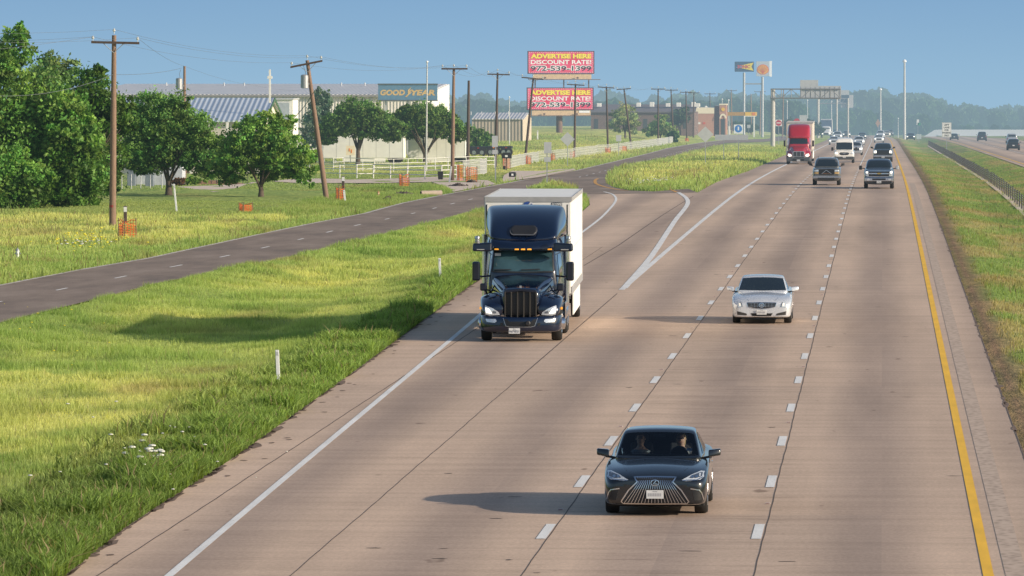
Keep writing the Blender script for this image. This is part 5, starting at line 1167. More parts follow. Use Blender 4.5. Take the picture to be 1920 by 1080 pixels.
# the dense thicket at the left edge: five trees
grp = 'dense trees at the left edge'
tree('broadleaf_tree', 8, 388, 'tallest tree of the left thicket with an airy crown at the frame edge', [(-.8,1,6.6,2.4,2.4,2.8),(0,0,3.4,2.6,2.2,3.2),(.6,0,8.6,1.2,1.3,1.5),(-1.4,0,1.3,2.6,1.5,1.6)], 30000, .13, GR2, (2,.2,2), grp, 11, clump=.4)
tree('broadleaf_tree', 62, 386, 'dark tree in the middle of the left thicket', [(0,3,5.6,2.2,2.2,2.6),(.3,2,3.3,2.4,2,2.8),(-.5,1,1.6,2.2,1.5,1.8)], 26000, .13, GRD, (2,.2,2), grp, 12, clump=.4)
tree('broadleaf_tree', 128, 387, 'broad bright green tree at the right of the left thicket', [(.2,0,3.0,2.1,1.8,2.0),(-.9,0,1.8,1.9,1.5,1.9),(.9,0,1.6,1.5,1.2,1.7),(-.2,0,5.0,1.6,1.5,1.8)], 30000, .13, GR2, (1.5,.16,1.4), grp, 13, clump=.4)
tree('broadleaf_tree', 165, 383, 'dark spreading tree leaning right behind the nearest power pole', [(-.4,3,5.7,2.0,1.8,2.2),(.6,3,4.6,1.7,1.6,1.5),(.2,3,2.6,1.7,1.5,2.3)], 24000, .12, (.09,.18,.03), (2,.18,1.8), grp, 14, clump=.35)
tree('broadleaf_tree', 28, 391, 'low bright leafy tree filling the foot of the left thicket', [(-.4,0,1.6,1.8,1.2,1.9),(.9,0,1.4,1.2,1.0,1.5)], 16000, .12, GR2, None, grp, 15, clump=.4)
tree('airy_tree', 55, 380, 'pale feathery tree top seen behind the left thicket', [(.2,9,7.4,1.2,1.2,1.6)], 3500, .12, (.16,.26,.09), (5,.12,1), None, 16, clump=.5)
bp_ = Gt(118, 389); t = thing('bush', bp_, 0, 'small round bush at the foot of the left thicket', 'bush'); leaves('foliage', [(0,0,.45,.65,.5,.55)], 3500, .08, (.07,.15,.02), t, 17)
# oaks in front of the church
tree('oak_tree', 316, 366, 'round crowned oak with low dark trunk before the metal roofed church', [(-1.4,0,3.7,2.0,1.7,2.0),(1.2,0,3.6,2.0,1.7,2.0),(-.4,0,5.1,2.2,1.8,1.6),(-2.1,0,2.7,1.2,1.3,1.2),(2.3,0,2.4,1.2,1.3,1.4),(.2,0,3.2,2,1.6,1.5),(-.9,0,2.1,1.6,1.3,.8)], 60000, .10, (.17,.31,.075), (1.0,.20,1.5), 'oaks along the church drive', 21, clump=.30)
tree('oak_tree', 489, 369, 'smaller oak with forked trunk between the church and the leaning pole', [(-.9,0,2.8,1.8,1.4,1.5),(1.2,0,2.7,1.8,1.4,1.5),(0,0,4.1,1.8,1.3,1.3),(2.4,0,2.0,1.3,1.1,1.2),(-2.2,0,1.9,1.3,1.0,1.1),(.6,.5,1.9,1.6,1.0,.9)], 44000, .10, (.20,.35,.075), (.7,.16,1.3), 'oaks along the church drive', 22, clump=.30)
tree('oak_tree', 671, 308, 'flat bottomed oak behind the pipe fence left of the flagpole', [(-1.1,0,3.8,2.4,1.8,1.5),(1.4,0,3.8,2.4,1.8,1.5),(0,0,4.8,2.4,1.8,1.4),(-2.8,0,3.1,1.4,1.2,1.1),(3.1,0,3.1,1.5,1.3,1.1)], 46000, .12, (.14,.24,.055), (1.6,.2,2.0), 'oaks along the church drive', 23, clump=.28)
tree('oak_tree', 797, 306, 'flat bottomed oak with fanned branches behind the flagpole', [(-1.1,0,3.7,2.3,1.7,1.4),(1.3,0,3.8,2.3,1.7,1.5),(0,0,4.6,2.3,1.7,1.3),(-2.6,0,3.0,1.4,1.2,1.1),(2.9,0,3.0,1.4,1.2,1.1)], 46000, .12, (.135,.23,.055), (1.0,.22,2.2), 'oaks along the church drive', 24, clump=.28, nb=9)
tree('pine_tree', 596, 300, 'hazy dark evergreen behind the oaks left of the tyre sign', [(0,0,4.6,1.1,1.2,2.4),(-.5,0,3.2,1.4,1.4,1.8),(.5,0,6.0,.9,1.0,1.2)], 10000, .14, (.17,.26,.18), (2,.15,1.2), None, 25, Y=600)  # crown colour paled to grey green, with extra haze painted into it
tree('broadleaf_tree', 895, 280, 'small bright tree between the two dark power poles', [(0,0,1.8,1.6,1.3,1.4),(1.0,0,1.2,1.2,1.1,1.0)], 6000, .16, (.10,.19,.04), (.6,.08,.9), None, 26, Y=650)
tree('willow_tree', 1172, 270, 'pale loose willow in front of the low brown building', [(0,0,3.4,1.6,1.6,2.3),(-1.3,0,2.6,1.4,1.5,1.8),(1.2,0,2.2,1.3,1.5,1.5)], 5200, .16, (.34,.38,.17), (1.4,.15,1.6), None, 27, Y=900, clump=.45)
tree('broadleaf_tree', 1238, 268, 'low spreading light green tree right of the willow', [(0,0,2.2,1.7,2,1.6),(-1.6,0,1.5,1.3,1.4,1.1),(1.7,0,1.5,1.3,1.4,1.1)], 6000, .18, (.24,.34,.12), (.8,.12,1.2), None, 28, Y=920)
tree('shrub', 1263, 268, 'dark green shrub at the end of the white fence', [(0,0,.8,.9,.8,1.0)], 2500, .16, (.05,.12,.04), None, None, 29, Y=900, cat='shrub')
tree('broadleaf_tree', 1277, 262, 'thin grey green tree before the right end of the brown building', [(0,0,3.2,1.6,1.6,2.0)], 4000, .2, (.09,.14,.08), (1.5,.1,1), None, 30, Y=1060)
for i, (x, y, w_, h_) in enumerate([(1388,262,3.0,2.6),(1478,262,3.4,4.6),(1512,258,3.2,3.8)]):
    tree('dark_tree', x, y, ['low dark hedge tree beyond the fuel canopy', 'dark round tree behind the red entry signs', 'dark tree between the gantry posts'][i], [(0,0,h_*.62,w_,w_*.8,h_*.42),(w_*.6,0,h_*.5,w_*.7,w_*.6,h_*.36)], 5000, .35, (.045,.085,.03), (1,.2,1.5), None, 40+i, Y=1350)
# hedge and shrubs by the church ramp
for x, y, c_, l_ in ((331,349,(.18,.10,.05),'rusty brown shrub beside the church ramp'), (352,348,(.14,.26,.03),'clipped yellow green hedge by the church ramp')):
    p = G(x, y); t = thing('hedge' if 'hedge' in l_ else 'shrub', p, 0, l_, 'shrub'); leaves('foliage', [(0,0,.3,.32,.3,.32),(.32,0,.3,.3,.3,.34)] + ([(.62,0,.3,.28,.3,.33)] if 'hedge' in l_ else []), 2600, .06, c_, t, int(x))
# far wood: one mass of crowns with a rolling top line
prof = [(-900,176),(-300,178),(0,182),(700,186),(860,178),(905,168),(940,180),(975,186),(1000,180),(1110,176),(1135,168),(1170,178),(1200,184),(1240,178),(1290,172),(1340,178),(1375,170),(1420,176),(1470,172),(1530,172),(1590,164),(1640,163),(1665,172),(1690,178),(1705,172),(1730,172),(1760,183),(1790,196),(1830,192),(1880,196),(1920,194),(2000,196),(2500,198),(3600,200)]
px_ = np.array([q[0] for q in prof], float); py_ = np.array([q[1] for q in prof], float)
def wood(name, label, Y0, n_tr, x0, x1, dy, col, seed, size=.9, per=330, hmul=1.0, sink=0):
    rg_ = np.random.default_rng(seed); Ps, Cs = [], []
    for i in range(n_tr):
        px = x0 + (x1 - x0) * (i + rg_.random()) / n_tr; Y = Y0 * (1 + .10 * rg_.random()); X = (px - 1655) * Y / F; g = bz(X, Y)
        top = H - (np.interp(px, px_, py_) + dy + 9 * rg_.random() - 120) * Y / F; h = max((top - g) * hmul, 2.0)
        r = h * (.28 + .10 * rg_.random()); k = per; d = rg_.normal(size=(k, 3)); d /= np.linalg.norm(d, axis=1)[:, None]; d[:, 1] = -np.abs(d[:, 1])
        rr = .75 + .3 * rg_.random(k); zc = g + h * .62; P = np.stack([X + d[:,0]*r*rr, Y + d[:,1]*r*rr, zc + d[:,2]*h*.40*rr], 1)
        low = rg_.random(k) < .3; P[low, 2] = g + rg_.random(low.sum()) * h * .45
        b = (.7 + .6 * rg_.random()) * (.7 + .6 * rg_.random(k)); Ps.append(P); Cs.append(np.array(col)[None] * b[:, None])
    P = np.concatenate(Ps); C = np.concatenate(Cs); k = len(P)
    a = rg_.normal(size=(k, 3)); a /= np.linalg.norm(a, axis=1)[:, None]; b = np.cross(a, rg_.normal(size=(k, 3))); b /= np.linalg.norm(b, axis=1)[:, None]
    s = (size * (.6 + .8 * rg_.random(k)))[:, None]; a = a*s; b = b*s*.8
    V = np.stack([P-a, P-b, P+a, P+b], 1).reshape(-1, 3)
    # dark heart that closes the mass behind the leaves
    o = npmesh(name, V, np.arange(k*4).reshape(-1, 4), M_LEAF, 4, np.repeat(C, 4, 0)); return tag(o, label, 'wood', kind='stuff')
wood('woodland', 'far hazy belt of tall trees closing the horizon', 2150, 190, -900, 3600, 2, (.06,.125,.04), 5, 1.3, 520)
wood('woodland', 'far hazy trees rising behind the highway crest', 2000, 120, 1180, 2150, 10, (.055,.115,.035), 6, 1.1, 560)
wood('woodland', 'lower hazy trees beyond the warehouses', 1650, 90, 600, 1500, 16, (.055,.115,.04), 7, 1.0, 480)
wood('woodland', 'low green trees and scrub beside the far bridge', 1800, 70, 1500, 2300, 40, (.05,.11,.03), 8, .9, 420)

# ------------------------------------------------------------------ utility poles and wires
M_WOOD = mat('pole_wood', (.23,.15,.105), .9, var=.22, nscale=5, bump=.3, mapscale=(6,6,.5)); M_WOODD = mat('pole_dark', (.085,.06,.05), .9, var=.2, nscale=5, mapscale=(6,6,.5))
M_INS = mat('insulator', (.6,.62,.62), .2, coat=1, var=.05); M_GALV = mat('galvanised', (.42,.43,.44), .45, .5, var=.1); M_WIRE = mat('wire', (.13,.14,.15), .6, .3, var=0)
tips = {}
def pole(i, bx, by, tx, ty, label, arm=None, r=.14, dark=False, xf=None, Y=None, ins=True, wraps=False):
    p = Gt(bx, by) if Y is None else None
    if Y is not None: q = at(bx, by, Y); p = Vector((q.x, Y, tz(q.x, Y)))
    top = at(tx, ty, p.y); d = top - p
    t = thing('utility_pole', p, 0, label, 'utility pole', 'wooden power poles'); m_ = M_WOODD if dark else M_WOOD
    MB().tube([-d.normalized()*.3, d*.5, d], [r*1.15, r, r*.72], 10).build('shaft', m_, t, smooth=True)
    if arm:
        (ax0, ay0), (ax1, ay1) = arm; a = at(ax0, ay0, p.y) - p; b = at(ax1, ay1, p.y) - p; off = Vector((0,-.16,0)); u = (b - a).normalized()
        h = Vector((0,0,.06)); y_ = Vector((0,.05,0))
        MB().hexa([a+off-h-y_, b+off-h-y_, b+off-h+y_, a+off-h+y_], [a+off+h-y_, b+off+h-y_, b+off+h+y_, a+off+h+y_]).build('crossarm', M_WOODD, t)
        mid = a + u * (d - a).dot(u); mid = Vector((mid.x, 0, mid.z)); br = MB()
        br.tube([mid + off - u*.55, mid + off + Vector((0,.02,-.5)), mid + off + u*.55], .02, 5).build('brace', M_GALV, t)
        pts = [a + u*.08, b - u*.08, d + Vector((0,0,.02)) - off*0]
        tips[i] = []
        for k, q in enumerate(pts):
            q = q + (off if k < 2 else Vector((0,0,0)))
            MB().lathe([(.02,.0),(.02,.10),(.07,.13),(.08,.17),(.04,.20),(.055,.24),(.02,.27)], q + h*.8, 'z', 10).build('insulator', M_INS, t, smooth=True)
            tips[i].append(p + q + Vector((0,0,.26)))
    else: tips[i] = [p + d]
    if xf is not None:
        z = xf; c = d * z; MB().lathe([(.05,-.02),(.24,0),(.24,.75),(.18,.80),(.04,.82)], (c.x - .38, -.05, c.z), 'z', 16).build('transformer', M_GALV if xf > 0 else M_GALV, t, smooth=True)
        MB().box(c.x-.2, c.x, -.1, .0, c.z+.2, c.z+.3).build('bracket', M_GALV, t)
        MB().tube([(c.x-.3,-.05,c.z+.8),(c.x-.35,-.2,c.z+1.1),(d.x-.25,-.16,d.z-.25)], .015, 5).build('jumper_wire', M_WIRE, t)
    if wraps: MB().lathe([(r*1.12,0),(r*1.12,.12)], (0,0,1.0), 'z', 12).build('reflector_band', mat('band_red', (.3,.04,.03), .6, var=.2), t)
    return t
PL = [
 (1,211,427,214,66,'nearest power pole, tall and straight with a long crossarm beside the orange netting',((172,79),(262,81)),.15,False,None,None,True),
 (2,346,349,346,124,'pole carrying a grey drum transformer behind the round crowned oak',None,.12,False,.80,420,False),
 (3,612,373,576,113,'leaning power pole by the forked oak with a transformer near its top',((545,126),(605,114)),.145,False,.80,None,False),
 (4,848,338,851,129,'straight power pole rising beside the orange netting at the fence corner',((828,129),(877,129)),.13,False,None,None,False),
 (5,877,310,879,151,'dark pole without crossarm right of the fence corner pole',None,.15,True,None,None,False),
 (6,929,314,933,136,'dark power pole standing just left of the billboards',((914,139),(956,140)),.12,True,None,None,False),
 (7,984,306,1000,146,'dark power pole leaning right across the left edge of the billboards',((978,145),(1019,149)),.12,True,None,None,False),
 (8,1077,296,1079,157,'dark power pole crossing the middle of the lower billboard',((1063,158),(1096,160)),.12,True,None,None,False),
 (9,1140,287,1137,162,'first straight power pole right of the billboards',((1121,163),(1152,165)),.12,True,None,None,False),
 (10,1184,279,1170,167,'power pole leaning left beside the pale willow',((1156,168),(1183,166)),.12,True,None,None,False),
 (11,1234,273,1234,166,'straight dark pole in front of the low brown building',((1221,167),(1247,167)),.12,True,None,None,False),
 (12,1263,266,1258,167,'power pole at the end of the white fence',((1247,169),(1271,169)),.12,True,None,None,False),
 (13,1288,263,1286,171,'pole with orange netting at its foot left of the brick station',((1275,173),(1297,173)),.12,True,None,None,False),
 (14,1300,258,1301,173,'pole touching the left edge of the brick station',((1290,174),(1312,174)),.12,True,None,None,False),
 (15,1332,254,1331,174,'pole in front of the brick station wall',((1321,176),(1342,176)),.12,True,None,1200,False),
 (16,1372,253,1371,168,'pale brown pole between the station and the drive-in sign',((1362,170),(1382,170)),.14,False,None,1300,False),
 (17,1409,253,1408,176,'bare pale pole right of the drive-in sign post',None,.14,False,None,1350,False),
 (18,1425,252,1426,171,'pale pole left of the shell sign post',((1414,172),(1436,172)),.14,False,None,1400,False),
 (19,1467,253,1469,168,'pole seen through the gantry truss above the entry sign',None,.15,False,None,1300,False)]
for a in PL:
    pole(a[0], a[1], a[2], a[3], a[4], a[5], a[6], a[7], a[8], abs(a[9]) if a[9] else None, a[10], a[11], wraps=(a[0] == 1))
def wire(pts_pairs, label, sag=.012, r=.007, nm='power_line'):
    mb = MB(); P = []
    for a, b in zip(pts_pairs[:-1], pts_pairs[1:]):
        L_ = (b - a).length
        for k in range(8):
            u = k / 8; q = a.lerp(b, u); q.z -= 4 * sag * L_ * u * (1 - u); P.append(q)
    P.append(pts_pairs[-1]); mb.tube(P, r, 4); tag(mb.build(nm, M_WIRE), label, 'power line', 'overhead wires')
arms = [1,3,4,6,7,8,9,10,11,12,13,14,15,16]
for k, nm in ((0,'left'),(1,'right'),(2,'top')):
    st = tips[1][k]; pre = Vector((st.x - 6.5, 205, st.z + .3))
    wire([pre] + [tips[i][k] for i in arms], 'thin power line on the %s insulators of the crossarm poles' % nm, .006)
q1 = at(212, 140, tips[1][0].y); q2 = at(340, 128, 420); q0 = at(-60, 176, 250)
wire([q0, q1 + Vector((0,-.15,0))], 'service cable sagging from the left edge to the nearest pole', .012, .013); wire([q1 + Vector((0,-.15,0)), q2], 'service cable from the nearest pole to the transformer pole', .001, .013)
wire([at(-60,92,240), at(-20,94,280), tips[1][0]], 'thin wire leaving the nearest pole to the left edge', .004, .009)
wire([tips[1][1], tips[2][0], at(478,160,560), at(560,170,640)], 'thin wires from the transformer pole to the warehouse', .0015, .008)
wire([at(590,170,351), at(500,235,390)], 'dark service cable from the leaning pole to the church', .02, .022)

# ------------------------------------------------------------------ buildings
def ribs(base_col, name, sx=3.2, dark=.82, rough=.5, metal=0, axis='X'):
    m = newmat(name); N, L = m.node_tree.nodes, m.node_tree.links
    g = N.new('ShaderNodeNewGeometry'); sp_ = N.new('ShaderNodeSeparateXYZ'); L.new(g.outputs['Position'], sp_.inputs[0])
    mu = N.new('ShaderNodeMath'); mu.operation = 'MULTIPLY'; L.new(sp_.outputs[axis], mu.inputs[0]); mu.inputs[1].default_value = sx * 6.283
    sn = N.new('ShaderNodeMath'); sn.operation = 'SINE'; L.new(mu.outputs[0], sn.inputs[0]); mr_ = N.new('ShaderNodeMapRange'); L.new(sn.outputs[0], mr_.inputs[0]); mr_.inputs[1].default_value = .2; mr_.inputs[2].default_value = .9
    c_ = mixc(N, L, mr_.outputs[0], base_col, tuple(x * dark for x in base_col)); nz_ = noise(N, L, .4, 3); c_ = mixc(N, L, 1.0, c_, ramp(N, L, nz_, [(.3,(.9,.9,.9)),(.7,(1.05,1.05,1.05))]), 'MULTIPLY')
    p_ = N.new('ShaderNodeBsdfPrincipled'); L.new(c_, p_.inputs['Base Color']); p_.inputs['Roughness'].default_value = rough; p_.inputs['Metallic'].default_value = metal
    b_ = N.new('ShaderNodeBump'); b_.inputs['Strength'].default_value = .5; b_.inputs['Distance'].default_value = .05; L.new(sn.outputs[0], b_.inputs['Height']); L.new(b_.outputs[0], p_.inputs['Normal'])
    finish(m, p_.outputs[0]); return m
def brickmat(name, c1, c2):
    m = newmat(name); N, L = m.node_tree.nodes, m.node_tree.links; g = N.new('ShaderNodeNewGeometry')
    mp_ = N.new('ShaderNodeMapping'); mp_.inputs['Rotation'].default_value = (R(90),0,0); L.new(g.outputs['Position'], mp_.inputs[0])
    b_ = N.new('ShaderNodeTexBrick'); b_.inputs['Scale'].default_value = 3; b_.inputs['Color1'].default_value = (*c1,1); b_.inputs['Color2'].default_value = (*c2,1); b_.inputs['Mortar'].default_value = (.4,.33,.28,1); b_.inputs['Mortar Size'].default_value = .015; L.new(mp_.outputs[0], b_.inputs['Vector'])
    p_ = N.new('ShaderNodeBsdfPrincipled'); L.new(b_.outputs['Color'], p_.inputs['Base Color']); p_.inputs['Roughness'].default_value = .9; finish(m, p_.outputs[0]); return m
M_WALLW = mat('white_wall', (.80,.77,.71), .8, var=.06); M_RIBW = ribs((.72,.68,.62), 'ribbed_cream', 2.8, .9); M_ROOFG = ribs((.60,.59,.60), 'roof_grey', 2.2, .94, .5, .1); M_ROOFS = ribs((.62,.68,.76), 'roof_silver', 2.4, .72, .35, .3)
M_TANR = ribs((.40,.34,.27), 'ribbed_tan', 2.2, .85); M_BROWN = brickmat('brown_brick', (.15,.09,.075), (.12,.075,.065)); M_REDB = brickmat('red_brick', (.55,.27,.18), (.47,.22,.15)); M_CREAM = mat('cream_trim', (.85,.74,.55), .7, var=.05)
M_GREEN = mat('green_trim', (.05,.12,.06), .6, var=.05); M_DOOR = mat('door_brown', (.14,.08,.05), .6); M_WINB = mat('window_dark', (.05,.06,.07), .1, var=0, coat=1); M_GREYF = mat('sign_back', (.50,.51,.52), .5, .1, var=.06)
def P3(px, py, Y): q = at(px, py, Y); return q
def foot(px, Y): X = (px - 1655) * Y / F; return X, tz(X, Y)
# warehouse with shed roof; its long front faces the road, its sunlit end wall climbs to the ridge
Y0, Y1 = 640, 676; xl, g0 = foot(150, Y0); xr = at(797, 200, Y0).x; g0 = min(g0, tz(xr, Y0)) - 2.5; ze = at(500, 179, Y0).z; zr = at(830, 158, Y1).z
t = thing('warehouse', ((xl+xr)/2, Y0, g0), 0, 'long cream metal warehouse with grey roof behind the church', 'warehouse')
def loc(v): return Vector(v) - t.location
def quad(mb, pts): return mb.add([loc(p) for p in pts], [tuple(range(len(pts)))])
def slab(name, a, b, m, parent, cut=None):
    mb = MB().box(a[0]-t.location.x, b[0]-t.location.x, a[1]-t.location.y, b[1]-t.location.y, a[2]-t.location.z, b[2]-t.location.z); return mb.build(name, m, parent)
slab('wall', (xl, Y0, g0), (xr-.01, Y0+.25, ze), M_RIBW, t)
mb = MB().prism_x([(0, 0), (36, 0), (36, zr-g0), (0, ze-g0)], xr-.25-t.location.x, xr-t.location.x); mb.build('end_wall', M_WALLW, t)
MB().hexa([loc((xl,Y0-.4,ze)), loc((xr-.27,Y0-.4,ze)), loc((xr-.27,Y1,zr-.1)), loc((xl,Y1,zr-.1))], [loc((xl,Y0-.4,ze+.15)), loc((xr-.27,Y0-.4,ze+.15)), loc((xr-.27,Y1,zr+.05)), loc((xl,Y1,zr+.05))]).build('roof', M_ROOFG, t)
slab('gutter', (xl, Y0-.55, ze-.12), (xr, Y0-.41, ze+.08), mat('gutter_grey', (.3,.29,.29), .5), t)
for px in (196, 225, 318, 412, 452, 696): x = at(px,200,Y0).x; slab('downpipe', (x-.08, Y0-.12, g0+2), (x+.08, Y0-.01, ze-.13), M_GREYF, t)
for px in (312, 420, 458, 640, 684): x = at(px,150,Y1-8).x; z = ze + (zr-ze)*.78; MB().cyl(loc((x,Y1-8,z)), loc((x,Y1-8,z+.45)), .08, n=6).build('roof_vent', M_GREYF, t)
# office block in front
xa, xb = at(515,240,628).x, at(549,240,628).x
tt = t; t = thing('white_annex', ((xa+xb)/2, 628, g0), 0, 'small white block with metal door in front of the warehouse', 'building'); zt_ = at(530,187,628).z
slab('wall', (xa,628,g0), (xb,634,zt_), M_WALLW, t); slab('door', (xa+.3,627.9,g0+2), (xb-.35,627.99,zt_-.3), mat('door_bluegrey', (.42,.46,.5), .6), t); slab('roof', (xa-.1,627.8,zt_), (xb+.1,634.2,zt_+.15), M_GREYF, t)
# tyre sign on the roof edge
Ys = 632; xa, xb = at(709,170,Ys).x, at(820,170,Ys).x; za, zb_ = at(760,188,Ys).z, at(760,158,Ys).z; gz0 = tz(xa, Ys)
t = thing('tyre_shop_sign', ((xa+xb)/2, Ys, gz0), 0, 'long blue sign board with yellow winged lettering on the warehouse corner', 'sign')
pn = slab('panel', (xa,Ys,za), (xb,Ys+.35,zb_), mat('sign_blue', (.13,.25,.37), .6, var=.08), t)
for a_, b_ in (((xa-.05,Ys-.06,zb_-.06),(xb+.05,Ys-.001,zb_+.08)),((xa-.05,Ys-.06,za-.08),(xb+.05,Ys-.001,za+.04))): slab('frame', a_, b_, mat('sign_frame', (.12,.14,.15), .5), t)
mb = MB(); W_ = xb - xa; Hs = zb_ - za; ox = -W_/2
text(mb, 'GOOD', W_*.42, Hs*.36, (ox+W_*.035, -.012, za-gz0+Hs*.30), .05, slant=.15); text(mb, 'YEAR', W_*.42, Hs*.36, (ox+W_*.545, -.012, za-gz0+Hs*.30), .05, slant=.15); mb.build('lettering', mat('sign_yellow', (.68,.47,.22), .6), pn)
z_ = za - gz0; mb = MB()
mb.add([(ox+W_*(.455+dx), -.02, z_+Hs*dz) for dx, dz in ((0,.22),(.05,.40),(.045,.62),(.11,.84),(.075,.60),(.13,.70),(.085,.50),(.12,.52),(.07,.36),(.03,.20))], [tuple(range(10))]); mb.build('winged_foot', MATS['sign_yellow'], pn)
for k in (.12,.5,.88): slab('post', (xa+W_*k-.08,Ys+.36,gz0), (xa+W_*k+.08,Ys+.5,za+.6), M_GREYF, t)
# church: long silver roof with white gable facing right-front, green trim, steeple cross
Yc = 470; xl, gl_ = foot(150, Yc); xr = at(491,225,Yc).x; gl_ = tz(xr, Yc); zE = at(400,226,Yc).z; zR = at(507,186,Yc+7).z
t = thing('church', (xr, Yc, gl_), 0, 'low church with ribbed silver roof, white gable and green trim behind the oaks', 'church')
slab('wall', (xl,Yc,gl_-.5), (xr-.3,Yc+.3,zE-.05), mat('church_wall', (.58,.54,.47), .8, var=.08), t)
MB().prism_x([(0,-.5),(14,-.5),(14,zE-gl_),(7,zR-gl_-.02),(0,zE-gl_)], -.28, 0).build('gable_wall', mat('gable_white', (.72,.66,.55), .8, var=.04), t)
for a_, b_ in ((-.5,7),(14.5,7)):
    z0_ = zE - .12
    MB().hexa([loc((xl,Yc+a_,z0_)), loc((xr+.30,Yc+a_,z0_)), loc((xr+.30,Yc+b_,zR)), loc((xl,Yc+b_,zR))], [loc((xl,Yc+a_,z0_+.12)), loc((xr+.30,Yc+a_,z0_+.12)), loc((xr+.30,Yc+b_,zR+.12)), loc((xl,Yc+b_,zR+.12))]).build('roof', M_ROOFS, t)
    MB().hexa([loc((xr+.302,Yc+a_,z0_-.12)), loc((xr+.36,Yc+a_,z0_-.12)), loc((xr+.36,Yc+b_,zR-.12)), loc((xr+.302,Yc+b_,zR-.12))], [loc((xr+.302,Yc+a_,z0_+.14)), loc((xr+.36,Yc+a_,z0_+.14)), loc((xr+.36,Yc+b_,zR+.14)), loc((xr+.302,Yc+b_,zR+.14))]).build('trim', M_GREEN, t)
for px in (340, 352, 428): x = at(px,300,Yc).x - xr; MB().box(x-.35,x+.35,-.06,-.005,.1,2.0).build('door' if px != 428 else 'window', M_DOOR if px != 428 else M_WINB, t)
for px in (332, 362, 395, 430): x = at(px,300,Yc).x - xr; MB().box(x-.09,x+.09,-1.6,-1.42,-.2,zE-gl_-.12).build('porch_post', M_WALLW, t)
cr_ = at(506,128,Yc+1); cb_ = at(506,186,Yc+1); t2 = thing('steeple_cross', (cb_.x, Yc+1, cb_.z-.1), 0, 'white steeple pole with a small cross arm above the church gable', 'cross')
hh_ = cr_.z - cb_.z; MB().box(-.07,.07,-.07,.07,-.2,hh_).build('post', M_WALLW, t2); zc_ = at(506,143,Yc+1).z - cb_.z; MB().box(-.19,.19,-.09,.09,zc_-.10,zc_+.12).build('cross_arm', M_WALLW, t2)
# ramp with railings, steps
q = G(415, 347); t = thing('entrance_ramp', q, 0, 'concrete entrance ramp with thin black railings before the church', 'ramp')
w_ = ppm(q.y); MB().hexa([(-48/w_,0,0),(50/w_,0,0),(50/w_,1.2,0),(-48/w_,1.2,0)], [(-48/w_,0,.32),(10/w_,0,.30),(10/w_,1.2,.30),(-48/w_,1.2,.32)]).build('slab', mat('ramp_brick', (.30,.17,.12), .9), t)
rr_ = MB().tube([(-48/w_,0,1.15),(10/w_,0,1.15),(50/w_,0,.9)], .02,5).tube([(-48/w_,0,.75),(10/w_,0,.75),(50/w_,0,.5)], .015,5)
for k in range(11): x = (-48 + k*9.8)/w_; rr_.cyl((x,0,.1),(x,0,1.15 if k < 7 else 1.15-.06*(k-6)),.018,n=5)
rr_.build('railing', M_BLK, t)
# chain-link enclosure with cooling units
q = G(262, 356); t = thing('chain_link_enclosure', q, 0, 'low chain link enclosure beside the thicket', 'fence'); w_ = ppm(q.y)
for x in (-34,-16,2,20,42): MB().cyl((x/w_,0,0),(x/w_,0,1.05),.03,n=6).build('post', M_GALV, t)
MB().tube([(-34/w_,0,1.03),(42/w_,0,1.03)],.02,5).build('top_rail', M_GALV, t)
mb = MB()
for k in range(38): x = (-34+2*k)/w_; mb.cyl((x,0,.02),(x+.03,0,1.0),.004,n=3)
mb.build('mesh', M_GALV, t)
for i, x in enumerate((246, 280)):
    q = G(x, 350); t = thing('cooling_unit', q, 0, ['left grey cooling unit inside the chain link enclosure','right grey cooling unit inside the chain link enclosure'][i], 'air conditioner', 'cooling units by the church'); MB().box(-.28,.28,0,.6,0,1.1).build('casing', mat('unit_grey', (.22,.25,.29), .5, .3), t, bevel=.03)
    MB().lathe([(.2,1.1),(.24,1.12),(.2,1.14)],(0,.3,0),'z',14).build('fan_grille', M_BLK, t)
q = G(232, 352); t = thing('storage_tank', (q.x+1.2, q.y+8, q.z), 0, 'pale grey low wall and shed behind the chain link enclosure', 'shed'); MB().box(-1.6,1.8,0,2,0,1.6).build('wall', mat('pale_grey', (.5,.52,.55), .7), t); MB().prism_x([(-.1,1.61),(2.1,1.61),(1,1.9)],-1.7,1.9).build('roof', M_GREYF, t)
# tan metal barn
Yb = 800; xa, xb, xc = at(885,230,Yb).x, at(980,230,Yb).x, at(997,230,Yb+9).x; gb = tz(xb, Yb); zt_ = at(930,224,Yb).z; zt2 = at(930,216,Yb+5).z
t = thing('metal_barn', (xb, Yb, gb), 0, 'tan ribbed metal barn with pale roof left of the billboard post', 'barn')
slab('wall', (xa,Yb,gb-.5), (xb-.02,Yb+.2,zt_), M_TANR, t); xw = xb - t.location.x
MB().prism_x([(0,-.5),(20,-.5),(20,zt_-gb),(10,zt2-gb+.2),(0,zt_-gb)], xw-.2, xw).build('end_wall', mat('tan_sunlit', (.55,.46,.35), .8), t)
MB().hexa([loc((xa,Yb-.3,zt_)),loc((xb+.2,Yb-.3,zt_)),loc((xb+.2,Yb+10,zt2+.2)),loc((xa,Yb+10,zt2+.2))],[loc((xa,Yb-.3,zt_+.12)),loc((xb+.2,Yb-.3,zt_+.12)),loc((xb+.2,Yb+10,zt2+.32)),loc((xa,Yb+10,zt2+.32))]).build('roof', M_ROOFG, t)
for px in (885,905,930,955): x = at(px,220,Yb+8).x; MB().cyl(loc((x,Yb+6,zt2)),loc((x,Yb+6,zt2+.5)),.07,n=5).build('roof_vent', M_GREYF, t)
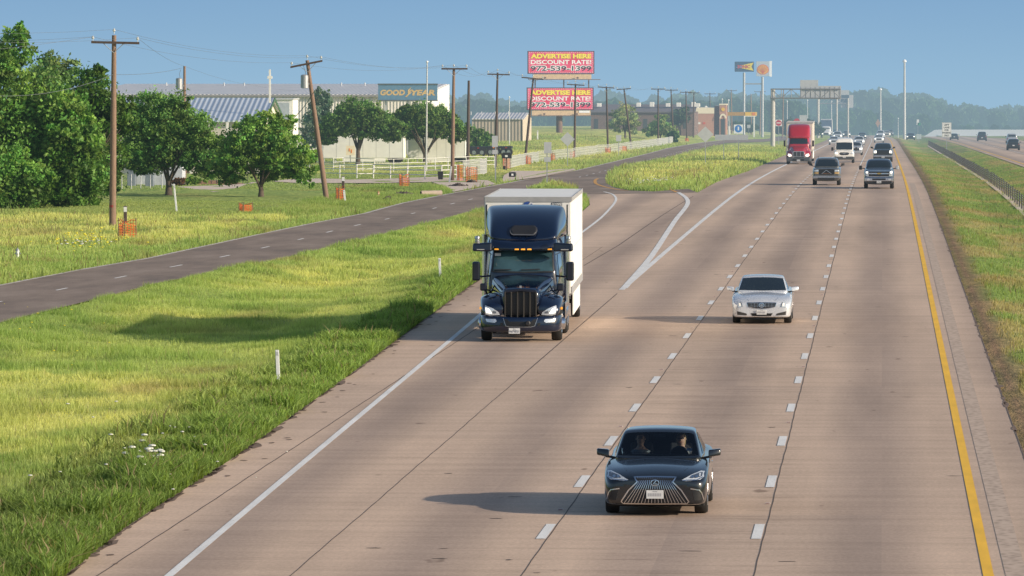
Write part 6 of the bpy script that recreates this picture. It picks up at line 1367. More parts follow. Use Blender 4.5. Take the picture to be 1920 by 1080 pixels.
# long low brown building
Yw = 1060; xa, xb = at(1108,230,Yw).x, at(1302,230,Yw).x; gw = tz((xa+xb)/2, Yw) - .8; z1_ = at(1200,211,Yw).z; z2_ = at(1200,199,Yw+6).z
t = thing('brown_building', ((xa+xb)/2, Yw, gw), 0, 'long low brown brick building with slate roof behind the willow', 'building')
slab('wall', (xa,Yw,gw), (xb,Yw+22,z1_), M_BROWN, t)
MB().hexa([loc((xa-.4,Yw-.5,z1_+.003)),loc((xb+.2,Yw-.5,z1_+.003)),loc((xb+.2,Yw+8,z2_)),loc((xa-.4,Yw+8,z2_))],[loc((xa-.4,Yw-.5,z1_+.2)),loc((xb+.2,Yw-.5,z1_+.2)),loc((xb+.2,Yw+8,z2_+.3)),loc((xa-.4,Yw+8,z2_+.3))]).build('roof', mat('slate', (.16,.14,.15), .8), t)
for i, px in enumerate((1123,1197,1222,1252,1272,1300,1308)):
    x = at(px,195,Yw+4).x; MB().box(*[v for v in (x-t.location.x-.35,x-t.location.x+.45,3,4,z2_-gw-.1,z2_-gw+.55+.1*(i%3))]).build('roof_unit', M_WALLW, t, bevel=.05)
for px in (1118,1146,1210,1252,1262,1285): x = at(px,225,Yw).x - t.location.x; MB().box(x-.35,x+.35,-.05,-.005,(z1_-gw)*.30,(z1_-gw)*.72).build('window', M_WINB, t)
# brick fuel station store
Yt = 1150; xa, xb, xc = at(1301,220,Yt).x, at(1339,220,Yt).x, at(1362,220,Yt).x; gt_ = tz(xb, Yt) - .6; z1_ = at(1320,202,Yt).z; z0_ = at(1320,213,Yt).z; zt_ = at(1355,197,Yt).z
t = thing('station_store', (xb, Yt, gt_), 0, 'brick fuel station store with cream parapet and square entrance tower', 'shop')
slab('wall', (xa,Yt,gt_), (xb,Yt+14,z0_), M_REDB, t); slab('parapet', (xa-.05,Yt-.08,z0_+.003), (xb+.02,Yt+14,z1_), M_CREAM, t)
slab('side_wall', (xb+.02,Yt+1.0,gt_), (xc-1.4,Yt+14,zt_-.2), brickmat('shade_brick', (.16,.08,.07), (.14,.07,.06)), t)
slab('tower', (xc-1.35,Yt-.4,gt_), (xc+.05,Yt+5,zt_), M_REDB, t); slab('tower_cap', (xc-1.4,Yt-.5,zt_+.003), (xc+.1,Yt+5.1,zt_+.25), M_CREAM, t)
xs_ = xc - .65 - t.location.x; zz = at(1358,205,Yt).z - gt_
MB().prism([(xs_ + .38*math.cos(a), zz + .36*math.sin(a)) for a in [k*math.pi/10 for k in range(11)]] + [(xs_-.2,zz-.35),(xs_+.2,zz-.35)], -.50, -.42).build('emblem', mat('shell_yellow', (.8,.48,.05), .5, var=0), t)
za_ = at(1358,222,Yt).z - gt_; mb = MB()
mb.add([(xs_ + r_*math.cos(a), -.55, za_ + r_*1.4*math.sin(a)) for a in [k*math.pi/10 for k in range(11)] for r_ in (.40,.68)], [(2*k,2*k+1,2*k+3,2*k+2) for k in range(10)]); mb.build('arch', M_CREAM, t)
MB().box(xs_-.38,xs_+.38,-.46,-.405,0,za_-.1).build('door', M_WINB, t); MB().box(xb-xb+.3,1.2,.93,.995,.1,1.7).build('window', M_WINB, t)
for px, c_ in ((1311, M_WALLW), (1320, mat('poster_red', (.6,.1,.06), .6, var=.1))): x = at(px,231,Yt).x - t.location.x; z = at(px,231,Yt).z - gt_; MB().box(x-.25,x+.25,-.06,-.003,z-.2,z+.2).build('poster', c_, t)
for px in (1307,1323): x = at(px,199,Yt).x - t.location.x; MB().box(x-.2,x+.25,1,1.6,z1_-gt_,z1_-gt_+.35).build('roof_unit', M_WALLW, t, bevel=.06)
# fuel canopy
Yk = 1240; xa, xb = at(1364,213,Yk).x, at(1418,213,Yk).x; gk = tz(xa, Yk) - .5; z0_, z1_ = at(1400,217,Yk).z, at(1400,210.5,Yk).z; xm = at(1397,213,Yk).x
t = thing('fuel_canopy', ((xa+xb)/2, Yk, gk), 0, 'flat yellow fuel station canopy on posts right of the brick store', 'canopy')
slab('roof', (xa,Yk,z0_), (xb,Yk+8,z1_), mat('canopy_shade', (.45,.24,.04), .6), t); slab('fascia', (xm,Yk-.06,z0_-.02), (xb+.03,Yk-.004,z1_+.02), mat('canopy_yellow', (.85,.50,.03), .5, var=0), t); slab('stripe', (xm,Yk-.07,z0_-.18), (xb,Yk-.003,z0_-.03), M_WALLW, t)
slab('sign_patch', (xb-.9,Yk-.10,z0_+.1), (xb-.2,Yk-.065,z1_-.08), mat('canopy_orange', (.8,.22,.03), .5, var=0), t)
for px in (1368, 1414): x = at(px,220,Yk+2).x; slab('post', (x-.15,Yk+2,gk), (x+.15,Yk+2.3,z0_-.002), M_WALLW, t)
# parked box trailers behind the pipe fence
for i, (a_, b_, Y_) in enumerate(((604,757,560),(765,873,566))):
    x0, x1 = at(a_,290,Y_).x, at(b_,290,Y_).x; gg = tz((x0+x1)/2, Y_); t = thing('parked_trailer', ((x0+x1)/2, Y_, gg), 0, ['long white box trailer parked behind the left flat bottomed oak','white box trailer parked behind the flagpole'][i], 'trailer', 'white trailers parked behind the pipe fence')
    h1 = at(700,255,Y_).z - gg; z0 = at(700,300,Y_).z - gg; w_ = (x1-x0)/2
    bx_o = MB().box(-w_,w_,0,2.5,max(.5,z0),h1).build('box', M_TRL, t, bevel=.03); mb = MB()
    for k in range(7): xx = -w_ + .1 + k*(2*w_-.2)/6; mb.box(xx-.012,xx+.012,-.008,0,max(.5,z0)+.05,h1-.05)
    mb.build('panel_seam', M_TRS, bx_o)
    MB().box(-w_*.5,w_*.55,.05,.12,.15,max(.5,z0)).build('side_skirt', M_TRL, t)
    for k in (.72,.86): MB().lathe([(.2,-.15),(.48,-.15),(.5,0),(.48,.15),(.2,.15)],(w_*k,.3,.5),'y',18).build('wheel', M_TYRE, t)
    MB().box(-w_*.7,-w_*.66,.2,.3,0,max(.5,z0)).build('landing_leg', M_GREYF, t)
q = at(657,284,558); t = thing('poster_board', (q.x,558,tz(q.x,558)), 0, 'small cream board with orange marks beside the oak trunk', 'sign'); zz = q.z - t.location.z
MB().box(-.42,.42,0,.05,zz-.35,zz+.55).build('panel', M_CREAM, t); MB().box(-.15,-.05,-.02,-.001,zz,zz+.3).box(.05,.15,-.02,-.001,zz-.15,zz+.2).build('marks', MATS['canopy_orange'], t); MB().box(-.04,.04,.06,.1,0,zz-.3).build('post', M_GALV, t)
# flatbed trailers
for i, (a_, b_) in enumerate(((881,912),(913,938),(939,959))):
    Y_ = 640; x0, x1 = at(a_,285,Y_).x, at(b_,285,Y_).x; gg = tz((x0+x1)/2, Y_); t = thing('flatbed_trailer', ((x0+x1)/2, Y_, gg), 0, ['black flatbed trailer nearest the dark bare pole','black flatbed trailer with a red lamp in the middle of the row','black flatbed trailer at the right end of the row'][i], 'trailer', 'black flatbed trailers in the yard'); w_ = (x1-x0)/2
    MB().box(-w_,w_,0,2.4,.85,1.1).build('deck', M_BLK, t, bevel=.02); MB().box(-w_*.95,w_*.95,.1,.2,.55,.84).build('mud_guard', M_BLK, t)
    for k in (-.5,.45): o = MB().lathe([(.22,-.15),(.45,-.15),(.47,0),(.45,.15),(.22,.15)],(w_*k,.1,.47),'y',18).build('wheel', M_TYRE, t); MB().lathe([(.22,-.17),(.18,-.12),(.05,-.12)],(w_*k,.1,.47),'y',14).build('rim', M_SILV, o)
    MB().box(-.1,.1,-.03,-.002,.9,1.0).build('lamp', M_TAIL if i != 1 else mat('lamp_orange', (.8,.25,.08), .4), t)

# ------------------------------------------------------------------ billboards and signs
M_PINK = None
def pinkmat():
    m = newmat('billboard_pink'); N, L = m.node_tree.nodes, m.node_tree.links; nz_ = noise(N, L, .5, 2)
    p_ = N.new('ShaderNodeBsdfPrincipled'); L.new(ramp(N, L, nz_, [(.35,(.66,.02,.08)),(.65,(.80,.10,.24))]), p_.inputs['Base Color']); p_.inputs['Roughness'].default_value = .6; finish(m, p_.outputs[0]); return m
M_PINK = pinkmat(); M_YT = mat('type_yellow', (.85,.68,.05), .6, var=0); M_WT = mat('type_white', (.85,.85,.85), .6, var=0); M_BT = mat('type_black', (.03,.03,.04), .6, var=0); M_POST = mat('post_brown', (.17,.11,.085), .8, var=.15)
Yb = 930; q = G(1050, 273); xc = at(1050,270,Yb).x; gb = tz(xc, Yb)
t = thing('billboard', (xc, Yb, gb), R(10), 'double stacked pink advertising billboard on a thick brown post', 'billboard')
k_ = 1/ppm(Yb)
def bz_(py): return at(1050, py, Yb).z - gb
def bx(px): return at(px, 150, Yb).x - xc
MB().cyl((0,.9,-.3),(0,.9,bz_(166)),.50,n=20).build('main_post', M_POST, t, smooth=True)
for px in (1004,1058,1105): MB().box(bx(px)-.09,bx(px)+.09,.5,.7,bz_(214),bz_(143)).build('upright', M_POST, t)
for j, (y0, y1, x0, x1) in enumerate(((97,137,990.5,1113.5),(165.5,205,989,1112))):
    X0, X1, Z0, Z1 = bx(x0), bx(x1), bz_(y1), bz_(y0); W_, H_ = X1-X0, Z1-Z0
    pn = MB().box(X0,X1,0,.35,Z0,Z1).build('panel', M_PINK, t)
    fr_ = MB().box(X0-.12,X1+.12,-.03,.36,Z0-.12,Z0-.003).box(X0-.12,X1+.12,-.03,.36,Z1+.003,Z1+.12).box(X0-.12,X0-.003,-.03,.36,Z0-.12,Z1+.12).box(X1+.003,X1+.12,-.03,.36,Z0-.12,Z1+.12).build('frame', mat('frame_dark', (.05,.03,.05), .6), pn)
    mb = MB(); n_ = 34
    for k in range(n_): x = X0 + .2 + k*(W_-.4)/(n_-1); mb.box(x-.07,x+.07,-.02,-.002,Z1-.17,Z1-.05); mb.box(x-.07,x+.07,-.02,-.002,Z0+.05,Z0+.17)
    for k in range(11): z = Z0 + .2 + k*(H_-.4)/10; mb.box(X0+.06,X0+.19,-.02,-.002,z-.07,z+.07); mb.box(X1-.19,X1-.06,-.02,-.002,z-.07,z+.07)
    mb.build('bulbs', mat('bulb_pink', (.75,.45,.5), .5, var=0), pn)
    xo, wo = X0 + W_*.035, W_*.93
    for nm, body_, z, h, m_, off_, bd, dx in (('headline','ADVERTISE HERE',.67,.24,M_BT,-.014,.07,.03),('headline','ADVERTISE HERE',.68,.23,M_YT,-.022,.055,0),('offer','DISCOUNT RATE!',.415,.20,M_WT,-.022,.025,0),('phone_number','972-539-1399',.085,.27,M_WT,-.014,.085,0),('phone_number','972-539-1399',.10,.235,M_BT,-.024,.02,0)):
        e_ = .03 if bd > .08 else 0; mb = MB(); text(mb, body_, wo + e_*2*2, H_*h + e_*1.2, (xo - e_*2, off_, Z0 + H_*z - e_*.6), bd); mb.build(nm, m_, pn)
    MB().box(X0+.7,X1-.35,.1,.3,Z0-.95,Z0-.14).build('apron', mat('apron_tan', (.62,.45,.27), .7), pn)
    if j == 1: MB().box(X1-2.2,X1-.5,.06,.098,Z0-.55,Z0-.2).build('nameplate', M_WT, pn)
    MB().box(X0,X1+1.0,-.7,.1,Z0-1.08,Z0-.97).build('catwalk', M_POST, t)
    for f_ in (.25,.75): MB().box(X0+W_*f_-.15,X0+W_*f_+.15,-.5,-.2,Z0-.9,Z0-.6).build('floodlight', M_POST, t)
MB().box(bx(1114),bx(1116.5),1.0,3.4,bz_(139),bz_(98)).build('back_panel', M_WT, t)
# drive-in sign and shell sign on tall masts joined by a bar
Yd = 1300
def mast(nm, px, by, ty, label, r=.28):
    x, g = foot(px, Yd); t = thing(nm, (x, Yd, g), 0, label, 'sign'); MB().cyl((0,0,-.5),(0,0,at(px,ty,Yd).z-g),r,n=12).build('mast', M_GALV, t, smooth=True); return t, g, x
t, g, x_ = mast('drive_in_sign', 1396, 258, 136, 'dark blue and yellow drive-in sign on a tall mast')
zz = lambda py: at(1396, py, Yd).z - g
X0, X1 = at(1377.5,120,Yd).x - x_, at(1414,120,Yd).x - x_; Z0, Z1 = zz(134.5), zz(115.5); pn = MB().box(X0,X1,-.2,.2,Z0,Z1).build('panel', mat('panel_navy', (.03,.08,.16), .5, var=.2), t, bevel=.1)
W_, H_ = X1-X0, Z1-Z0
MB().prism([(X0+W_*.36,Z0+H_*.34),(X0+W_*.97,Z0+H_*.10),(X0+W_*.86,Z0+H_*.5),(X0+W_*.97,Z0+H_*.90),(X0+W_*.36,Z0+H_*.64)], -.26, -.203).build('yellow_wedge', M_YT, pn); MB().prism([(X0+W_*.05,Z0+H_*.45),(X0+W_*.36,Z0+H_*.65),(X0+W_*.36,Z0+H_*.34),(X0+W_*.05,Z0+H_*.4)], -.25, -.203).build('blue_wedge', mat('wedge_blue', (.10,.28,.5), .5, var=0), pn)
mb = MB(); text(mb, 'SONIC', W_*.66, H_*.34, (X0+W_*.14, -.28, Z0+H_*.33), .04); mb.build('lettering', mat('type_red', (.6,.05,.05), .5, var=0), pn)
t, g, x_ = mast('shell_sign', 1430.5, 262, 144, 'white square sign with a red and yellow scallop shell on a tall mast')
X0, X1 = at(1418,130,Yd).x - x_, at(1443,130,Yd).x - x_; Z0, Z1 = zz(143), zz(115); pn = MB().box(X0,X1,-.2,.2,Z0,Z1).build('panel', mat('panel_pale', (.5,.56,.62), .5, var=.03), t, bevel=.04)
MB().box(X1+.02,X1+.45,.1,1.5,Z0-.1,Z1+.1).build('side_panel', M_WT, t)
cx_, cz_ = (X0+X1)/2, Z0 + (Z1-Z0)*.42; rs = (X1-X0)*.44
def shell(k, y0, y1, m_, nm, ks=1): 
    pts = [(cx_ + rs*k*math.cos(a)*(1+.03*math.cos(a*14)), cz_ + rs*k*(.95*math.sin(a))) for a in [math.pi*(-.12) + j*math.pi*1.24/28 for j in range(29)]] + [(cx_-rs*k*.35, cz_-rs*k*.75),(cx_+rs*k*.35, cz_-rs*k*.75)]
    MB().prism(pts, y0, y1).build(nm, m_, pn)
shell(1.0,-.23,-.203,mat('shell_red', (.75,.10,.03), .5, var=0),'shell_outline'); shell(.88,-.25,-.231,mat('shell_gold', (.85,.42,.05), .5, var=0),'shell_fan')
mb = MB()
for k in range(7):
    a = math.pi*(.08 + .84*k/6); mb.tube([(cx_, -.252, cz_-rs*.6), (cx_ + rs*.80*math.cos(a), -.252, cz_ + rs*.76*math.sin(a))], .045, 4)
mb.build('shell_ribs', MATS['shell_red'], pn)
x0 = at(1396,157,Yd).x - x_; MB().box(x0,0,-.12,.12,zz(158.5),zz(156)).build('link_bar', M_GALV, t)
# overhead gantry
Yg = 870; q = at(1449,280,Yg); gg = tz(q.x, Yg); t = thing('sign_gantry', (q.x,Yg,gg), 0, 'nearest grey steel gantry with thick left column carrying a truss over the lanes', 'gantry')
def zg_(py): return at(1449,py,Yg).z - gg
def xg_(px): return at(px,170,Yg).x - q.x
MB().cyl((0,0,-.5),(0,0,zg_(166)),.34,n=20).build('column', mat('column_grey', (.46,.44,.40), .6, var=.08), t, smooth=True); MB().cyl((0,0,zg_(187)),(0,0,zg_(182)),.42,n=18).build('flange', M_GALV, t)
mb = MB(); xe = xg_(1576); zt, zb2 = zg_(167), zg_(184)
for y in (-.6,.6): mb.tube([(-.3,y,zt),(xe,y,zt)],.09,6); mb.tube([(-.3,y,zb2),(xe,y,zb2)],.09,6)
n_ = 7
for k in range(n_+1):
    x = -.2 + (xe+.2)*k/n_; mb.tube([(x,-.6,zb2),(x,-.6,zt)],.06,5)
    if k < n_: x2 = -.2 + (xe+.2)*(k+1)/n_; mb.tube([(x,-.6,zt if k%2==0 else zb2),(x2,-.6,zb2 if k%2==0 else zt)],.05,5)
mb.build('truss', mat('truss_grey', (.22,.22,.22), .6, .3), t)
for (x0,y0,x1,y1) in ((1500,150,1534,185),(1534,161,1577,186)): MB().box(xg_(x0),xg_(x1),.8,.9,zg_(y1),zg_(y0)).build('sign_back', M_GREYF, t)
mb = MB()
for k in range(9): x = xg_(1502)+k*(xg_(1574)-xg_(1502))/8; mb.box(x-.012,x+.012,.76,.79,zg_(185),zg_(163))
mb.build('sign_ribs', MATS['truss_grey'], t)
for i, (px, py, ty, xe_, y0, y1, sx0, sx1) in enumerate(((1534,252,186,1600,187,195,1560,1600),)):
    Y_ = 1350; q = at(px,py,Y_); g = tz(q.x, Y_); t = thing('sign_gantry', (q.x,Y_,g), 0, 'farther gantry on thin posts with a grey sign back behind the nearest gantry', 'gantry')
    z = lambda v: at(px,v,Y_).z - g; xx = lambda v: at(v,200,Y_).x - q.x
    for c_ in (px, 1569, 1590): MB().cyl((xx(c_),0,-1),(xx(c_),0,z(186 if c_ == px else 184)),.34 if c_ == px else .22,n=12).build('column', MATS['column_grey'], t)
    mb = MB()
    for y_ in (185,194): mb.tube([(0,0,z(y_)),(xx(1592),0,z(y_))],.12,5)
    for k in range(9): mb.tube([(xx(1592)*k/8,0,z(194)),(xx(1592)*min(k+1,8)/8,0,z(185))],.07,4)
    mb.build('truss', M_GALV, t); MB().box(xx(1568),xx(1592),.3,.4,z(192),z(169)).build('sign_back', M_GREYF, t); MB().box(xx(1577),xx(1600),.3,.4,z(202),z(178)).build('sign_back', M_GREYF, t)
# tall lamp masts
for px, by, ty, Y_, l_, r_ in ((1696,247,115,1350,'very tall pale mast standing in the median grass',.30),(1651,246,168,1450,'shorter pale mast rising behind the inner lane queue',.24),(1684,248,222,1450,'short thin post between the two pale masts',.1),(1476,250,190,1420,'pale lamp post left of the nearest gantry truss',.12),(1514,250,188,1500,'thin pale post under the gantry sign',.12),(1559,250,190,1500,'slim pale post right of the gantry sign',.14),(799,322,116,None,'thin white flagpole with a bright ball on top before the right flat bottomed oak',.07),(955,278,182,760,'slender pale lamp post behind the row of flatbeds',.07),(1366,252,188,1250,'pale post beside the fuel canopy',.12),(1354,205,186,1250,'short pale vent post above the brick store',.1)):
    if Y_ is None: q = Gt(px, by)
    else: q_ = at(px,by,Y_); q = Vector((q_.x, Y_, tz(q_.x, Y_)))
    top = at(px+ (2 if px == 799 else 0), ty, q.y) - q; t = thing('flagpole' if px == 799 else 'lamp_mast', q, 0, l_, 'flagpole' if px == 799 else 'mast')
    MB().tube([(0,0,-.3),top],[r_*1.2,r_*.7],10).build('pole', mat('mast_pale', (.5,.5,.48), .6, .0, var=.04), t, smooth=True); MB().lathe([(.02,-r_*1.3),(r_*1.5,-r_*.5),(r_*1.6,r_*.4),(r_*.6,r_*1.4)], top, 'z', 10).build('finial' if px == 799 else 'lamp_head', M_WT, t, smooth=True)

def sign(nm, px, by, label, plates, posts=None, Y=None, postm=None, cat='road sign', r=.035, nposts=None):
    """plates: (kind, centre px, centre py, width px, height px, material)"""
    if Y is None: q = Gt(px, by)
    else: q_ = at(px,by,Y); q = Vector((q_.x, Y, tz(q_.x, Y)))
    t = thing(nm, q, 0, label, cat); Y = q.y; k = 1/ppm(Y); topz = max(at(c[1], c[2]-c[4]/2, Y).z for c in plates) - q.z
    for xp in (nposts or (px,)):
        x = at(xp, by, Y).x - q.x; tp = topz - .02
        if len(plates) > 1 or nposts is None: tp = topz - .03
        MB().box(x-r,x+r,.03,.03+2*r,-.2,tp).build('post', postm or M_GALV, t)
    for kind, cx, cy, w, h, m_ in plates:
        c = at(cx, cy, Y) - q; hw, hh = w*k/2, h*k/2; y0 = .0
        if kind == 'diamond': pts = [(c.x-hw,c.z),(c.x,c.z-hh),(c.x+hw,c.z),(c.x,c.z+hh)]
        elif kind == 'circle': pts = [(c.x+hw*math.cos(a),c.z+hh*math.sin(a)) for a in [j*6.283/20 for j in range(20)]]; y0 = -.012
        elif kind == 'octagon': pts = [(c.x+hw*1.05*math.cos(a+.39),c.z+hh*1.05*math.sin(a+.39)) for a in [j*.7854 for j in range(8)]]
        elif kind == 'bar': pts = [(c.x-hw,c.z-hh),(c.x+hw,c.z-hh),(c.x+hw,c.z+hh),(c.x-hw,c.z+hh)]; y0 = -.024
        else: pts = [(c.x-hw,c.z-hh),(c.x+hw,c.z-hh),(c.x+hw,c.z+hh),(c.x-hw,c.z+hh)]
        MB().prism(pts, y0-.01, y0+.018 if kind not in ('circle','bar') else y0).build('plate' if kind not in ('circle','bar') else 'symbol', m_, t)
    return t
M_BLUE = mat('sign_blue_bright', (.02,.18,.55), .5, var=0); M_SRED = mat('sign_red', (.5,.03,.06), .5, var=0); M_SIGNW = mat('sign_white', (.78,.78,.76), .5, var=.03)
sign('road_sign', 1025.5, 347, 'grey back of two small plates on a post at the junction beside the truck', [('rect',1027,277,14,21,M_GREYF),('rect',1026.5,299,12.5,9,M_GREYF)])
sign('road_sign', 929, 343, 'grey back of two plates on a tall post by the fence corner', [('rect',928,265,11,21,M_GREYF),('rect',928,285,10,8,M_GREYF)], r=.04)
sign('road_sign', 1064, 311, 'grey back of a diamond sign in front of the billboard post', [('diamond',1064,261,27,27,M_GREYF)])
sign('road_sign', 1322.5, 309, 'large grey back of a diamond sign on the grass island', [('diamond',1322.5,252,31,30,M_GREYF)])
t = sign('road_sign', 1371, 300, 'wide grey back of a low sign on two posts on the grass island', [('rect',1371.5,257.5,62,10,M_GREYF)], nposts=(1357,1385))
sign('road_sign', 1160, 294, 'small grey plate on a thin post by the white fence', [('rect',1160,259,10,12,M_GREYF)])
sign('blue_round_sign', 1384.5, 262, 'white square sign with a blue disc above the wide grey sign', [('rect',1384.5,242,17,17,M_SIGNW),('circle',1384.5,241.5,14,14,M_BLUE),('bar',1384.5,241,2.6,7,M_SIGNW)], Y=1000, r=.05)
sign('road_sign', 1404, 254, 'pale small square plate beside the gantry column', [('rect',1404,237,6,6,M_GREYF)], Y=1200)
t = sign('do_not_enter_sign', 1460, 262, 'white square sign with red disc and white bar left of the red truck', [('rect',1460,230.5,12,12,M_SIGNW),('circle',1460,230.5,11,11,M_SRED),('bar',1460,230.5,8,1.8,M_SIGNW)], Y=1000, r=.05)
t = sign('wrong_way_sign', 1497, 262, 'red octagon and red strip showing above the red truck roof', [('octagon',1494,228,12,12,M_SRED),('rect',1504,229,14,4.5,M_SRED)], Y=1020, r=.05)
sign('road_sign', 1506, 262, 'grey rectangular sign back above the red truck roof', [('rect',1506,223,14,14,M_GREYF)], Y=1040, r=.05)
sign('orange_sign', 1647, 250, 'faded orange diamond behind the inner lane queue', [('diamond',1646,231,9,16,mat('faded_orange', (.42,.26,.18), .7))], Y=1430, r=.06)
t = sign('mile_marker', 1721, 252, 'pale plate over a small green plate on a post at the crest', [('rect',1721,229,4.5,10,M_SIGNW),('rect',1723,232.5,5.5,5,mat('plate_green', (.05,.3,.18), .5, var=0))], Y=1300, r=.05)
sign('road_sign', 1723, 262, 'low pale plate in the far median grass', [('rect',1723,256,9,9,mat('pale_plate', (.45,.5,.5), .5))], Y=1200)
t = sign('passing_lane_sign', 1775, 293, 'white rectangular sign in the median reading left lane for passing only', [('rect',1775,243.5,17.5,27.5,M_SIGNW)]); q = t.location; Y_ = q.y; k = 1/ppm(Y_)
mb = MB()
for j, w_ in enumerate(('LEFT','LANE','FOR','PASSING','ONLY')):
    ww = {'LEFT':10,'LANE':10.5,'FOR':7.5,'PASSING':15.5,'ONLY':10}[w_]*k; c = at(1775, 234 + j*5.0, Y_) - q; text(mb, w_, ww, 3.3*k, (c.x-ww/2, -.016, c.z-1.6*k), .03)
mb.build('lettering', M_BT, t)
mb = MB(); c = at(1775,243.5,Y_) - q; a_, b_ = 8.2*k, 13.2*k
for x0,x1,z0,z1 in ((-a_,a_,-b_,-b_+.02),(-a_,a_,b_-.02,b_),(-a_,-a_+.02,-b_,b_),(a_-.02,a_,-b_,b_)): mb.box(c.x+x0,c.x+x1,-.014,-.0105,c.z+z0,c.z+z1)
mb.build('border', M_BT, t)

# ------------------------------------------------------------------ fences
M_PIPE = mat('pipe_white', (.68,.66,.62), .5, var=.08)
def rail_fence(nm, pts, hpx, label, rails=(.35,.68,1.0), every=1, r=.035, m_=None, group=None, h=1.25, balls=False):
    P = [Gt(*p) for p in pts]; t = thing(nm, P[0], 0, label, 'fence', group); o = P[0]
    for a in P: MB().cyl(a-o-Vector((0,0,.2)), a-o+Vector((0,0,h)), r*1.3, n=8).build('post', m_ or M_PIPE, t)
    for f_ in rails: MB().tube([a-o+Vector((0,0,h*f_)) for a in P], r, 5).build('rail', m_ or M_PIPE, t)
    return t
rail_fence('pipe_fence', [(606,333),(637,334),(669,335),(700,335.5),(732,336),(764,336.5),(796.5,337),(828,337),(856,336)], 0, 'white pipe rail fence in front of the flat bottomed oaks', h=1.05)
rail_fence('pipe_fence', [(540,318),(580,319),(608,320),(625,320),(645,319),(680,321),(702,322),(738,322),(765,321),(816,320),(840,318),(874,316),(927,316)], 0, 'thin white pipe fence in the second row by the trailers', h=1.05, r=.028)
def lattice_fence(nm, pts, label, h=1.0, step=.28, orange=()):
    P = [Gt(*p) for p in pts]; t = thing(nm, P[0], 0, label, 'fence'); o = P[0]; L_ = [0]
    for a, b in zip(P[:-1], P[1:]): L_.append(L_[-1] + (b-a).length)
    mb = MB(); n_ = int(L_[-1]/step)
    def pt(s):
        i = max(j for j in range(len(L_)-1) if L_[j] <= s + 1e-6); u = (s - L_[i]) / (L_[i+1]-L_[i]); q = P[i].lerp(P[i+1], min(u,1)); q.z = tz(q.x, q.y); return q - o
    for k in range(n_+1): q = pt(min(k*step, L_[-1]-.001)); mb.cyl(q, q + Vector((0,0,h)), .011, n=4)
    mb.build('pickets', M_PIPE, t)
    for f_ in (.05,.3,.55,.8,1.0): MB().tube([pt(min(s, L_[-1]-.001)) + Vector((0,0,h*f_)) for s in np.arange(0, L_[-1], 2.0)], .015, 4).build('rail', M_PIPE, t)
    return t
lattice_fence('cattle_panel_fence', [(868,332),(880,330),(900,327),(913,324.5)], 'white barred gate wing swinging back beside the fence corner pole', 1.25, .32)
lattice_fence('cattle_panel_fence', [(943,317),(960,314),(984,309),(1010,304),(1040,301),(1080,295),(1120,289.5),(1160,284),(1200,279),(1235,273.5),(1262,269)], 'long white welded panel fence running beside the frontage road to the shrub', 1.05, .45)
# orange safety netting
M_NET = mat('net_orange', (.75,.17,.04), .7, var=.15, nscale=4)
def net(cx, by, wpx, hpx, label, seed=0, Y=None):
    q = Gt(cx, by); k = 1/ppm(q.y); w, h = wpx*k, hpx*k*1.25; rg_ = random.Random(seed); t = thing('safety_netting', q, 0, label, 'safety netting', 'orange safety netting around the poles')
    mb = MB(); n_ = max(6, int(w/.09)); path = [(-w/2,0),(-w*.1,-.35),(w/2,-.15),(w*.42,.4),(-w*.35,.5),(-w/2,0)]; pp = lerp_poly(path, .11)
    hs = [h*(.86+.14*math.sin(j*.5+seed)+.05*rg_.random()) for j in range(len(pp))]
    for j, (x, y) in enumerate(pp):
        mb.tube([(x,y,-.05),(x+.02*math.sin(j),y,hs[j]*.5),(x,y,hs[j])], .012, 4)
    for f_ in (.08,.22,.36,.5,.64,.78,.96): mb.tube([(x,y,hs[j]*f_) for j, (x,y) in enumerate(pp)], .013 if f_ < .9 else .02, 4)
    mb.build('mesh', M_NET, t)
    for x, y in path[:5]: MB().cyl((x,y,-.1),(x,y,h*1.08),.02,n=5).build('stake', M_POST, t)
net(239, 449, 34, 30, 'nearest orange safety netting beside the tall straight pole', 1)
net(461, 399, 26, 15, 'small square of orange netting alone in the lawn', 2)
net(638, 375, 16, 22, 'narrow orange netting at the foot of the leaning pole', 3)
net(758, 353, 19, 21, 'orange netting standing on the dirt mound', 4)
net(884, 341, 22, 22, 'orange netting against the white gate wing', 5)
net(863, 339, 12, 24, 'narrow orange netting right of the fence corner pole', 6)
net(950, 316, 14, 18, 'orange netting at the left end of the long panel fence', 7)
net(991, 308, 10, 13, 'orange netting around the pole leaning across the billboards', 8)
net(1037, 302, 8, 12, 'orange netting on the long fence before the billboard post', 9)
net(1073, 297, 9, 11, 'orange netting at the pole crossing the lower billboard', 10)
net(1140, 288, 10, 9, 'orange netting at the first pole right of the billboards', 11)
net(1168, 284, 14, 8, 'low orange netting beside the pole leaning left', 12)
net(1288, 265, 7, 5, 'tiny orange netting near the brick station', 13)
# median barrier
gx = 8.2; posts = list(np.arange(300, 850, 6.0)); far = list(np.arange(852, 1060, 6.0))
t = thing('median_barrier', (gx, 300, tz(gx, 300)), 0, 'long cable barrier of dark posts along the grassy median', 'barrier'); M_CBP = mat('barrier_post', (.10,.095,.085), .7, .2, var=.2)
def pb(mb, Y): z = tz(gx, Y) - t.location.z; mb.hexa([(-.05,Y-300-.04,z-.2),(.05,Y-300-.04,z-.2),(.05,Y-300+.04,z-.2),(-.05,Y-300+.04,z-.2)], [(-.04,Y-300-.03,z+.95),(.04,Y-300-.03,z+.95),(.04,Y-300+.03,z+.95),(-.04,Y-300+.03,z+.95)]); return mb
for Y in posts: pb(MB(), Y).build('post', M_CBP, t)
mb = MB()
for Y in far: pb(mb, Y)
tag(mb.build('posts', M_CBP, t), kind='stuff')
ys_ = np.arange(300, 1060, 5.0)
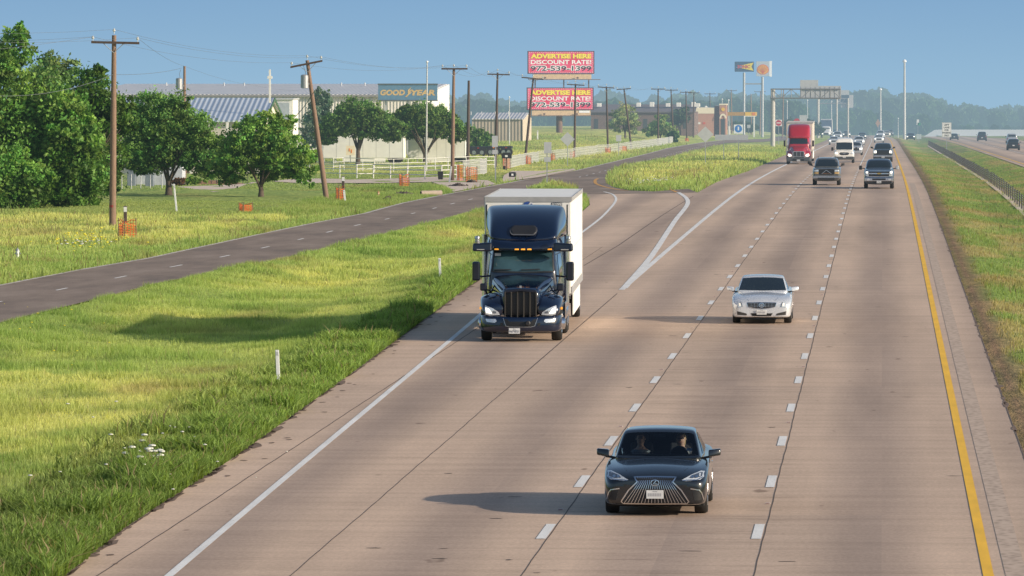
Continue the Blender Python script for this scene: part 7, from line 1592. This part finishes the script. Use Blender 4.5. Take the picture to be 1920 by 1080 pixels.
for hz in (.45,.6,.75,.88): MB().tube([(0.0, Y-300, tz(gx, Y)-t.location.z+hz) for Y in ys_], .011, 4).build('cable', M_GALV, t)

# ------------------------------------------------------------------ small roadside things
def marker(px, by, tx, ty, label, w=.10, m_=None, nm='marker_post'):
    q = Gt(px, by); top = at(tx, ty, q.y) - q; t = thing(nm, q, 0, label, 'marker post'); n = Vector((w/2,0,0)); y_ = Vector((0,.02,0)); b = Vector((0,0,-.15))
    MB().hexa([b-n-y_,b+n-y_,b+n+y_,b-n+y_],[top-n-y_,top+n-y_,top+n+y_,top-n+y_]).build('post', m_ or M_SIGNW, t, bevel=.008); MB().hexa([top*.86-n*.8-y_*1.3,top*.86+n*.8-y_*1.3,top*.86+n*.8-y_*1.05,top*.86-n*.8-y_*1.05],[top*.95-n*.8-y_*1.3,top*.95+n*.8-y_*1.3,top*.95+n*.8-y_*1.05,top*.95-n*.8-y_*1.05]).build('reflector', M_GREYF, t)
marker(523, 731, 519.5, 656, 'white flexible marker post nearest the camera in the verge grass', .09); marker(826, 526, 824, 484, 'white marker post in the verge just left of the navy truck', .09)
marker(332, 399, 326, 345, 'slanting white post in the lawn right of the oak trunk', .10); marker(842, 341, 846, 312, 'short white post at the foot of the fence corner pole', .12)
marker(648, 376, 644.5, 356, 'short white post among the netting of the leaning pole', .12); marker(1008, 263, 1008, 245, 'stubby white post in the field left of the billboard post', .2)
for px, by, ty, l_ in ((235, 421, 386, 'squat dark wooden post behind the nearest orange netting'), (643.5, 374, 330, 'dark wooden post with a pale cap beside the leaning pole')):
    q = Gt(px, by); h = at(px, ty, q.y).z - q.z; t = thing('wooden_post', q, 0, l_, 'post'); MB().box(-.08,.08,-.08,.08,-.1,h).build('post', M_WOODD, t, bevel=.01); MB().box(-.07,.09,-.1,-.082,h-.3,h-.05).build('tag_plate', M_SIGNW, t)
def hydrant(px, by, hpx, label, m1, m2):
    q = Gt(px, by); s = hpx/ppm(q.y)/.78; t = thing('fire_hydrant', q, 0, label, 'fire hydrant')
    MB().lathe([(.15*s,0),(.15*s,.04*s),(.10*s,.05*s),(.10*s,.5*s),(.13*s,.51*s),(.13*s,.55*s)],(0,0,0),'z',16).build('barrel', m1, t, smooth=True)
    MB().lathe([(.13*s,.552*s),(.12*s,.62*s),(.07*s,.70*s),(.03*s,.72*s),(.03*s,.78*s)],(0,0,0),'z',16).build('bonnet', m2, t, smooth=True)
    for a in ((1,0),(-1,0)): MB().cyl((a[0]*.09*s,0,.38*s),(a[0]*.19*s,0,.38*s),.05*s,n=12).build('outlet', m2, t)
    MB().cyl((0,-.09*s,.34*s),(0,-.2*s,.34*s),.065*s,n=12).build('outlet', m2, t)
hydrant(33, 486, 22, 'silver white fire hydrant at the far left beside the frontage road', M_SIGNW, mat('hydrant_grey', (.35,.36,.38), .5, .3)); hydrant(709.5, 370, 12, 'small cream fire hydrant among the soil mounds', mat('hydrant_cream', (.65,.5,.36), .6), mat('hydrant_rust', (.45,.2,.1), .6))
def mound(px, by, w, h, label, seed, m_=None):
    q = Gt(px, by); k = 1/ppm(q.y); rg_ = np.random.default_rng(seed); mb = MB()
    for j in range(26):
        a = rg_.normal(size=2); c = np.array([a[0]*w*k*.22, a[1]*.35, 0]); r = (.10+.12*rg_.random()); z = max(0, h*k*.7*(1 - abs(a[0])*.5))*rg_.random()
        pts = [(c[0]+r*math.cos(t_)*(.7+.6*rg_.random()), c[1]+r*math.sin(t_)*(.7+.6*rg_.random())) for t_ in np.arange(0,6.2,1.05)]
        mb.add([(x,y,z-.08) for x,y in pts]+[(c[0]+.02,c[1],z+r*.7)], [(i,(i+1)%6,6) for i in range(6)] + [tuple(range(6))[::-1]])
    mb.lathe([(w*k*.48,-.05),(w*k*.34,h*k*.35),(w*k*.1,h*k*.6)],(0,0,0),'z',12)
    tag(mb.build('soil_mound', m_ or mat('soil_dark', (.075,.055,.045), .95, var=.5, nscale=5, bump=.8)), label, 'soil mound').location = q
mound(757, 358, 52, 9, 'broad dark soil mound under the standing orange netting', 1); mound(727, 375, 24, 10, 'dark heap of broken clods beside the cream hydrant', 2); mound(678, 371, 14, 5, 'low scatter of clods left of the cream hydrant', 3)
mound(858, 349, 30, 8, 'dark soil heap beside the fence corner pole', 4); mound(884, 342, 22, 6, 'soil heap at the foot of the gate wing', 5)
q = Gt(800, 366); t = thing('concrete_culvert', q, 0, 'pale culvert pipe end at the edge of the frontage road', 'culvert'); MB().cyl((-.35,0,.12),(.9,.5,.14),.16,n=14).build('pipe', mat('culvert', (.45,.36,.28), .9), t); MB().cyl((-.37,-.01,.12),(-.352,0,.12),.12,n=14).build('opening', M_UND, t)
def mailbox(px, by, label, s=1.0, bag=False):
    q = Gt(px, by); t = thing('mailbox', q, 0, label, 'mailbox'); MB().box(-.05,.05,-.05,.05,-.1,1.0*s).build('post', M_POST, t)
    MB().prism([(-.42,1.0*s),(.42,1.0*s),(.42,1.35*s),(.3,1.5*s),(-.3,1.5*s),(-.42,1.35*s)], -.25, .25).build('box', M_BLK, t); MB().box(-.12,.10,-.27,-.252,1.12*s,1.28*s).build('label_plate', M_SIGNW, t)
    MB().box(-.3,-.1,-.15,.1,.05,.35).build('base_block', M_BLK, t)
mailbox(950, 319, 'dark mailbox cluster on a post before the long panel fence')
q = Gt(961, 333); t = thing('newspaper_box', q, 0, 'low black box in the grass below the mailboxes', 'box'); MB().box(-.28,.28,-.15,.15,0,.42).build('casing', M_BLK, t, bevel=.08); MB().box(-.08,.08,-.17,-.152,.15,.3).build('label_plate', M_SIGNW, t)
q = Gt(826, 337); t = thing('trash_bin', q, 0, 'black bin standing at the pipe fence left of the corner pole', 'bin'); MB().hexa([(-.16,-.16,0),(.16,-.16,0),(.16,.16,0),(-.16,.16,0)],[(-.2,-.2,.55),(.2,-.2,.55),(.2,.2,.55),(-.2,.2,.55)]).build('bin_body', M_BLK, t); MB().box(-.21,.21,-.22,.2,.552,.62).build('lid', M_BLK, t, bevel=.02)
# bridge parapet far right
Y_ = 1560; x0, x1 = at(1752,250,Y_).x, at(2300,250,Y_).x; g = at(1800,254,Y_).z
t = thing('far_bridge', (x0, Y_, g), 0, 'long pale concrete bridge parapet at the far right', 'bridge'); MB().box(1.5,x1-x0,0,.6,at(1800,253,Y_).z-g,at(1800,243,Y_).z-g).build('parapet', mat('bridge_grey', (.66,.66,.68), .8, var=.06), t)
MB().prism([(-3,at(1800,253,Y_).z-g-.6),(1.5,at(1800,253,Y_).z-g-.4),(1.5,at(1800,243,Y_).z-g),(0,at(1800,243,Y_).z-g-.1)], 0, .6).build('end_block', MATS['bridge_grey'], t)
MB().box(1.0,x1-x0,-.2,8,-.6+(at(1800,253,Y_).z-g)-.2,(at(1800,253,Y_).z-g)-.005).build('deck', MATS['bridge_grey'], t)
for k in range(8): x = 6 + k*9; MB().box(x-.4,x+.4,2,5,-5,-.81+(at(1800,253,Y_).z-g)).build('pier', MATS['bridge_grey'], t)
# wild flowers
def flowers(px, py, w, h, n, m_, label, seed, r=.04, z0=.35):
    rg_ = np.random.default_rng(seed); mb = MB(); st_ = MB()
    for j in range(n):
        q = Gt(px + rg_.normal()*w/3, py + rg_.normal()*h/3); z = q.z + z0*(.7+.5*rg_.random()); rr = r*(.6+.8*rg_.random()); mb.lathe([(rr*.3,-rr*.3),(rr,0),(rr*.8,rr*.3),(rr*.1,rr*.45)], (q.x,q.y,z), 'z', 8)
    tag(mb.build('wildflowers', m_), label, 'wildflowers', kind='stuff')
M_FW = mat('petal_white', (.6,.6,.52), .7, var=.05); M_FY = mat('petal_yellow', (.75,.65,.04), .7, var=.05)
flowers(280, 878, 80, 50, 26, M_FW, 'clump of white wildflower heads in the near verge', 1, .065, .36); flowers(300, 860, 300, 160, 26, M_FW, 'scattered white flowers through the near grass', 2, .035, .34)
flowers(170, 455, 110, 22, 90, M_FY, 'patch of small yellow flowers beyond the frontage road', 3, .06, .22); flowers(160, 460, 70, 12, 30, M_FW, 'white flowers among the yellow patch', 4, .06, .2); flowers(60, 640, 300, 120, 26, M_FY, 'few yellow flowers in the ditch grass', 5, .03, .3)
flowers(1225, 349, 60, 12, 40, M_FW, 'white flowers at the tip of the grass island', 6, .06, .3)
